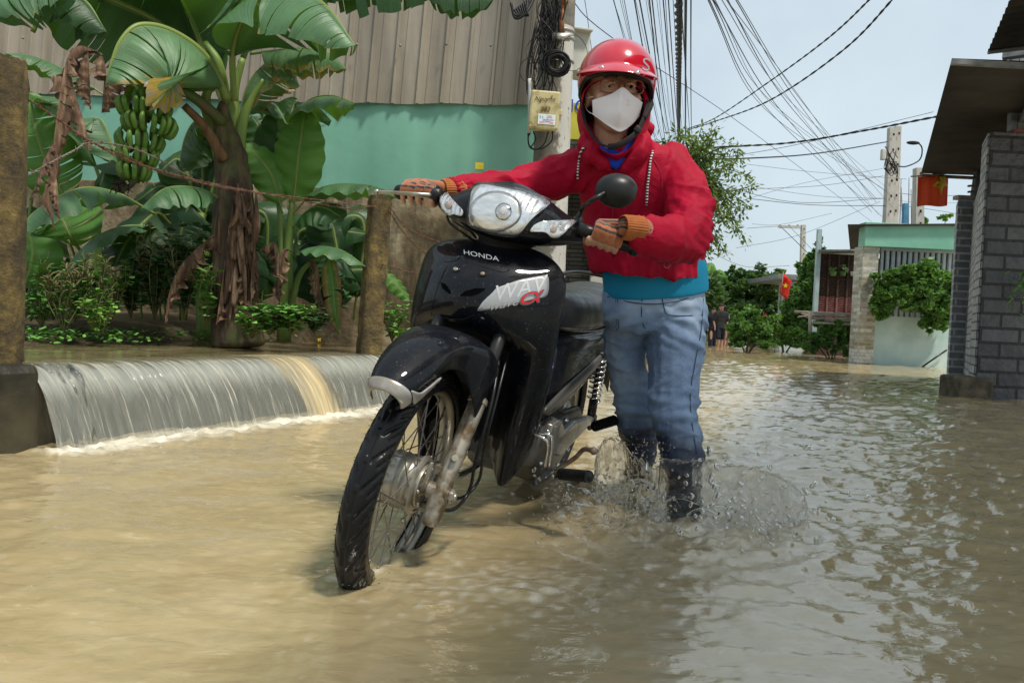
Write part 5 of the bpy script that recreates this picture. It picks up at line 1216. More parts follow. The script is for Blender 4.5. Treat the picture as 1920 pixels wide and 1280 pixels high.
# ---- second plant (right of the trunk)
bp2 = empty('banana_plant', W(538, 600, 5.3), 'young banana plant with broad upright leaves right of the shaggy trunk', 'banana plant')
mb = MB()
for pts, r in ((((532, 640, 5.3), (536, 540, 5.3), (542, 440, 5.3), (548, 380, 5.3)), (.05, .045, .03, .018)), (((536, 600, 5.3), (530, 500, 5.3), (525, 400, 5.35), (512, 330, 5.4)), (.04, .03, .02, .012)), (((540, 600, 5.3), (560, 520, 5.25), (585, 490, 5.2), (600, 485, 5.15)), (.03, .02, .014, .01))):
    mb.tube(cr(Wp(*pts), 6), r, 10)
mb.build('stem', M_stalk, bp2)
for mat, c, w_, kw in (
 (L_bright, ((546, 400, 5.3), (552, 360, 5.28), (560, 290, 5.25), (572, 205, 5.3)), .20, dict(droop=(-6, 6), tears=0, up=(-.2, -1, .25), base=.1)),
 (L_shaded, ((545, 380, 5.45), (532, 300, 5.45), (548, 205, 5.5), (560, 190, 5.5)), .22, dict(droop=(-6, 10), tears=2, up=(.3, -1, .2))),
 (L_bright, ((530, 400, 5.3), (510, 330, 5.25), (480, 290, 5.2), (455, 268, 5.2)), .15, dict(droop=(5, 20), tears=0, up=(.3, -1, .6))),
 (L_shaded, ((530, 330, 5.5), (500, 260, 5.5), (470, 215, 5.5)), .2, dict(droop=(5, 25), tears=1, up=(.3, -1, .4))),
 (L_green, ((548, 330, 5.4), (552, 235, 5.4), (575, 192, 5.3), (620, 180, 5.2), (668, 196, 5.1)), .22, dict(droop=(20, 65), tears=5, rip=.06)),
 (L_green, ((540, 240, 5.4), (520, 200, 5.4), (500, 192, 5.35), (478, 205, 5.3)), .16, dict(droop=(20, 60), tears=2)),
 (L_green, ((548, 400, 5.3), (600, 352, 5.2), (680, 345, 5.1), (762, 368, 5.0)), .15, dict(droop=(15, 50), tears=1)),
 (L_shaded, ((545, 430, 5.3), (575, 395, 5.2), (605, 388, 5.15), (645, 410, 5.1)), .19, dict(droop=(5, 30), tears=0, up=(0, -.7, 1))),
 (L_green, ((548, 480, 5.3), (590, 462, 5.15), (640, 468, 5.0), (688, 500, 4.95)), .15, dict(droop=(10, 45), tears=0)),
 (L_yel, ((590, 490, 5.15), (612, 478, 5.1), (622, 520, 5.1), (628, 580, 5.1), (636, 628, 5.1)), .085, dict(droop=(10, 60), tears=3, up=(.4, -1, 0))),
 (L_dead, ((575, 485, 5.2), (595, 500, 5.1), (600, 540, 5.1), (608, 575, 5.1)), .08, dict(droop=(60, 140), tears=4, rip=.5)),
 (L_dead, ((550, 470, 5.25), (530, 470, 5.1), (522, 520, 5.05), (528, 580, 5.0)), .12, dict(droop=(60, 140), tears=5, rip=.5, rag=.3)),
 (L_green, ((560, 420, 5.5), (540, 520, 5.4), (560, 590, 5.35)), .05, dict(droop=(20, 60), tears=0)),
): one_leaf(bp2, mat, c, w_, seed=int(c[0][0]+c[-1][1]), **kw)
# ---- third plant (left)
bp3 = empty('banana_plant', W(150, 600, 5.4), 'low spreading banana plant beside the mossy post at the left edge', 'banana plant')
mb = MB(); mb.tube(cr(Wp((190, 640, 5.5), (185, 520, 5.5), (180, 420, 5.5)), 6), [.06, .05, .03], 10); mb.tube(cr(Wp((150, 530, 5.3), (140, 480, 5.2), (128, 450, 5.1)), 4), [.012, .009, .006], 8); mb.build('stem', M_stalk, bp3)
for mat, c, w_, kw in (
 (L_green, ((290, 400, 5.2), (220, 362, 5.0), (150, 352, 4.8), (70, 392, 4.6), (30, 440, 4.5)), .24, dict(droop=(10, 50), tears=2)),
 (L_green, ((330, 430, 5.4), (240, 422, 5.2), (170, 450, 5.0), (102, 528, 4.9)), .17, dict(droop=(10, 30), tears=0, up=(-.4, -.4, 1))),
 (L_bright, ((150, 470, 5.2), (130, 440, 5.1), (115, 410, 5.1), (92, 402, 5.1)), .26, dict(droop=(0, 15), tears=3, up=(-.1, -1, .5))),
 (L_shaded, ((320, 420, 5.5), (290, 400, 5.4), (240, 450, 5.2), (215, 500, 5.1)), .28, dict(droop=(0, 30), tears=1, up=(-.1, -1, .6))),
 (L_bright, ((140, 400, 5.8), (100, 330, 5.75), (72, 260, 5.7), (48, 170, 5.7)), .27, dict(droop=(5, 30), tears=14, rip=.1, up=(.2, -1, .25))),
 (L_green, ((190, 340, 5.9), (150, 230, 5.8), (130, 190, 5.8), (60, 178, 5.8)), .30, dict(droop=(15, 50), tears=4)),
 (L_green, ((230, 330, 5.9), (200, 240, 5.9), (180, 220, 5.9), (140, 225, 5.8)), .26, dict(droop=(25, 70), tears=3)),
 (L_green, ((200, 180, 5.6), (120, 130, 5.5), (60, 105, 5.4), (8, 100, 5.3)), .16, dict(droop=(15, 60), tears=8, rip=.12)),
 (L_shaded, ((60, 60, 4.6), (100, -20, 4.6), (160, 0, 4.6), (200, 60, 4.6)), .3, dict(droop=(30, 80), tears=8, rip=.15)),
 (L_green, ((-60, 40, 4.4), (0, -10, 4.4), (60, -30, 4.4), (130, -20, 4.4)), .25, dict(droop=(50, 85), tears=6, rip=.15)),
 (L_shaded, ((240, 330, 5.6), (210, 300, 5.6), (190, 340, 5.5), (180, 380, 5.5)), .2, dict(droop=(20, 60), tears=2)),
 (L_bright, ((40, 560, 5.2), (60, 480, 5.2), (52, 420, 5.2)), .2, dict(droop=(0, 15), tears=3, up=(.2, -1, .2))),
 (L_shaded, ((60, 360, 6.0), (50, 480, 5.9), (80, 560, 5.8)), .3, dict(droop=(0, 40), tears=3, up=(.2, -1, .2))),
): one_leaf(bp3, mat, c, w_, seed=int(c[0][0]*1.3+c[-1][1]), **kw)
# ---- shaded clump behind
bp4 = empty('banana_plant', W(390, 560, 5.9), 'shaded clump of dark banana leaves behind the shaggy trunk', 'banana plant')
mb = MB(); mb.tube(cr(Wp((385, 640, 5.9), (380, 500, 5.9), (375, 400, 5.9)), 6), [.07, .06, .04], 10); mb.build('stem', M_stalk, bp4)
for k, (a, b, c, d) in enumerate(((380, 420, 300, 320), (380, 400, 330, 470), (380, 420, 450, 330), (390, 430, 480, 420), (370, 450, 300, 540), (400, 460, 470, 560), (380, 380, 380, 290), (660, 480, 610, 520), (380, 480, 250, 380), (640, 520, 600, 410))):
    one_leaf(bp4, L_shaded, ((a, b, 5.9), ((a+c)/2, min(b, d)-20+rnd.uniform(-10, 30), 5.85), (c, d, 5.75)), .24, droop=(5, 40), tears=2, seed=60+k, up=(.1, -.8, .7))
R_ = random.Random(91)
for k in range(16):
    xx = R_.uniform(200, 430) if k % 2 else R_.uniform(470, 670); yy = R_.uniform(400, 540); one_leaf(bp4, L_shaded, ((xx, 600, 6.0), (xx+R_.uniform(-30, 30), yy-20, 5.95), (xx+R_.choice((-1, 1))*R_.uniform(60, 110), yy+R_.uniform(-30, 40), 5.9)), R_.uniform(.16, .24), droop=(0, 40), tears=2, seed=200+k, up=(.1, -.9, .6))
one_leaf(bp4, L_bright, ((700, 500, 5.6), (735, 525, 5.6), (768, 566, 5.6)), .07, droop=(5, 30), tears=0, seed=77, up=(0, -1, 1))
# ---- posts
def post(px_b, py_b, px_t, py_t, d, w_, ang, label, zb=None, round_top=.02):
    b = W(px_b, py_b, d); t = W(px_t, py_t, d); mb = MB(); rings = []; n = 26
    R = Matrix.Rotation(ang, 3, 'Z'); t = t.copy(); 
    for i in range(n+1):
        s = i/n; c = b.lerp(t, s); q = w_/2*(1-.05*s)*(1 if i < n else .9); rr_ = []
        for k in range(32):
            a = 2*math.pi*(k+.5)/32; ca, sa = math.cos(a), math.sin(a); m_ = max(abs(ca), abs(sa)); rd = q/m_*(.93 if m_ < .78 else 1)
            v = R@Vector((ca*rd, sa*rd, 0)); p = c+v; o_ = .006*float(pn(p.x*18, p.y*18, p.z*18))+.004*float(pn(p.x*50, p.y*50, p.z*50)); rr_.append(p+v.normalized()*o_+Vector((0, 0, (.02*float(pn(p.x*25, p.y*25, 3)) if i == n else 0))))
        rings.append(rr_)
    rings.append([sum(rings[-1], Vector())/32+(p-sum(rings[-1], Vector())/32)*.3+Vector((0, 0, round_top*.5)) for p in rings[-1]])
    mb.loft(rings, True, True); o = mb.build('fence_post', M_post, smooth=True, auto=50); tag(o, label, 'fence post', 'mossy concrete posts holding the barbed wire'); return o
post(-2, 700, 10, 112, 2.92, .148, rad(18), 'thick mossy concrete post at the left edge beside the waterfall')
post(691, 664, 713, 368, 5.0, .148, rad(32), 'weathered post standing where the waterfall ends, left of the handlebar')
# ---- barbed wire
M_wire = simple('rusty_wire', (.10, .045, .028), (.26, .15, .10), rough=.7, metal=.3, nscale=30); M_gwire = simple('grey_wire', (.25, .22, .18), (.12, .07, .05), rough=.6, metal=.4, nscale=12)
def barbed(pts, label, mat=None, step=.085, n=14, r=.0019):
    P = cr(Wp(*pts), n); mb = MB(); L = [0]
    for a, b in zip(P, P[1:]): L.append(L[-1]+(b-a).length)
    Q = []; k = 0; tot = L[-1]; N = int(tot/.006)
    for st in (0, math.pi):
        q = []
        for i in range(N+1):
            s = tot*i/N; j = min(len(P)-2, int(np.searchsorted(L, s, 'right'))-1); j = max(j, 0); c = P[j].lerp(P[j+1], (s-L[j])/max(1e-6, L[j+1]-L[j])); t = (P[j+1]-P[j]).normalized(); u = t.orthogonal().normalized(); v = t.cross(u)
            an = s/.045*2*math.pi+st; q.append(c+(u*math.cos(an)+v*math.sin(an))*.0026)
        mb.tube(q, r, 5)
        if st == 0: Q = q
    s = .03
    while s < tot:
        i = int(s/.006); i = min(i, N-1); c = Q[i]; t = (Q[min(i+2, N)]-Q[max(i-2, 0)]).normalized(); u = t.orthogonal().normalized(); v = t.cross(u); a0 = rnd.uniform(0, 6)
        mb.tube([c+(u*math.cos(a0+w_)+v*math.sin(a0+w_))*.0052+t*(w_*.0009-.004) for w_ in np.linspace(0, 12, 22)], .0014, 4)
        for dd in (0, 1.6, 3.1, 4.8):
            a = a0+dd; e = c+(u*math.cos(a)+v*math.sin(a))*.017+t*rnd.uniform(-.008, .008); mb.tube([c, e], [.0015, .0006], 4)
        s += step*rnd.uniform(.8, 1.2)
    o = mb.build('barbed_wire', mat or M_wire); tag(o, label, 'barbed wire', 'barbed wire strands on the posts'); return o
barbed(((-5, 168, 2.86), (50, 186, 3.0), (110, 225, 3.2), (170, 266, 3.4), (260, 308, 3.7), (400, 345, 4.2), (560, 375, 4.65), (660, 392, 4.85), (700, 385, 4.93)), 'rusty barbed wire strand from top of left post sagging to the far post', step=.06)
barbed(((100, 218, 3.2), (175, 268, 3.42), (230, 290, 3.6), (300, 322, 3.85), (420, 352, 4.3), (540, 368, 4.6), (640, 380, 4.8), (705, 388, 4.92)), 'second rusty strand twisted along the lower side of the sagging wire', step=.06)
barbed(((-5, 328, 2.86), (42, 332, 3.0), (90, 308, 3.15), (140, 282, 3.3), (170, 268, 3.4), (240, 276, 3.6), (300, 300, 3.85), (360, 335, 4.1)), 'greyish wire rising from the lower left post and joining the rusty strands', M_gwire)
barbed(((728, 385, 4.92), (760, 425, 5.2), (800, 445, 5.6), (850, 462, 6.0)), 'thin barbed strand leaving the right side of the post towards the motorbike', step=.1)
barbed(((728, 392, 4.92), (752, 430, 5.2), (790, 470, 5.6), (830, 486, 6.0)), 'lower thin barbed strand hanging right of the post before the stained wall', step=.1)
barbed(((716, 495, 4.93), (760, 508, 5.4), (800, 515, 5.8)), 'short rusty wire low on the post in front of the stained wall', step=.3)
# ---- weeds
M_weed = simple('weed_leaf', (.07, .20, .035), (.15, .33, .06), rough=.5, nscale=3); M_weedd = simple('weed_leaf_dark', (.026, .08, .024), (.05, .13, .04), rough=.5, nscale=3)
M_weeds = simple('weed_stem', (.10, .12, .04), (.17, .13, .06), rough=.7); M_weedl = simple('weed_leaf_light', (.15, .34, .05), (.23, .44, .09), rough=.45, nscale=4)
def small_leaf(mb, p, d, up, l, w_):
    d = d.normalized(); s = d.cross(up); s = s.normalized() if s.length > .05 else d.orthogonal().normalized(); n = s.cross(d)
    q = [p, p+d*l*.25+s*w_*.42-n*l*.02, p+d*l*.55+s*w_*.5-n*l*.05, p+d*l-n*l*.18, p+d*l*.55-s*w_*.5-n*l*.05, p+d*l*.25-s*w_*.42-n*l*.02, p+d*l*.5+n*w_*-.12]
    mb.add(q, [(0, 1, 6), (1, 2, 6), (2, 3, 6), (3, 4, 6), (4, 5, 6), (5, 0, 6)])
def weed(px, py, d, h, nst, mat, label, ll=.05, lw=.022, spread=.35, seed=1, spikes=0, nl=12, group='leafy weeds on the bank behind the waterfall'):
    R = random.Random(seed); b = W(px, py, d); b.z = max(b.z, WZ-.04); root = empty('weed', b, label, 'weed', group); mb = MB(); ml = MB()
    for k in range(nst):
        a = R.uniform(0, 6.28); e = b+Vector((math.cos(a)*spread*h*R.uniform(.2, 1), math.sin(a)*spread*h*R.uniform(.2, 1), h*R.uniform(.6, 1))); m = b.lerp(e, .5)+Vector((R.gauss(0, .03), R.gauss(0, .03), .03)); P = cr([b, m, e], 6); mb.tube(P, [.004, .0015], 5)
        for j in range(nl):
            t = .2+.8*R.random(); i = int(t*(len(P)-1)); p = P[i]; aa = R.uniform(0, 6.28); small_leaf(ml, p, Vector((math.cos(aa), math.sin(aa), R.uniform(-.2, .6))), Vector((R.gauss(0, .3), R.gauss(0, .3), 1)), ll*R.uniform(.6, 1.3), lw*R.uniform(.7, 1.4))
        if k < spikes:
            for j in range(10):
                aa = R.uniform(0, 6.28); i = int(R.uniform(.4, 1)*(len(P)-1)); q = P[i]+Vector((math.cos(aa)*.05, math.sin(aa)*.05, .05)); mb.tube(cr([P[i], (P[i]+q)/2+Vector((0, 0, .015)), q], 3), [.0035, .006, .003], 5)
    mb.build('stem', M_weeds, root); ml.build('foliage', mat, root, smooth=False)
for i, (px, py, d, h, ns, mat, lab, kw) in enumerate((
 (58, 602, 4.9, .30, 8, M_weedl, 'bright broad leaved weed beside the mossy left post', dict(ll=.13, lw=.055, nl=4, spread=.5)),
 (78, 612, 4.6, .16, 10, M_weed, 'low green weed at the pool edge near the left post', {}),
 (120, 622, 4.5, .28, 12, M_weed, 'seedy weed with tan flower spikes near the left post', dict(spikes=10, ll=.035)),
 (170, 618, 4.6, .34, 10, M_weed, 'tall seedy weed with thin stalks between left post and trunk', dict(spikes=8)),
 (210, 600, 4.9, .30, 16, M_weedl, 'light green bushy weed left of the banana trunk', dict(ll=.045, lw=.03)),
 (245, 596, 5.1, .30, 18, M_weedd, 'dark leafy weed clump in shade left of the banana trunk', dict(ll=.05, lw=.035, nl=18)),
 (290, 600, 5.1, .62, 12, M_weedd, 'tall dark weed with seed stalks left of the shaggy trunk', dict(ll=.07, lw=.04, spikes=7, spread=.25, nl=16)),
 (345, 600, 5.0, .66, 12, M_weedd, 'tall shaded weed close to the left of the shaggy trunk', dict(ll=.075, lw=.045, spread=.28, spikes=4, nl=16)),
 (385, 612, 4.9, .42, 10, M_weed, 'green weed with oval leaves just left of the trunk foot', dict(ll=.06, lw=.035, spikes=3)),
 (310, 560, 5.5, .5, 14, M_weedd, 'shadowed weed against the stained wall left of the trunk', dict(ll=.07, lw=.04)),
 (505, 628, 4.75, .22, 16, M_weed, 'leafy green weed at the pool edge right of the trunk foot', dict(ll=.075, lw=.04, spread=.9, nl=10)),
 (545, 628, 4.8, .20, 14, M_weed, 'leafy green weed at the pool edge below the young banana plant', dict(ll=.07, lw=.035, spread=.9)),
 (470, 632, 4.7, .13, 10, M_weedl, 'small light green weed by the litter at the trunk foot', dict(ll=.05, lw=.03, spread=1)),
 (590, 625, 5.0, .14, 10, M_weedd, 'small dark weed left of the weathered post', dict(ll=.05, lw=.03, spread=.8)),
 (735, 640, 5.4, .30, 14, M_weed, 'bushy weed just right of the weathered post', dict(ll=.05, lw=.028, spread=.5)),
 (755, 655, 5.2, .14, 10, M_weedl, 'yellowish low weed right of the weathered post', dict(ll=.05, lw=.03, spread=.8)),
 (100, 600, 5.0, .34, 14, M_weedl, 'yellow green bushy weed between the left post and the low banana leaves', dict(ll=.05, lw=.03, nl=16)),
 (140, 606, 4.9, .26, 14, M_weed, 'green bushy weed in front of the lowest banana leaves', dict(ll=.045, lw=.028, nl=16)),
 (190, 628, 4.5, .16, 14, M_weedl, 'low light weed dipping into the pool left of the trunk', dict(ll=.04, lw=.025, spread=.9)),
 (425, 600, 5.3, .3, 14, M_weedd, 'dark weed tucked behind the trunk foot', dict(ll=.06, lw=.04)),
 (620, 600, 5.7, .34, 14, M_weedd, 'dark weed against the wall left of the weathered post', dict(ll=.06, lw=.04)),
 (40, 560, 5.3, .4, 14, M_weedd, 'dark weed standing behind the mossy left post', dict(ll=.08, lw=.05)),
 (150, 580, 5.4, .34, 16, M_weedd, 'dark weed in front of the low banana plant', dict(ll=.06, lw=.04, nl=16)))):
    weed(px, py, d, h*(1.45 if px < 260 and d < 5.3 else 1.1), int(ns*1.35), mat, lab, seed=100+i, **kw)
# ground cover
mb = MB(); R = random.Random(5)
for k in range(9000):
    px = R.uniform(-120, 640); py = R.uniform(598, 640) if k % 3 else R.uniform(585, 645); p = Gz(px, py, WZ+.02); 
    if px > 300 and R.random() < .55: continue
    p.z += R.uniform(0, .07); a = R.uniform(0, 6.28)
    if p.y > 6.3: continue
    small_leaf(mb, p, Vector((math.cos(a), math.sin(a), R.uniform(-.1, .7))), Vector((R.gauss(0, .4), R.gauss(0, .4), 1)), R.uniform(.02, .05), R.uniform(.012, .03))
o = mb.build('ground_cover', M_weed, smooth=False); tag(o, 'low green ground cover along the edge of the upper pool', 'ground cover', kind='stuff')
mb = MB()
for k in range(900):
    px = R.uniform(-60, 660); p = Gz(px, R.uniform(600, 640), WZ+.01); p.z += R.uniform(0, .02); a = R.uniform(0, 6.28)
    if R.random() < .5: mb.tube([p, p+Vector((math.cos(a)*.08, math.sin(a)*.08, R.uniform(0, .03)))], .0018, 4)
    else: small_leaf(mb, p, Vector((math.cos(a), math.sin(a), .1)), Vector((R.gauss(0, .4), R.gauss(0, .4), 1)), R.uniform(.02, .07), R.uniform(.01, .03))
o = mb.build('leaf_litter', L_dead, smooth=False); tag(o, 'brown twigs and dead leaves floating at the pool edge', 'leaf litter', kind='stuff')
# litter
def litter(px, py, c1, c2, label, s=.035, cat='litter', seed=0):
    p = Gz(px, py, WZ+.015); R = random.Random(seed); mb = MB(); n = 7; rows = []
    for i in range(n): rows.append([p+Vector(((i/(n-1)-.5)*s*2+R.uniform(-.004, .004), (j/(n-1)-.5)*s*1.3, .012+.014*math.sin(i*1.9+j*1.3+seed)+R.uniform(-.004, .004))) for j in range(n)])
    mb.loft(rows, False, False); o = mb.build('litter', simple('wrapper_%d' % seed, c1, c2, rough=.35, nscale=25, lo=.48, hi=.52), solid=.001); tag(o, label, cat)
litter(656, 629, (.6, .04, .06), (.7, .7, .72), 'crumpled red and white wrapper beside the weathered post', .04, seed=1)
litter(655, 637, (.35, .5, .6), (.7, .7, .7), 'pale blue plastic scrap at the waterline left of the post', .05, seed=2)
litter(458, 632, (.7, .72, .7), (.4, .55, .55), 'white plastic scrap among weeds at the trunk foot', .03, seed=3)
litter(424, 634, (.75, .42, .02), (.8, .5, .05), 'orange scrap at the pool edge below the trunk', .014, seed=4)
litter(598, 640, (.7, .5, .03), (.75, .55, .1), 'small yellow scrap floating between trunk and post', .014, seed=5)
litter(415, 642, (.5, .48, .42), (.3, .27, .2), 'pale flat debris at the pool edge below the trunk', .03, seed=6)
mb = MB(); c = Gz(392, 632, WZ); mb.ell(c, (.10, .06, .045), n=16, m=10); A_ = np.array([tuple(v) for v in mb.v]); mb.v = [Vector(p)+Vector((0, 0, .02*float(pn(p[0]*25, p[1]*25, p[2]*25)))) for p in A_]
tag(mb.build('stone', M_conc), 'grey stone in the pool just left of the trunk foot', 'stone')
# ================================================================== POLE, HOUSES, STREET
def wbox(mb, x0, x1, y0, y1, z0, z1): mb.box(((x0+x1)/2, (y0+y1)/2, (z0+z1)/2), (x1-x0, y1-y0, z1-z0))
# ---- near concrete pole
g = NG('pole_concrete'); c = g.n('ShaderNodeTexCoord'); sp = g.n('ShaderNodeSeparateXYZ'); g.l(c.outputs['Object'], sp.inputs[0])
base = g.ramp(g.noise(6, 9, rough=.65), [(.3, (.07, .062, .05)), (.55, (.16, .148, .12)), (.75, (.27, .25, .21))])
wh = g.ramp(g.math('ADD', sp.outputs[0], g.math('MULTIPLY', g.math('SUBTRACT', g.noise(16, 8, rough=.75), .5), .22)), [(.028, 0), (.05, 1)])
zz = g.ramp(g.math('ADD', sp.outputs[2], g.math('MULTIPLY', g.noise(5), .25)), [(.0, 1), (.90, 1), (.93, 0)])   # placeholder band, scaled below
band = g.math('MULTIPLY', wh, g.math('LESS_THAN', sp.outputs[2], 3.1))
col = g.mix(band, base, (.46, .45, .41)); chips = g.ramp(g.noise(1.0, 6, g.coord(scale=(30, 30, 12)), rough=.8), [(.60, 0), (.63, 1)])
col = g.mix(g.math('MULTIPLY', chips, band), col, (.03, .03, .03)); g.set(Base_Color=col, Roughness=.9); g.bump(g.noise(40, 7), .5, .006); M_pole = g.m
pb = W(1022, 560, 6.1); pb.z = -.1; ptp = W(1047, 0, 6.1); dirp = (ptp-pb); ptp = pb+dirp*(6.4/dirp.z)
pole = empty('utility_pole', pb, 'thick weathered concrete pole wrapped in black cables beside the shed corner', 'utility pole')
mb = MB(); mb.tube([pb.lerp(ptp, t) for t in np.linspace(0, 1, 12)], [.165, .115], 28); mb.build('pole_shaft', M_pole, pole)
def pp(px, py, off=0.0, dx=0): q = W(px, py, 6.1-.15-off); return q
M_cable = simple('black_cable', (.006, .006, .007), (.012, .012, .013), rough=.5, nscale=20); M_cableg = simple('grey_cable', (.12, .12, .12), rough=.5)
def polz(z): t = (z-pb.z)/(ptp.z-pb.z); return pb.lerp(ptp, t), .165+(.115-.165)*t
mb = MB()
for py in (62, 76, 118): c, r = polz(W(1040, py, 6.1).z); ring = [c+Vector((math.cos(a)*(r+.004), math.sin(a)*(r+.004), .02*math.sin(a))) for a in np.linspace(0, 2*math.pi, 30)]; mb.tube(ring, .012, 6, False, flat=.35)
mb.box(W(1052, 70, 5.9), (.14, .05, .045)); mb.build('steel_band', simple('galvanised', (.45, .45, .43), (.20, .12, .08), metal=.7, rough=.4, nscale=9), pole)
mb = MB(); mb.tube([pp(1052, 0, -.0), pp(1050, 35), pp(1052, 66)], .03, 10); mb.tube([pp(1052, -30), pp(1054, 8)], .05, 10); mb.build('rusty_bracket', simple('orange_rust', (.30, .12, .05), (.14, .07, .04), rough=.85, nscale=15, bump=.4), pole)
# tangle of drop cables
mb = MB(); R = random.Random(21)
for k in range(46):
    x0 = R.uniform(1012, 1056); x1 = R.uniform(995, 1060); y0 = R.uniform(-60, 30); y1 = R.choice([R.uniform(100, 185), R.uniform(60, 150)])
    P = [pp(x0, y0, R.uniform(0, .08)), pp((x0+x1)/2+R.uniform(-18, 18), (y0*2+y1)/3, R.uniform(.0, .1)), pp((x0+x1)/2+R.uniform(-22, 16), (y0+2*y1)/3, R.uniform(.0, .1)), pp(x1, y1, R.uniform(0, .06))]
    mb.tube(cr(P, 7), R.uniform(.0022, .0055), 5)
for k in range(9):
    x = R.uniform(990, 1004); P = [pp(x+15, 40+R.uniform(-10, 20), .06), pp(x, 110, .05), pp(x-3, 150+R.uniform(-20, 20), .05), pp(x+8+R.uniform(-6, 12), 190, .04)]; mb.tube(cr(P, 7), .004, 5)
mb.build('cable_tangle', M_cable, pole)['kind'] = 'stuff'
mb = MB()
for k in range(22):
    c = pp(1044+R.gauss(0, 2.5), 119+R.gauss(0, 2.5), .10+R.uniform(-.01, .05)); r = R.uniform(.060, .108); ph = R.uniform(0, 6)
    mb.tube([c+Vector((math.cos(a+ph)*r*R.uniform(.98, 1.02), R.uniform(-.002, .002), math.sin(a+ph)*r*.92)) for a in np.linspace(0, 2*math.pi, 30)], .0048, 5, False)
for cx_, cy_, r in ((1010, 98, .10), (990, 132, .07), (1075, 100, .11)): mb.tube([pp(cx_, cy_, .12)+Vector((math.cos(a)*r, .02*math.sin(3*a), math.sin(a)*r*1.2)) for a in np.linspace(0, 2*math.pi, 30)], .0025, 5, False)
tag(mb.build('cable_coil', M_cable), 'coil of spare black cable hung on the thick pole above the meter box', 'cable coil')
mb = MB()
for k in range(7): mb.tube(cr([pp(960+k*4, 22-k*3, .2), pp(972+k*3, 30, .2), pp(990, 12-k*3, .15), pp(1012, -20-k*3, .1)], 6), .009, 6)
mb.tube(cr([pp(958, 6, .2), pp(966, 34, .2), pp(985, 26, .2), pp(1000, 0, .15)], 6), .011, 6); tag(mb.build('cable_bundle', M_cable), 'looped bundle of thick black cable left of the pole top', 'cable bundle')
# meter box
mbx = empty('meter_box', W(1020, 244, 5.8), 'stained cream meter box with a paper label strapped on the thick pole', 'meter box')
g = NG('stained_cream'); n = g.noise(9, 9, rough=.7); g.set(Base_Color=g.ramp(n, [(.35, (.16, .12, .03)), (.48, (.42, .36, .17)), (.7, (.56, .50, .28))]), Roughness=.5); M_cream = g.m
cM_ = W(1021, 207, 5.78); wB, hB = 56*5.78/F, 72*5.78/F; Rm = Matrix.Rotation(rad(2.2), 3, 'Y')
mb = MB(); mb.box(cM_+Vector((0, .045, 0)), (wB*.96, .10, hB*.96), Rm); mb.build('case', M_cream, mbx, smooth=False, bev=.022)
mb = MB(); mb.box(cM_, (wB, .035, hB), Rm); mb.build('lid', M_cream, mbx, smooth=False, bev=.016)
mb = MB(); mb.box(cM_+Vector((wB*.53, .02, -.01)), (.03, .03, .05), Rm); mb.build('latch', M_cream, mbx, smooth=False, bev=.008)
pc = W(1025, 224, 5.758); pl = MB(); pl.box(pc, (.135, .003, .078), Rm); lb = pl.build('paper_label', simple('paper', (.62, .68, .72), (.7, .72, .72), rough=.7), mbx, smooth=False)
fm = face_m(pc+Vector((0, -.0022, 0)), (0, -1, 0)); M_b = simple('blue_print', (.03, .10, .45), rough=.6); M_p = simple('pink_print', (.70, .12, .22), rough=.6)
def tline(s, size, mat, dx, dz, sx=1): text('lettering', s, size, mat, lb, fm@Matrix.Rotation(rad(-2.2), 4, 'Z')@Matrix.Translation((dx, dz, 0)), sx=sx)
tline('0923.777.000', .019, M_p, 0, -.026, 1.05); tline('TRUYỀN HÌNH', .013, M_b, .012, -.004); tline('INTERNET', .010, M_p, .02, .014); tline('INTERNET', .008, M_p, .02, .026); tline('2', .024, M_b, -.052, .014); tline('S', .024, simple('teal_print', (.02, .4, .45), rough=.6), -.032, .014); tline('Wifi truyền hình cáp', .0075, M_b, .0, -.0145)
for py, s in ((186, 'Nguyễn'), (206, '293')): text('handwriting', s, .05, simple('brown_ink', (.10, .05, .02), rough=.8) if 'brown_ink' not in MATS else MATS['brown_ink'], mbx, face_m(W(1021, py, 5.758), (0, -1, 0)), shear=.4)
mb = MB(); mb.tube(cr([pp(993, 148, .1), pp(993, 200, .1), pp(992, 252, .1)], 4), .014, 10); tag(mb.build('conduit', simple('grey_conduit', (.45, .46, .46), rough=.5)), 'thin grey plastic pipe standing left of the cream meter box', 'conduit')
mb = MB()
for P in ([(1036, 246), (1034, 265), (1015, 279), (995, 278), (990, 260), (994, 250)], [(1028, 247), (1020, 270), (1005, 280), (992, 272), (990, 250)], [(1000, 246), (1004, 262), (994, 276), (990, 262)]):
    mb.tube(cr([pp(a, b, .12) for a, b in P], 6), .0055, 6)
mb.build('cable_loop', M_cable, mbx)
cb = empty('junction_box', W(1085, 143, 6.5), 'pale grey steel cabinet fixed behind the thick pole above the awning', 'cabinet')
mb = MB(); mb.box(W(1080, 102, 6.45), (.17, .22, .37), Matrix.Rotation(rad(14), 3, 'Z')@Matrix.Rotation(rad(2), 3, 'Y')); mb.build('case', simple('cabinet_paint', (.42, .43, .38), (.50, .51, .46), rough=.5), cb, smooth=False, bev=.006)
mb = MB(); mb.box(W(1082, 64, 6.4), (.2, .26, .02), Matrix.Rotation(rad(14), 3, 'Z')); mb.build('cap', MATS['cabinet_paint'], cb, smooth=False, bev=.004)
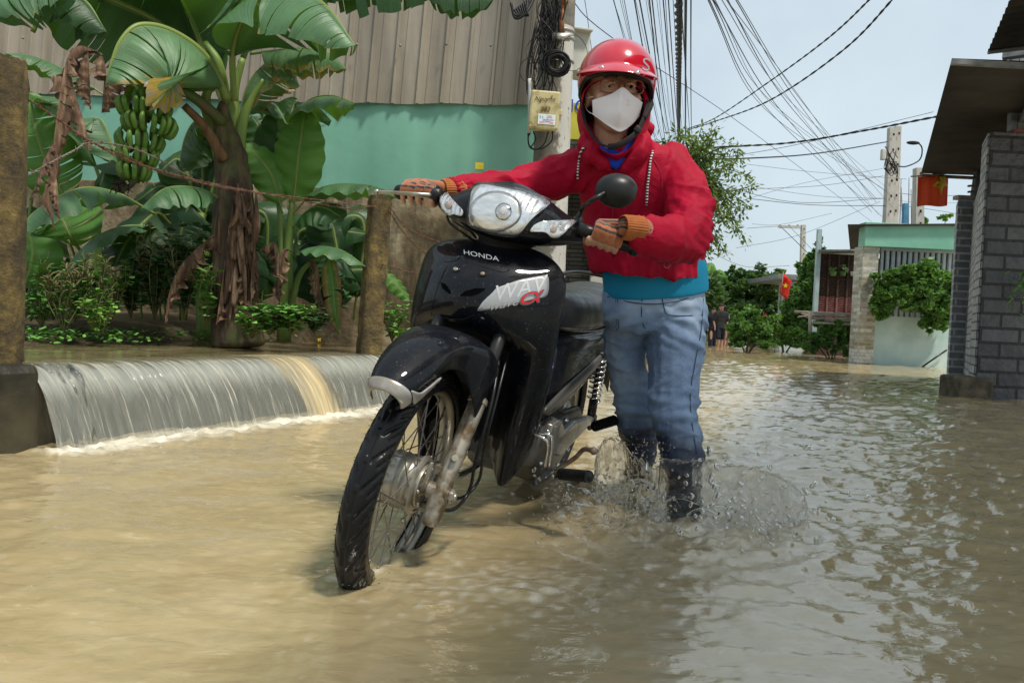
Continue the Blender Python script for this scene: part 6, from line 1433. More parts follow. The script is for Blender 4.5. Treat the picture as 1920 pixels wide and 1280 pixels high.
# ---- shop behind pole and rider
M_tile = brickmat('dark_slate_tile', (.05, .048, .042), (.12, .115, .10), (.015, .015, .015), .34, .05, ms=.06, bump=.5)
M_white = simple('white_plaster', (.55, .55, .52), (.35, .34, .31), rough=.8, nscale=3)
shop = empty('shop_house', W(1090, 560, 9.0), 'shop front with a green awning and dark slate tiles hidden behind the rider', 'house')
s0 = W(1000, 560, 9.0).x; s1 = W(1245, 560, 9.0).x
mb = MB(); wbox(mb, s0-.2, .93, 9.0, 13.4, -.1, 2.9); mb.build('wall', M_tile, shop, smooth=False)
mb = MB(); wbox(mb, .90, 1.12, 8.85, 9.1, -.1, 2.9); wbox(mb, .22, .40, 8.9, 9.0, -.1, 2.7); mb.build('pillar', M_white, shop, smooth=False, bev=.01)
mb = MB(); rows = []
for i in range(5):
    t = i/4; rows.append([Vector((s0-.1+(1.35-s0)*u/60, 9.0-1.25*t, 2.62-.62*t+.012*math.sin(u*1.6))) for u in range(61)])
mb.loft(rows, False, False); mb.build('awning', simple('green_awning', (.01, .13, .09), (.015, .18, .12), rough=.5), shop, solid=.01)
mb = MB(); mb.box((.72, 8.8, 3.0), (1.5, .06, .42)); sg = mb.build('sign_board', simple('yellow_sign', (.55, .50, .06), (.48, .42, .05), rough=.6), shop, smooth=False)
text('lettering', 'NG', .22, simple('blue_sign_paint', (.02, .06, .42), rough=.5), sg, face_m(W(1076, 200, 8.76), (0, -1, 0)))
# ---- near stone wall at the right edge with overhanging roofs
M_stone = brickmat('dark_split_stone', (.065, .070, .080), (.125, .13, .145), (.025, .025, .028), .40, .15, ms=.035, bump=1.0, bdist=.03, nb=1.6, nscale=14)
M_gbrick = brickmat('grey_brick', (.18, .205, .23), (.26, .28, .31), (.5, .51, .51), .34, .105, ms=.05, bump=.8, bdist=.012, nb=.7, rough=.6)
M_ledge = brickmat('pale_ledge_tile', (.55, .53, .48), (.30, .31, .32), (.12, .12, .12), .3, .09, ms=.04, bump=.5)
M_steel = simple('grey_steel', (.14, .15, .15), (.26, .27, .27), rough=.45, metal=.4, nscale=9)
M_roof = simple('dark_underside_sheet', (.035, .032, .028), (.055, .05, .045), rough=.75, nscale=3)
sw = empty('stone_house', W(1880, 750, 7.8), 'house corner of rough dark grey stone blocks under the big overhanging roofs', 'house')
x0 = W(1843, 500, 7.6).x
mb = MB(); mb.loft([[Vector((x0, 7.6, z)), Vector((9.5, 7.6, z)), Vector((9.5, 8.1, z)), Vector((x0+.245, 8.1, z))] for z in (-.1, 2.76)], True, True); mb.build('wall', M_stone, sw, smooth=False, bev=.01)
mb = MB(); mb.loft([[Vector((x0-.01, 7.63, z)), Vector((x0+.03, 7.63, z)), Vector((x0+.26, 8.09, z)), Vector((x0+.22, 8.09, z))] for z in (-.1, 2.75)], True, True); mb.build('tile_edge', M_ledge, sw, smooth=False)
mb = MB(); wbox(mb, 8.2, 10, 8.1, 10.6, -.1, 2.95); mb.build('house_wall', M_white, sw, smooth=False)
mb = MB(); 
for px in (1899, 1912): mb.tube([W(px-2, 250, 7.8), W(px+2, 108, 7.8)], .045, 4)
mb.build('post', M_steel, sw, smooth=False)
mb = MB(); wbox(mb, x0+.25, x0+.62, 7.62, 8.05, 2.765, 2.80); mb.build('red_tile_cap', simple('red_tile', (.22, .07, .04), rough=.7), sw, smooth=False)
mb = MB(); c = W(1915, 540, 7.4)
for k in range(60):
    a = rnd.uniform(0, 6.28); small_leaf(mb, c+Vector((rnd.gauss(.05, .07), rnd.gauss(0, .05), rnd.gauss(0, .12))), Vector((math.cos(a), math.sin(a), rnd.uniform(-.8, .3))), Vector((0, 0, 1)), .09, .03)
tag(mb.build('climbing_plant', M_weed, smooth=False), 'little green plant leaning in at the right edge by the stone wall', 'plant')
gb = empty('brick_pillar', W(1806, 716, 10.3), 'grey brick gate pillar with pale joints left of the stone wall', 'pillar')
xa, xb = W(1786, 560, 10.3).x, W(1838, 560, 10.3).x
mb = MB(); mb.loft([[Vector((xa, 10.3, z)), Vector((xb, 10.3, z)), Vector((xb+.24, 10.75, z)), Vector((xa+.24, 10.75, z))] for z in (-.1, 2.58)], True, True); mb.build('shaft', M_gbrick, gb, smooth=False, bev=.008)
mb = MB(); wbox(mb, xa-.02, xb+.03, 10.27, 10.40, 2.58, 2.63); mb.build('cap', M_conc, gb, smooth=False)
mb = MB(); mb.tube([W(1838, 300, 10.5), W(1810, 380, 10.5)-Vector((-.12, 0, 0))], .06, 4); 
for py in (334, 349, 360): mb.tube([W(1815, py, 10.5), W(1850, py-3, 10.5)], .02, 4)
mb.tube([W(1846, 310, 10.4), W(1842, 430, 10.4)], .03, 4); mb.build('steel_post', M_steel, gb, smooth=False)
# side wall between the two
mb = MB(); mb.loft([[Vector((xb, 10.6, z)), Vector((xb+.1, 10.6, z)), Vector((x0+.34, 8.09, z)), Vector((x0+.26, 8.09, z))] for z in (-.1, 2.5)], True, True); tag(mb.build('side_wall', M_ledge, smooth=False), 'narrow strip of pale tiled wall between brick pillar and stone wall', 'wall')
# roofs: corrugated sheets, real overhang
def sheet(nm, a, b, c, d, parent, mat, nrib=60, amp=.012, across=8, th=.004):
    a, b, c, d = map(Vector, (a, b, c, d)); up = (b-a).cross(d-a).normalized(); mb = MB(); rows = []
    for i in range(across+1):
        t = i/across; p, q = a.lerp(d, t), b.lerp(c, t); rows.append([p.lerp(q, k/(nrib*4))+up*(amp*math.sin(2*math.pi*k/4)) for k in range(nrib*4+1)])
    mb.loft(rows, False, False); return mb.build(nm, mat, parent, solid=th)
rf = empty('awning_roof', W(1727, 325, 11.0), 'lower dark corrugated awning roof hanging over the flooded street', 'roof')
e0, e1 = W(1727, 325, 11.0), W(1785, 110, 6.5); i1 = e1+Vector((1.6, -.3, -.10)); i0 = e0+Vector((2.0, -.6, -.12))
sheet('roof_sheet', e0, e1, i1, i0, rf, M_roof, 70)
mb = MB(); q0, q1 = e0.lerp(i0, .42)-Vector((0, 0, .07)), e1.lerp(i1, .48)-Vector((0, 0, .07)); mb.tube([q0, q1], .05, 4); mb.tube([e0-Vector((0, 0, .03)), i0-Vector((0, 0, .06))], .03, 4); mb.tube([e1-Vector((0, 0, .03)), i1-Vector((0, 0, .06))], .03, 4); mb.build('purlin', M_steel, rf, smooth=False)
rf2 = empty('awning_roof', W(1852, 97, 7.4), 'upper dark corrugated awning roof running out of the frame at top right', 'roof')
e0, e1 = W(1852, 97, 7.5), W(1914, 2, 6.2); ee = e1+Vector((-.49, -1, 0)).normalized()*7.5
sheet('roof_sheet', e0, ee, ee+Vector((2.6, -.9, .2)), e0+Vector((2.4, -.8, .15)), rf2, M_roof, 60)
mb = MB(); mb.tube([W(1880, 105, 7.6), W(1990, 90, 7.3)], .05, 4); mb.tube([e0-Vector((0, 0, .01)), e0+Vector((2.4, -.8, .14))], .02, 4); mb.build('purlin', M_steel, rf2, smooth=False)
# concrete stub in the water
mb = MB(); wbox(mb, W(1789, 740, 7.7).x, W(1846, 740, 7.7).x, 7.55, 8.0, -.1, .25); o = mb.build('concrete_block', simple('mossy_concrete', (.05, .045, .03), (.16, .13, .09), rough=.9, nscale=8, bump=.8, bscale=25, bdist=.02), smooth=False, bev=.03); tag(o, 'mossy concrete stub standing in the water before the stone wall', 'concrete block')
# flag on the roof post
g = NG('faded_red_flag'); g.set(Base_Color=g.ramp(g.noise(3), [(.3, (.52, .12, .05)), (.7, (.62, .17, .07))]), Roughness=.8); _t = g.n('ShaderNodeBsdfTranslucent'); _t.inputs['Color'].default_value = (.75, .18, .06, 1); _m = g.n('ShaderNodeMixShader'); _m.inputs[0].default_value = .5; g.l(g.b.outputs[0], _m.inputs[1]); g.l(_t.outputs[0], _m.inputs[2]); g.l(_m.outputs[0], g.out.inputs['Surface']); M_flag = g.m; M_star = simple('yellow_star', (.78, .58, .03), rough=.7)
def star(mb, c, R_, ux, uz, off):
    P = []
    for k in range(10):
        a = math.pi/2+k*math.pi/5; r = R_ if k % 2 == 0 else R_*.4; P.append(c+ux*(r*math.cos(a))+uz*(r*math.sin(a))+off)
    mb.add([c+off]+P, [(0, 1+k, 1+(k+1) % 10) for k in range(10)])
fl = empty('flag', W(1748, 388, 10.9), 'faded red flag with a yellow star hanging from a stick under the awning', 'flag')
mb = MB(); mb.tube([W(1708, 331, 10.9), W(1806, 323, 10.9)], .012, 8); mb.build('flag_stick', M_rust, fl)
def fpt(u, v): 
    x = 1721+57*u-2*v; y = 332+56*v-3*u-3*math.sin(u*6)*v*.6
    return W(x, y, 10.9+.035*math.sin(u*7+v*1.2)+.015*math.sin(u*15))
mb = MB(); mb.loft([[fpt(u, v) for u in np.linspace(0, 1, 25)] for v in np.linspace(0, 1, 16)], False, False); mb.build('flag_cloth', M_flag, fl, solid=.002)
mb = MB(); c2 = (.80, .12); mb.add([fpt(.78, .28)-Vector((0, .02, 0))]+[fpt(min(.99, max(.3, .76+.30*(1 if k % 2 == 0 else .42)*math.cos(math.pi*.1+k*math.pi/5))), min(.98, max(.01, .22+.42*(1 if k % 2 == 0 else .42)*math.sin(math.pi*.1+k*math.pi/5))))-Vector((0, .015, 0)) for k in range(10)], [(0, 1+k, 1+(k+1) % 10) for k in range(10)]); mb.build('star', M_star, fl, smooth=False)
# ---- green topped house
gh = empty('garden_house', W(1700, 690, 16.3), 'house with a pale green fascia, barred opening and pale blue lower wall', 'house')
D0 = 16.3
M_lblue = simple('pale_blue_wall', (.33, .46, .44), (.48, .58, .55), rough=.8, nscale=2.2, bump=.1, detail=8); M_mosaic = brickmat('white_ledge_mosaic', (.62, .61, .56), (.25, .22, .12), (.40, .38, .30), .28, .075, ms=.03, bump=.4, off=.5)
X = lambda px: W(px, 560, D0).x
Z = lambda px, py, d=D0: W(px, py, d).z
mb = MB(); wbox(mb, X(1634), X(1795), D0, D0+.15, -.1, Z(1700, 594)); mb.build('lower_wall', M_lblue, gh, smooth=False)
mb = MB(); wbox(mb, X(1609), X(1638), D0-.12, D0+.3, -.1, Z(1620, 462)); mb.build('pillar', M_mosaic, gh, smooth=False)
mb = MB(); wbox(mb, X(1609)-.02, X(1795), D0-.2, D0+.1, Z(1700, 467), Z(1700, 422)); mb.build('fascia', M_green, gh, smooth=False, bev=.01)
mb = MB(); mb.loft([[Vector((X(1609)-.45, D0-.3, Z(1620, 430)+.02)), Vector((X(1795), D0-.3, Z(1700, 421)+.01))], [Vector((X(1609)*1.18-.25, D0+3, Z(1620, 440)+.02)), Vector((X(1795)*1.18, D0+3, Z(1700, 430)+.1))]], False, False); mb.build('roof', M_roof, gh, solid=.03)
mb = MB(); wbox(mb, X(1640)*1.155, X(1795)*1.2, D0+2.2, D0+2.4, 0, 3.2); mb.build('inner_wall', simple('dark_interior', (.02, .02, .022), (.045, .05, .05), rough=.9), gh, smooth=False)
mb = MB()
M_bar = simple('grey_bar_paint', (.30, .35, .36), (.40, .45, .46), rough=.45)
for k in range(14): x = X(1650)+(X(1788)-X(1650))*k/13; mb.box((x, D0+.02, (Z(1700, 594)+Z(1700, 467))/2), (.055, .05, Z(1700, 467)-Z(1700, 594)))
mb.box(((X(1645)+X(1795))/2, D0+.0, Z(1700, 469)), (X(1795)-X(1645), .07, .06)); mb.box(((X(1645)+X(1700))/2, D0+.0, Z(1700, 575)), (X(1700)-X(1645), .05, .05))
mb.build('window_bars', M_bar, gh, smooth=False)
mb = MB(); mb.tube([W(1723, 692, 16.2), W(1750, 673, 16.2), W(1775, 656, 16.2)], .02, 5); tag(mb.build('stick', M_rub), 'dark stick leaning on the pale blue wall', 'stick')
# leaf clouds
def mleaf(nm, c1, c2, tr=.25):
    g = NG(nm); g.set(Base_Color=g.ramp(g.noise(2.5, 5), [(.3, c1), (.7, c2)]), Roughness=.5, Specular_IOR_Level=.3)
    t = g.n('ShaderNodeBsdfTranslucent'); t.inputs['Color'].default_value = (c2[0]*1.6, c2[1]*1.7, c2[2]*.8, 1); m = g.n('ShaderNodeMixShader'); m.inputs[0].default_value = tr
    g.l(g.b.outputs[0], m.inputs[1]); g.l(t.outputs[0], m.inputs[2]); g.l(m.outputs[0], g.out.inputs['Surface']); return g.m
F_dark = mleaf('foliage_dark', (.038, .085, .028), (.08, .15, .045)); F_mid = mleaf('foliage_mid', (.05, .12, .028), (.11, .22, .05)); F_light = mleaf('foliage_light', (.09, .19, .035), (.16, .29, .06)); F_olive = mleaf('foliage_olive', (.05, .075, .02), (.12, .15, .04))
M_bark = simple('bark', (.05, .04, .03), (.12, .10, .075), rough=.95, nscale=9, bump=.6)
def cloud(mb, c, r, n, ls, R, lw=.5, hole=.0):
    cl = [(Vector((R.gauss(0, .5)*r[0], R.gauss(0, .5)*r[1], R.gauss(0, .5)*r[2])), R.uniform(.10, .42)) for _ in range(max(6, n//55))]
    vs = []; fs = []; n0 = len(mb.v)
    for k in range(n):
        q, s = cl[R.randrange(len(cl))]; d = Vector((R.gauss(0, 1), R.gauss(0, 1), R.gauss(0, 1))); d.normalize(); d *= R.random()**.4
        p = c+q+Vector((d.x*r[0]*s, d.y*r[1]*s, d.z*r[2]*s)); a = Vector((R.gauss(0, 1), R.gauss(0, 1), R.gauss(-.3, .6))).normalized(); b = a.orthogonal().normalized(); b = (b*math.cos(k)+a.cross(b)*math.sin(k)); l = ls*R.uniform(.6, 1.3)
        vs += [p-a*l*.5, p+b*l*lw*.5, p+a*l*.5, p-b*l*lw*.5]; m = 4*k; fs.append((m, m+1, m+2, m+3))
    mb.add(vs, fs)
def plant(nm, px, py, d, label, cat, blobs, mat, trunk=None, group=None, seed=0, ls=.12, bark=None):
    R = random.Random(seed); b = W(px, py, d); b.z = -.1; root = empty(nm, b, label, cat, group); mb = MB()
    tb = MB()
    for (cx, cy, rx, ry, n, *dd) in blobs:
        dp = dd[0] if dd else d; c = W(cx, cy, dp); cloud(mb, c, (rx*dp/F, rx*dp/F*.8, ry*dp/F), n, ls, R)
        if trunk: tb.tube(cr([b, b.lerp(c, .45)+Vector((R.uniform(-.1, .1), R.uniform(-.1, .1), .2)), c], 6), [trunk, trunk*.25], 7)
    mb.build('foliage', mat, root, smooth=False)
    if trunk: tb.build('trunk', bark or M_bark, root)
    return root
# street tree right behind the rider with loose sprays
R = random.Random(44); tb_ = W(1262, 640, 12.5); tb_.z = -.1; tr = empty('street_tree', tb_, 'leafy street tree with loose drooping sprays behind the shoulder of the rider', 'tree')
tm = MB(); lm = MB()
TP = cr([tb_, tb_+Vector((.05, 0, 1.2)), W(1275, 420, 12.5), W(1290, 330, 12.5), W(1300, 270, 12.5)], 8); tm.tube(TP, [.12, .09, .05, .02], 10)
ends = [(1345, 235), (1318, 228), (1392, 275), (1398, 285), (1372, 300), (1420, 345), (1408, 330), (1395, 400), (1412, 392), (1385, 440), (1402, 462), (1350, 470), (1365, 480), (1330, 490), (1342, 400), (1310, 320), (1330, 350), (1300, 270), (1352, 330), (1270, 250), (1375, 360), (1340, 290), (1318, 440), (1360, 425), (1335, 262), (1380, 410), (1300, 400), (1290, 360), (1345, 455), (1320, 380), (1362, 395), (1250, 290), (1230, 260), (1280, 300), (1310, 345), (1330, 320)]
for a, b in ends:
    e = W(a, b, 12.5+R.uniform(-.8, .8)); s = TP[min(len(TP)-1, int(R.uniform(.45, .95)*len(TP)))]; P = cr([s, s.lerp(e, .5)+Vector((0, 0, .12)), e], 8); tm.tube(P, [.018, .004], 5)
    for j in range(125):
        t = .25+.75*R.random()**.75; p = P[int(t*(len(P)-1))]; d = Vector((R.gauss(0, 1), R.gauss(0, 1), R.gauss(-.35, .8))).normalized(); p = p+d*R.uniform(.0, .21)*(1.2-.5*t); small_leaf(lm, p, d, Vector((R.gauss(0, .5), R.gauss(0, .5), 1)), R.uniform(.06, .12), R.uniform(.026, .045))
tm.build('trunk', M_bark, tr); lm.build('foliage', F_olive if False else mleaf('street_tree_leaves', (.055, .10, .02), (.13, .20, .045)), tr, smooth=False)
# vine in front of the bars
plant('climbing_shrub', 1710, 640, 15.9, 'bushy green climber hanging over the pale blue wall before the bars', 'shrub',
      [(1725, 540, 40, 34, 5200), (1690, 555, 34, 26, 2600), (1752, 530, 26, 36, 2600), (1660, 560, 20, 26, 1300), (1755, 580, 26, 24, 1700), (1740, 600, 14, 20, 700), (1670, 520, 26, 12, 800), (1700, 510, 30, 12, 800), (1655, 590, 14, 12, 400), (1650, 560, 16, 30, 900), (1775, 560, 12, 40, 900)], F_mid, None, seed=1, ls=.15)
# brown shutter house
M_brown = simple('brown_slats', (.040, .022, .016), (.075, .045, .034), rough=.7, nscale=5); M_pinkr = simple('faded_red_slats', (.16, .06, .055), (.23, .10, .09), rough=.7)
sh = empty('shutter_house', W(1570, 660, 22), 'two storey house closed with dark brown slatted shutters behind bushes', 'house'); d2 = 22
xa, xb = W(1532, 560, d2).x, W(1622, 560, d2).x
def zz(py): return W(1570, py, d2).z
for y0, y1, m in ((478, 522, M_brown), (524, 556, M_brown), (558, 596, M_pinkr)):
    mb = MB(); n = int((y1-y0)/3.4)
    for k in range(n+1): z = zz(y0)+(zz(y1)-zz(y0))*k/n; mb.box(((xa+xb)/2, d2, z), (xb-xa, .03, .035), Matrix.Rotation(.5, 3, 'X'))
    for k in range(6): x = xa+(xb-xa)*k/5; mb.box((x, d2-.03, (zz(y0)+zz(y1))/2), (.05, .05, zz(y0)-zz(y1)))
    mb.box(((xa+xb)/2, d2+.06, (zz(y0)+zz(y1))/2), (xb-xa, .03, zz(y0)-zz(y1)-.02)); mb.build('shutter', m, sh, smooth=False)
mb = MB(); wbox(mb, xa+.15, xb+1, d2+.2, d2+.5, -.1, zz(480)); mb.build('wall', M_brown, sh, smooth=False)
mb = MB(); mb.box((xa-.06, d2-.05, zz(540)), (.12, .12, 3.4)); mb.build('post', simple('pale_blue_post', (.35, .45, .45), rough=.6), sh, smooth=False)
mb = MB(); mb.loft([[Vector((xa-.2, d2-.4, zz(476))), Vector((xb+1, d2-.4, zz(468)))], [Vector((xa+1.8, d2+4, zz(476)+.2)), Vector((xb+1, d2+4, zz(468)+.2))]], False, False); mb.build('roof', M_steel, sh, solid=.06)
for px in (1562, 1580, 1600):
    mb = MB(); c = W(px, 517, 21.8); mb.lathe([(.001, 0), (.07, 0), (.10, .12), (.085, .12), (.001, .11)], c, (0, 0, 1), 12); cloud(mb, c+Vector((0, 0, .2)), (.2, .15, .16), 60, .1, random.Random(px)); tag(mb.build('potted_plant', F_mid if px != 1600 else M_white, smooth=False), {1562: 'leftmost small potted plant on the brown shutter ledge', 1580: 'middle small potted plant on the brown shutter ledge', 1600: 'pale pot on the brown shutter ledge nearest the ledge stone pillar'}[px], 'potted plant')
# far grey roofed house
fh = empty('far_house', W(1480, 640, 30), 'far small house with a dark roof edge behind the red flag', 'house')
mb = MB(); wbox(mb, W(1466, 560, 30).x, W(1510, 560, 30).x, 30, 30.4, -.1, W(1480, 528, 30).z); mb.build('wall', simple('pale_grey_wall', (.35, .42, .43), rough=.7), fh, smooth=False)
mb = MB(); mb.box((W(1475, 560, 30).x, 31, W(1475, 522, 30).z), (1.5, 4, .18)); mb.build('roof', M_steel, fh, smooth=False)
# trees and bushes down the street
plant('tree', 1415, 640, 34, 'broad dark green tree at the end of the street behind the flag', 'tree', [(1405, 540, 46, 30, 6500), (1440, 555, 30, 26, 3000), (1380, 560, 26, 30, 2500), (1400, 585, 50, 24, 3000), (1385, 515, 22, 12, 800), (1350, 550, 24, 24, 1600)], F_dark, .2, 'trees at the end of the street', 3, .30)
plant('tree', 1520, 640, 26, 'tall narrow tree beside the brown shutter house', 'tree', [(1512, 520, 20, 30, 2400), (1528, 485, 12, 24, 900), (1500, 570, 34, 30, 3400), (1515, 620, 34, 26, 2400), (1480, 600, 26, 24, 1800), (1534, 470, 8, 10, 160), (1535, 455, 8, 8, 60)], F_mid, .09, None, 4, .20)
plant('bush', 1400, 655, 21, 'round leafy bush standing in the flood water by the wading people', 'bush', [(1405, 612, 30, 24, 3000), (1425, 630, 26, 14, 1200), (1395, 590, 18, 12, 700), (1385, 640, 20, 10, 700), (1440, 648, 20, 5, 400)], F_mid, .03, None, 5, .14)
plant('bush', 1470, 655, 24, 'low spreading bush at the waterline below the red flag', 'bush', [(1470, 625, 26, 20, 1800), (1450, 610, 18, 14, 900), (1500, 640, 26, 14, 1300)], F_light, .03, None, 6, .15)
plant('bush', 1560, 660, 19, 'bushes and long grass left of the mosaic pillar under the trellis', 'bush', [(1590, 630, 16, 30, 1800), (1545, 635, 26, 22, 1800), (1570, 615, 24, 12, 900), (1520, 640, 24, 18, 1200)], F_mid, .02, None, 7, .13)
plant('tree', 1470, 600, 40, 'far dark tree closing the street behind the bushes', 'tree', [(1450, 600, 40, 26, 2600), (1500, 590, 40, 40, 3000), (1360, 600, 50, 26, 2500)], F_dark, .2, 'trees at the end of the street', 8, .34)
plant('tree', 1300, 600, 30, 'dark tree at the end of the street hidden behind the rider', 'tree', [(1300, 560, 50, 60, 4000), (1240, 500, 50, 80, 4000), (1180, 520, 60, 90, 4000)], F_dark, .2, 'trees at the end of the street', 9, .3)
plant('far_wood', 1500, 640, 60, 'distant line of trees behind the houses and street', 'wood', [(x, 610+x*.01, 70, 26, 900) for x in range(900, 2400, 90)], F_dark, None, None, 10, .9)
# palm-like banana behind rider on the right
bp5 = empty('banana_plant', W(1335, 640, 34), 'light green banana plant beyond the rider at the left side of the far street', 'banana plant')
for k, (x1, y1, x2, y2) in enumerate(((1350, 520, 1372, 548), (1345, 545, 1370, 560), (1350, 560, 1362, 600), (1335, 510, 1325, 520), (1340, 530, 1366, 530), (1345, 570, 1350, 610), (1320, 530, 1312, 580))):
    mb = MB(); leaf(mb, [W(1332, 590, 34), W(x1, y1-6, 34), W(x2, y2-12, 33.6)], .5, droop=(10, 60), tears=12, rip=.2, seed=k, up=(0, -.8, .6)); mb.build('leaf', L_yel if k in (2, 5) else L_bright, bp5)
mb = MB(); mb.tube([W(1332, 640, 34), W(1333, 580, 34)], [.18, .12], 8); mb.build('stem', M_stalk, bp5)
# trellis of poles
tl = empty('trellis', W(1530, 660, 19.5), 'rough wooden trellis on a steel post before the bushes', 'trellis'); mb = MB()
mb.tube([W(1519, 662, 19), W(1519, 584, 19)], .045, 8); mb.tube([W(1519, 605, 19), W(1606, 608, 18.5)], .03, 6); mb.tube([W(1490, 584, 20), W(1606, 590, 18.5)], .035, 6)
for k in range(10): mb.tube(cr([W(1500+rnd.uniform(-5, 20), 588+rnd.uniform(-4, 8), 19.5), W(1550, 592+rnd.uniform(-4, 10), 19), W(1606, 592+rnd.uniform(-4, 12), 18.6)], 5), .02, 5)
mb.build('frame', simple('weathered_wood', (.20, .17, .13), (.34, .30, .25), rough=.9), tl)
# small flags
for (px, py, d, s, lab, rot) in ((1472, 532, 24, 16, 'bright red flag with yellow star before the far trees', 1), (1433, 592, 30, 6, 'tiny red flag far down the street', 1)):
    f = empty('flag', W(px, py+s, d), lab, 'flag'); mb = MB(); mb.tube([W(px-.2*s, py-1.4*s, d), W(px-.7*s, py+3*s, d)], .015, 6); mb.build('flag_stick', M_rust, f); mb = MB(); rows = []
    for v in np.linspace(0, 1, 8): rows.append([W(px-.2*s+u*s*.95-v*.5*s, py-1.25*s+v*2.3*s+u*.9*s, d+.15*math.sin(u*6+v)) for u in np.linspace(0, 1, 10)])
    mb.loft(rows, False, False); mb.build('flag_cloth', simple('red_flag', (.62, .025, .012), rough=.7) if 'red_flag' not in MATS else MATS['red_flag'], f, solid=.01)
    if s > 10: mb = MB(); star(mb, W(px+.05*s, py+.2*s, d-.2), s*.34*d/F, Vector((1, 0, 0)), Vector((0, 0, 1)), Vector((0, 0, 0))); mb.build('star', M_star, f, smooth=False)
# ---- distant people wading
M_sk2 = simple('far_skin', (.38, .20, .13), rough=.6)
def walker(px, py, d, h, top, bottom, label, mats, back=True, seed=0):
    R = random.Random(seed); b = W(px, py, d); b.z = -.12; root = empty('person', b, label, 'person', None); s = h/1.7; q = lambda x, y, z: b+Vector((x*s, y*s, z*s)); st = .10
    P = [('c', [q(0, 0, 1.62), q(0, 0, 1.53)], [.095*s, .075*s]), ('c', [q(0, 0, 1.5), q(0, 0, 1.38)], [.05*s, .06*s]), ('l', [[q(w_*math.cos(a), dd*math.sin(a), z) for a in np.linspace(0, 2*math.pi, 16, endpoint=False)] for z, w_, dd in ((.88, .15, .10), (1.05, .14, .09), (1.3, .185, .105), (1.42, .16, .08), (1.46, .07, .06))])]
    for sd in (-1, 1): P += [('c', [q(sd*.18, 0, 1.38), q(sd*.24, .02, 1.10), q(sd*.22, -.08, .86)], [.05*s, .04*s, .03*s]), ('c', [q(sd*.08, 0, .92), q(sd*.09, sd*st, .5), q(sd*.09, sd*st*.6, .06)], [.085*s, .06*s, .045*s]), ('e', q(sd*.22, -.09, .79), (.03*s, .03*s, .05*s))]
    V, N_, Fc = fuse(P, .02, 2); np_mb(V, Fc).build('body', M_sk2, root)
    P = [('l', [[q(w_*1.12*math.cos(a), dd*1.15*math.sin(a), z) for a in np.linspace(0, 2*math.pi, 16, endpoint=False)] for z, w_, dd in ((.84, .165, .11), (1.05, .15, .10), (1.3, .19, .11), (1.42, .17, .09), (1.47, .08, .07))])]
    for sd in (-1, 1): P.append(('c', [q(sd*.18, 0, 1.38), q(sd*.235, .02, 1.14)], [.066*s, .06*s]))
    V, N_, Fc = fuse(P, .02, 2); V = V+N_*(.01*ridg(V[:, 0]*5, V[:, 1]*5, V[:, 2]*7))[:, None]; np_mb(V, Fc).build('shirt', mats[0], root)
    P = [('e', q(0, 0, .88), (.165*s, .12*s, .1*s))]
    for sd in (-1, 1): P.append(('c', [q(sd*.08, 0, .88), q(sd*.09, sd*st, bottom)], [.105*s, .09*s]))
    V, N_, Fc = fuse(P, .02, 2); np_mb(V, Fc).build('trousers', mats[1], root)
    mb = MB(); mb.ell(q(0, .01, 1.645), (.10*s, .105*s, .09*s)); mb.build('hair', MATS['hair'], root)
M_cb = simple('black_shirt', (.012, .013, .014), (.03, .03, .03), rough=.8); M_cn = simple('navy_cloth', (.01, .012, .02), rough=.8); M_ct = simple('tan_shirt', (.30, .17, .13), rough=.8); M_cp = simple('pink_shirt', (.75, .12, .18), rough=.8); M_mar = simple('maroon_shirt', (.12, .02, .04), rough=.8)
walker(1349, 652, 27, 1.72, 0, .5, 'person in dark shirt and black shorts seen from behind wading down the far street', (M_cb, M_cn))
walker(1335, 645, 28.5, 1.62, 0, .15, 'person all in black leftmost of the far waders', (M_cn, M_cn), seed=1)
walker(1361, 646, 30, 1.62, 0, .5, 'person in a tan shirt beside the bush in the far flood', (M_ct, M_ct), seed=2)
walker(1368, 640, 34, 1.62, 0, .5, 'person in a maroon shirt partly hidden by the bush', (M_mar, M_cn), seed=3)
walker(1452, 632, 62, 1.6, 0, .5, 'tiny distant person in a pink top', (M_cp, M_cn), seed=4)
walker(1466, 632, 64, 1.6, 0, .5, 'tiny distant person in a white top right of the pink one', (M_white, M_cn), seed=5)
# ---- far poles
def cpole(pxb, pyb, pxt, pyt, d, w0, w1, label, arm=False):
    b = W(pxb, pyb, d); t = W(pxt, pyt, d); root = empty('utility_pole', b, label, 'utility pole'); mb = MB(); ax = (t-b); n = 14; mm = b.lerp(t, .5)
    for i in range(n):
        s0_, s1_ = i/n, (i+.55)/n; pa, pb_ = b.lerp(t, s0_), b.lerp(t, (i+1)/n); wa = w0+(w1-w0)*s0_
        mb.loft([[p+Vector((x*wa/2, y*wa/2, 0)) for x, y in ((-1, -1), (1, -1), (1, 1), (-1, 1))] for p in (pa, pb_)], True, i in (0, n-1))
    mb.build('pole_shaft', M_pole2, root, smooth=False)
    mb = MB()
    for i in range(2, n): p = b.lerp(t, (i+.5)/n); mb.box(p+Vector((0, -(w0*.5)-.004, 0)), (.05, .01, .08))  # dark plates stand in for the shade inside the step holes
    mb.build('step_hole_patch', M_rub, root, smooth=False)['kind'] = 'stuff'
    return root, b, t
M_pole2 = simple('pale_pole_concrete', (.34, .33, .30), (.46, .45, .42), rough=.85, nscale=3)
r1, b1, t1 = cpole(1655, 640, 1672, 240, 24, .30, .19, 'left pole of the pair of tall pale concrete poles behind the green house')
r2, b2, t2 = cpole(1665, 640, 1682, 238, 24.6, .30, .19, 'right pole of the pair of tall pale concrete poles behind the green house')
mb = MB(); mb.box(W(1656, 290, 23.6), (.13, .15, .34)); mb.build('insulator_box', M_white, r1, smooth=False, bev=.02)
mb = MB()
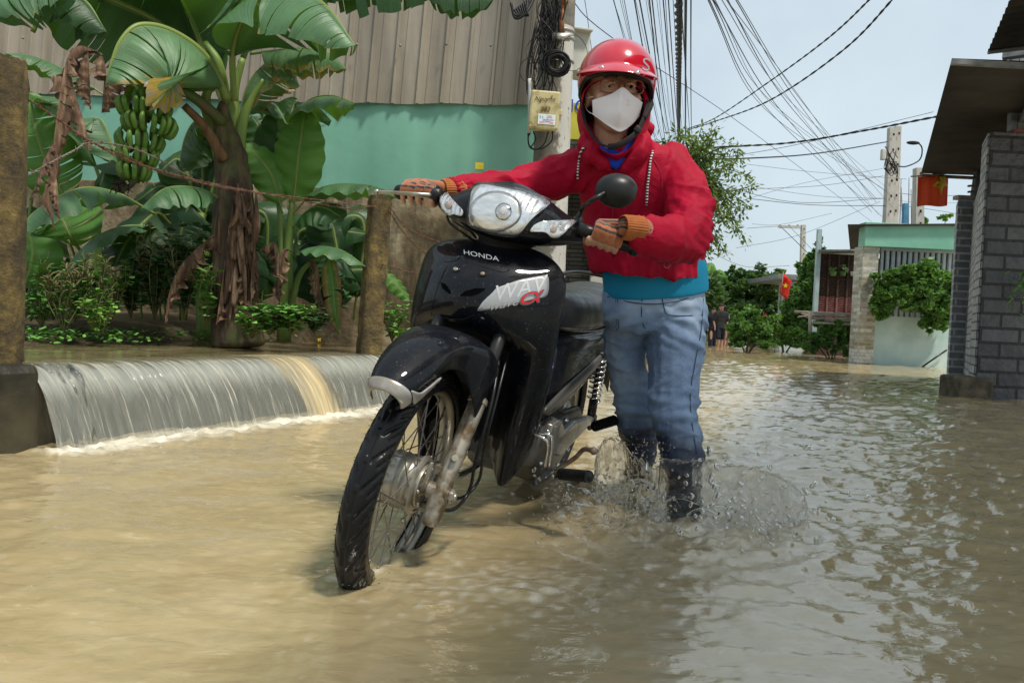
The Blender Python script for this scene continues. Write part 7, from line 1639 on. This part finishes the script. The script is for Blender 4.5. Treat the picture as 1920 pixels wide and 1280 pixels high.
for k in range(16): mb.tube(cr([W(1660+rnd.uniform(-4, 4), 270+rnd.uniform(0, 50), 23.7), W(1672+rnd.uniform(-10, 10), 300+rnd.uniform(-15, 30), 23.5), W(1680+rnd.uniform(-4, 4), 280+rnd.uniform(0, 60), 23.7)], 5), .012, 5)
mb.build('cable_tangle', M_cable, r1)
cpole(1719, 640, 1722, 316, 20, .26, .2, 'single pale concrete pole behind the faded red flag')
r4, b4, t4 = cpole(1502, 640, 1506, 422, 42, .30, .22, 'small far concrete pole with a crossarm over the trees')
mb = MB(); mb.box(W(1484, 426, 42), (1.5, .12, .12)); 
for px in (1463, 1480, 1496): mb.tube([W(px, 428, 42), W(px, 421, 42)], .06, 6)
mb.build('crossarm', M_pole2, r4, smooth=False)
# street light bracket, blue frame, antenna rods
sl = empty('street_lamp', W(1717, 270, 20), 'small street lamp on a thin arm right of the paired poles', 'street lamp'); mb = MB(); mb.tube(cr([W(1706, 268, 20), W(1722, 269, 20), W(1729, 280, 20), W(1724, 300, 20), W(1700, 312, 20), W(1684, 312, 21)], 6), .018, 6); mb.build('arm', M_cable, sl); mb = MB(); mb.ell(W(1712, 268, 20), (.18, .07, .05)); mb.build('lamp_head', M_cb, sl)
mb = MB(); mb.box(W(1697, 402, 21), (.13, .13, .62)); tag(mb.build('blue_post', simple('blue_paint', (.04, .16, .30), (.08, .24, .38), rough=.5), smooth=False, bev=.01), 'short blue post above the pale green fascia', 'post')
mb = MB(); 
for px in (1687, 1692, 1703, 1709): mb.tube([W(px, 425, 21.5), W(px+rnd.uniform(-3, 3), 330+rnd.uniform(0, 30), 21.5)], .014, 5)
tag(mb.build('rebar_rods', M_rust), 'thin upright iron rods behind the blue post', 'rods')
plant('tree', 1770, 640, 30, 'small green treetop showing above the green fascia by the pillar', 'tree', [(1772, 408, 14, 7, 260), (1738, 412, 10, 5, 120)], F_light, .05, None, 12, .2)
# ---- overhead wires
def cable(P, r, label, mat=None, group=None, tw=False):
    mb = MB(); q = cr(P, 10)
    if tw:
        L = sum(((b-a).length for a, b in zip(q, q[1:])), 0); N = min(1400, int(L/.05))
        for st in (0, math.pi):
            pts = []
            for i in range(N+1):
                f = i/N*(len(q)-1); j = min(int(f), len(q)-2); c = q[j].lerp(q[j+1], f-j); t = (q[j+1]-q[j]).normalized(); u = t.orthogonal().normalized(); v = t.cross(u); an = i*.05/.5*2*math.pi+st; pts.append(c+(u*math.cos(an)+v*math.sin(an))*r*.9)
            mb.tube(pts, r, 5)
    else: mb.tube(q, r, 5)
    o = mb.build('overhead_cable', mat or M_cable); tag(o, label, 'cable', group); return o
def sagged(a, b, sag, n=6): return [a.lerp(b, i/n)-Vector((0, 0, sag*4*(i/n)*(1-i/n))) for i in range(n+1)]
R = random.Random(77)
ORD = 'leftmost second third fourth fifth sixth seventh eighth ninth tenth eleventh twelfth thirteenth fourteenth fifteenth sixteenth seventeenth eighteenth nineteenth twentieth'.split()+['twenty-first', 'twenty-second', 'twenty-third', 'twenty-fourth', 'twenty-fifth', 'rightmost']
for k in range(26):
    x0_ = 1120+175*k/25+R.uniform(-3, 3); a = W(x0_, -90+R.uniform(-40, 40), R.uniform(5.0, 6.6)); b = W(1225+70*(k/25)+R.uniform(-8, 8), 262+R.uniform(-10, 26), R.uniform(17, 22))
    cable(sagged(a, b, R.uniform(0, .25)), R.choice([.0025, .003, .004, .007]), ORD[k]+(' from left' if 0 < k < 25 else '')+' of the cables fanning down behind the red helmet', group='cables fanning down behind the helmet')
cable(sagged(W(1272, -90, 4.8), W(1273, 262, 20), .05), .020, 'thickest twisted overhead cable dropping straight behind the rider shoulder', tw=True)
cable(sagged(W(1287, -90, 4.9), W(1285, 262, 20), .05), .011, 'second thick cable dropping just right of the thickest twisted one')
for k in range(11):
    a = W(1288+k*5.5+R.uniform(-2, 2), -60+R.uniform(-20, 20), 5.5+.12*k); b = W(1630+R.uniform(0, 45), R.uniform(345, 412), 23.8)
    m = W(1450+R.uniform(-25, 25)+k*6, 215+R.uniform(-14, 14)-k*2, 14); cable([a, m, b], R.choice([.0035, .0045, .006]), (ORD[k] if k < 10 else 'rightmost')+(' from left' if 0 < k < 10 else '')+' of the cables slanting down across open sky to the paired poles', M_cableg if k % 2 else M_cable, 'cables slanting across the sky')
cable([W(1700, -30, 6), W(1580, 95, 7.6), W(1440, 190, 10), W(1340, 228, 13), W(1288, 244, 15)], .006, 'twisted cable crossing the sky from top right, the lower of the pair', tw=True)
cable([W(1660, -30, 6), W(1555, 70, 7.6), W(1440, 155, 10), W(1340, 222, 13), W(1288, 242, 15)], .0055, 'twisted cable crossing the sky from top right, the upper of the pair', tw=True)
cable([W(1325, 277, 16), W(1480, 268, 16), W(1620, 245, 15), W(1760, 218, 13)], .012, 'twisted cable running level from the street tree to the awning roof', tw=True)
cable([W(1295, 298, 16), W(1400, 297, 17), W(1530, 288, 20), W(1664, 266, 23.6)], .017, 'thick dark cable from the street tree to the paired poles')
for k, P in enumerate(([(1330, 300), (1500, 270), (1750, 210)], [(1400, 308), (1520, 322), (1700, 336)], [(1400, 348), (1540, 368), (1660, 372)], [(1300, 330), (1480, 378), (1660, 372)], [(1400, 372), (1520, 384), (1660, 386)], [(1330, 395), (1500, 345), (1656, 316)], [(1380, 465), (1500, 440), (1650, 378)], [(1410, 420), (1463, 421), (1560, 400)], [(1400, 428), (1463, 424), (1500, 424)], [(1463, 424), (1500, 460), (1530, 490)], [(1480, 424), (1510, 455), (1545, 490)], [(1335, 475), (1400, 500), (1480, 498)], [(1400, 355), (1540, 348), (1656, 330)], [(1660, 372), (1720, 380), (1800, 380)], [(1684, 362), (1740, 368), (1800, 366)], [(1684, 385), (1740, 392), (1800, 402)])):
    cable([W(a, b, 22+.5*k) for a, b in P], R.choice([.006, .008, .011]), 'thin cable crossing low between the street tree and the paired poles', M_cableg if k % 3 else M_cable, 'low cables between tree and poles')
cable([W(1062, -10, 6), W(1160, 80, 7), W(1400, 240, 12), W(1640, 420, 22)], .004, 'single thin cable crossing from the near pole past the helmet')
cable([W(1090, -40, 6), W(1105, 60, 7), W(1120, 190, 9)], .003, 'thin cable dropping beside the pale cabinet')
# ================================================================== SPLASH
def splash_sheet(name, top, bot, d_off, seed, thick, label):
    """a thrown-up film of water: top and bottom outlines (px, depth), real thickness"""
    nT, nV = 110, 44; T_ = cr([Vector(t) for t in top], 12); B_ = cr([Vector(t) for t in bot], 12); mb = MB(); rows = []
    for i in range(nT):
        f = i/(nT-1); a = T_[min(len(T_)-1, int(f*(len(T_)-1)))]; 
        ft = f*(len(T_)-1); j = min(int(ft), len(T_)-2); a = T_[j].lerp(T_[j+1], ft-j); fb = f*(len(B_)-1); j = min(int(fb), len(B_)-2); b = B_[j].lerp(B_[j+1], fb-j)
        row = []
        rag = 14*float(pn(f*9, seed, 1))+9*float(pn(f*26, seed, 2))
        for k in range(nV):
            g_ = k/(nV-1); x = a.x+(b.x-a.x)*g_; y = a.y+rag*(1-g_)+(b.y-a.y-rag*(1-g_))*g_; d = a.z+(b.z-a.z)*g_+d_off*math.sin(g_*math.pi)
            p = W(x, y, d); row.append(p)
        rows.append(row)
    V = np.array([[tuple(p) for p in r] for r in rows]); s = V.shape; Q = V.reshape(-1, 3)
    dsp = .03*pn(Q[:, 0]*9, Q[:, 2]*9, seed)+.018*pn(Q[:, 0]*22, Q[:, 2]*26, seed+3)+.009*pn(Q[:, 0]*50, Q[:, 2]*56, seed+6)
    Q = Q.copy(); Q[:, 1] += dsp; th = thick*(1+1.2*pn(Q[:, 0]*24, Q[:, 2]*24, seed+9)); th = np.clip(th, .001, 1)
    front = Q.copy(); front[:, 1] -= th; back = Q.copy(); n = len(Q)
    # lip thicker
    Vv = np.vstack([front, back]); fs = []
    hole = pn(Q[:, 0]*15, Q[:, 2]*15, seed+20)
    idx = np.arange(n).reshape(s[0], s[1]); kk = np.linspace(0, 1, s[1])
    keep = np.ones((s[0]-1, s[1]-1), bool)
    for i in range(s[0]-1):
        for k in range(s[1]-1):
            if hole[idx[i, k]] > .60-.0*kk[k]: keep[i, k] = False
    for i in range(s[0]-1):
        for k in range(s[1]-1):
            if not keep[i, k]: continue
            a, b, c, d = idx[i, k], idx[i, k+1], idx[i+1, k+1], idx[i+1, k]; fs.append((a, b, c, d)); fs.append((d+n, c+n, b+n, a+n))
            if i == 0 or not keep[i-1, k]: fs.append((b, a, a+n, b+n))
            if i == s[0]-2 or not keep[i+1, k]: fs.append((d, c, c+n, d+n))
            if k == 0 or not keep[i, k-1]: fs.append((a, d, d+n, a+n))
            if k == s[1]-2 or not keep[i, k+1]: fs.append((c, b, b+n, c+n))
    mb.v = [Vector(v) for v in Vv]; mb.f = fs; mb.mi = [0]*len(fs)
    return mb
g = NG('splash_water'); g.set(Base_Color=(.97, .96, .93), Roughness=.01, IOR=1.333, Transmission_Weight=1.0)
b = g.bump(g.noise(55, 4, dist=.8), .35, .006); M_spl = g.m
# thin tan film: partly lets light straight through so it does not go black
tr_ = g.n('ShaderNodeBsdfTransparent'); tr_.inputs['Color'].default_value = (.96, .95, .92, 1); mxs = g.n('ShaderNodeMixShader'); mxs.inputs[0].default_value = .28
g.l(g.b.outputs[0], mxs.inputs[1]); g.l(tr_.outputs[0], mxs.inputs[2]); g.l(mxs.outputs[0], g.out.inputs['Surface'])
spl = empty('splash', Gz(1300, 1000, 0), 'splash of muddy water thrown up round the boots of the rider', 'splash')
# big film right of the front boot
splash_sheet('', [(1236, 862, 2.12), (1290, 866, 2.10), (1322, 862, 2.12), (1370, 872, 2.16), (1420, 880, 2.2), (1470, 900, 2.22), (1506, 930, 2.24), (1514, 950, 2.25)],
             [(1236, 1010, 2.14), (1290, 1035, 2.06), (1330, 1048, 2.02), (1380, 1060, 2.0), (1430, 1062, 2.0), (1470, 1060, 2.02), (1498, 1050, 2.06), (1508, 1040, 2.10)], .05, 3, .007, '').build('film', M_spl, spl)
splash_sheet('', [(1118, 905, 2.3), (1116, 870, 2.3), (1126, 835, 2.32), (1146, 822, 2.34), (1166, 828, 2.36), (1182, 850, 2.36), (1210, 872, 2.32), (1240, 866, 2.25)],
             [(1112, 975, 2.30), (1125, 985, 2.28), (1140, 990, 2.26), (1160, 990, 2.28), (1175, 988, 2.28), (1190, 990, 2.26), (1215, 995, 2.24), (1240, 1010, 2.18)], .06, 8, .006, '').build('film', M_spl, spl)
splash_sheet('', [(1330, 905, 2.3), (1400, 885, 2.36), (1460, 890, 2.40), (1490, 925, 2.4)], [(1330, 990, 2.2), (1390, 1000, 2.2), (1440, 1005, 2.2), (1480, 1000, 2.22)], -.04, 14, .006, '').build('film', M_spl, spl)
# curled lip along the tops
mb = MB()
for P in ([(1236, 860, 2.12), (1290, 864, 2.10), (1322, 861, 2.12), (1370, 872, 2.16), (1420, 879, 2.2), (1470, 899, 2.22), (1506, 930, 2.24), (1512, 965, 2.2)], [(1118, 905, 2.3), (1116, 870, 2.3), (1126, 835, 2.32), (1146, 822, 2.34), (1166, 828, 2.36), (1182, 850, 2.36), (1210, 872, 2.32)]):
    q = cr([W(*p) for p in P], 14); mb.tube([p+Vector((0, 0, .006*float(pn(i*.3, 1, 2)))) for i, p in enumerate(q)], [abs(.0028+.0045*float(pn(i*.22, 5, 6))) for i in range(len(q))], 7)
R = random.Random(9)
for k in range(26):    # fingers of water
    x = R.uniform(1350, 1510) if k % 3 else R.uniform(1120, 1240); y = R.uniform(960, 1040) if x > 1300 else R.uniform(900, 960); d = 2.12; dx = R.gauss(2, 9); L_ = R.uniform(10, 34)
    mb.tube(cr([W(x, y, d), W(x+dx*.6, y-L_*.6, d), W(x+dx, y-L_, d-.01)], 4), [R.uniform(.002, .004), .0015, R.uniform(.002, .0042)], 6)
mb.build('lip', M_glass, spl)
R = random.Random(31); mb = MB()
for k in range(15):
    x0 = R.choice((1200, 1290, 1330, 1420, 1150))+R.gauss(0, 22); y0 = R.uniform(960, 1030) if x0 > 1250 else R.uniform(920, 975); dx = R.gauss(35, 40); hh = R.uniform(20, 75); d0 = R.uniform(2.0, 2.2)
    mb.tube(cr([W(x0, y0+8, d0), W(x0+dx*.35, y0-hh*.8, d0-.03), W(x0+dx*.75, y0-hh, d0-.05), W(x0+dx*1.1, y0-hh*.7, d0-.08)], 6), [.001, R.uniform(.0012, .0028), R.uniform(.0008, .002), R.uniform(.002, .0036)], 6, flat=R.uniform(.5, 2.6))
mb.build('jet', M_glass, spl)['kind'] = 'stuff'
def drops(n, cx, cy, sx, sy, d, rmin, rmax, seed):
    R = random.Random(seed); mb = MB()
    for k in range(n):
        x, y = R.gauss(cx, sx), R.gauss(cy, sy); dd = d+R.gauss(0, .08); p = W(x, y, dd)
        if p.z < .0: continue
        r = rmin+(rmax-rmin)*R.random()**4; R3 = Matrix.Rotation(R.uniform(-1, 1), 3, 'Y'); mb.ell(p, (r*R.uniform(.7, 1), r*.85, r*R.uniform(.9, 1.9)), R3, 7, 5)
    return mb
a = drops(900, 1310, 960, 115, 55, 2.12, .0008, .0085, 1); b = drops(520, 1180, 935, 60, 42, 2.25, .0010, .006, 2); c = drops(220, 1210, 845, 50, 18, 2.2, .0009, .0034, 3); d_ = drops(260, 1450, 1000, 45, 45, 2.05, .001, .006, 4); e_ = drops(350, 1080, 975, 70, 40, 2.0, .0008, .0038, 5); f_ = drops(120, 665, 1088, 45, 12, 1.62, .0007, .0028, 6)
for m in (b, c, d_, e_, f_): a.add(m.v, m.f)
o = a.build('droplets', M_glass); tag(o, 'spray of water droplets flying round the boots', 'droplets', kind='stuff')
# twigs, leaf and specks on the water
def flat_twig(P, r, label):
    mb = MB(); mb.tube(cr([Gz(a, b, .004) for a, b in P], 5), r, 6); tag(mb.build('twig', simple('dark_twig', (.02, .014, .01), rough=.7) if 'dark_twig' not in MATS else MATS['dark_twig']), label, 'twig')
flat_twig([(1075, 1142), (1098, 1158), (1112, 1166), (1120, 1180), (1125, 1185)], [.0012, .0018, .0012], 'thin dark forked twig floating on the brown foreground water')
flat_twig([(1030, 1109), (1040, 1112)], .001, 'tiny dark twig floating left of the green leaf')
mb = MB()
for k in range(8): small_leaf(mb, Gz(1120+rnd.uniform(-9, 9), 1098+rnd.uniform(-2, 2), .004), Vector((rnd.uniform(-1, 1), rnd.uniform(-1, 1), .15)), Vector((0, 0, 1)), .016, .008)
tag(mb.build('floating_leaf', M_weed, smooth=False), 'small green leaf cluster floating on the brown foreground water', 'leaf')
for (a, b, lab) in ((90, 1187, 'dark speck of debris floating at lower left'), (780, 1216, 'dark speck floating right of centre foreground'), (682, 1270, 'dark speck floating at the bottom edge'), (770, 1192, 'pale foam fleck floating in the foreground')):
    mb = MB(); p = Gz(a, b, .002); mb.ell(p, (.004, .0025, .002) if 'dark' in lab else (.009, .006, .001), n=9, m=6); tag(mb.build('debris', MATS['dark_twig'] if 'dark' in lab else M_white), lab, 'debris')
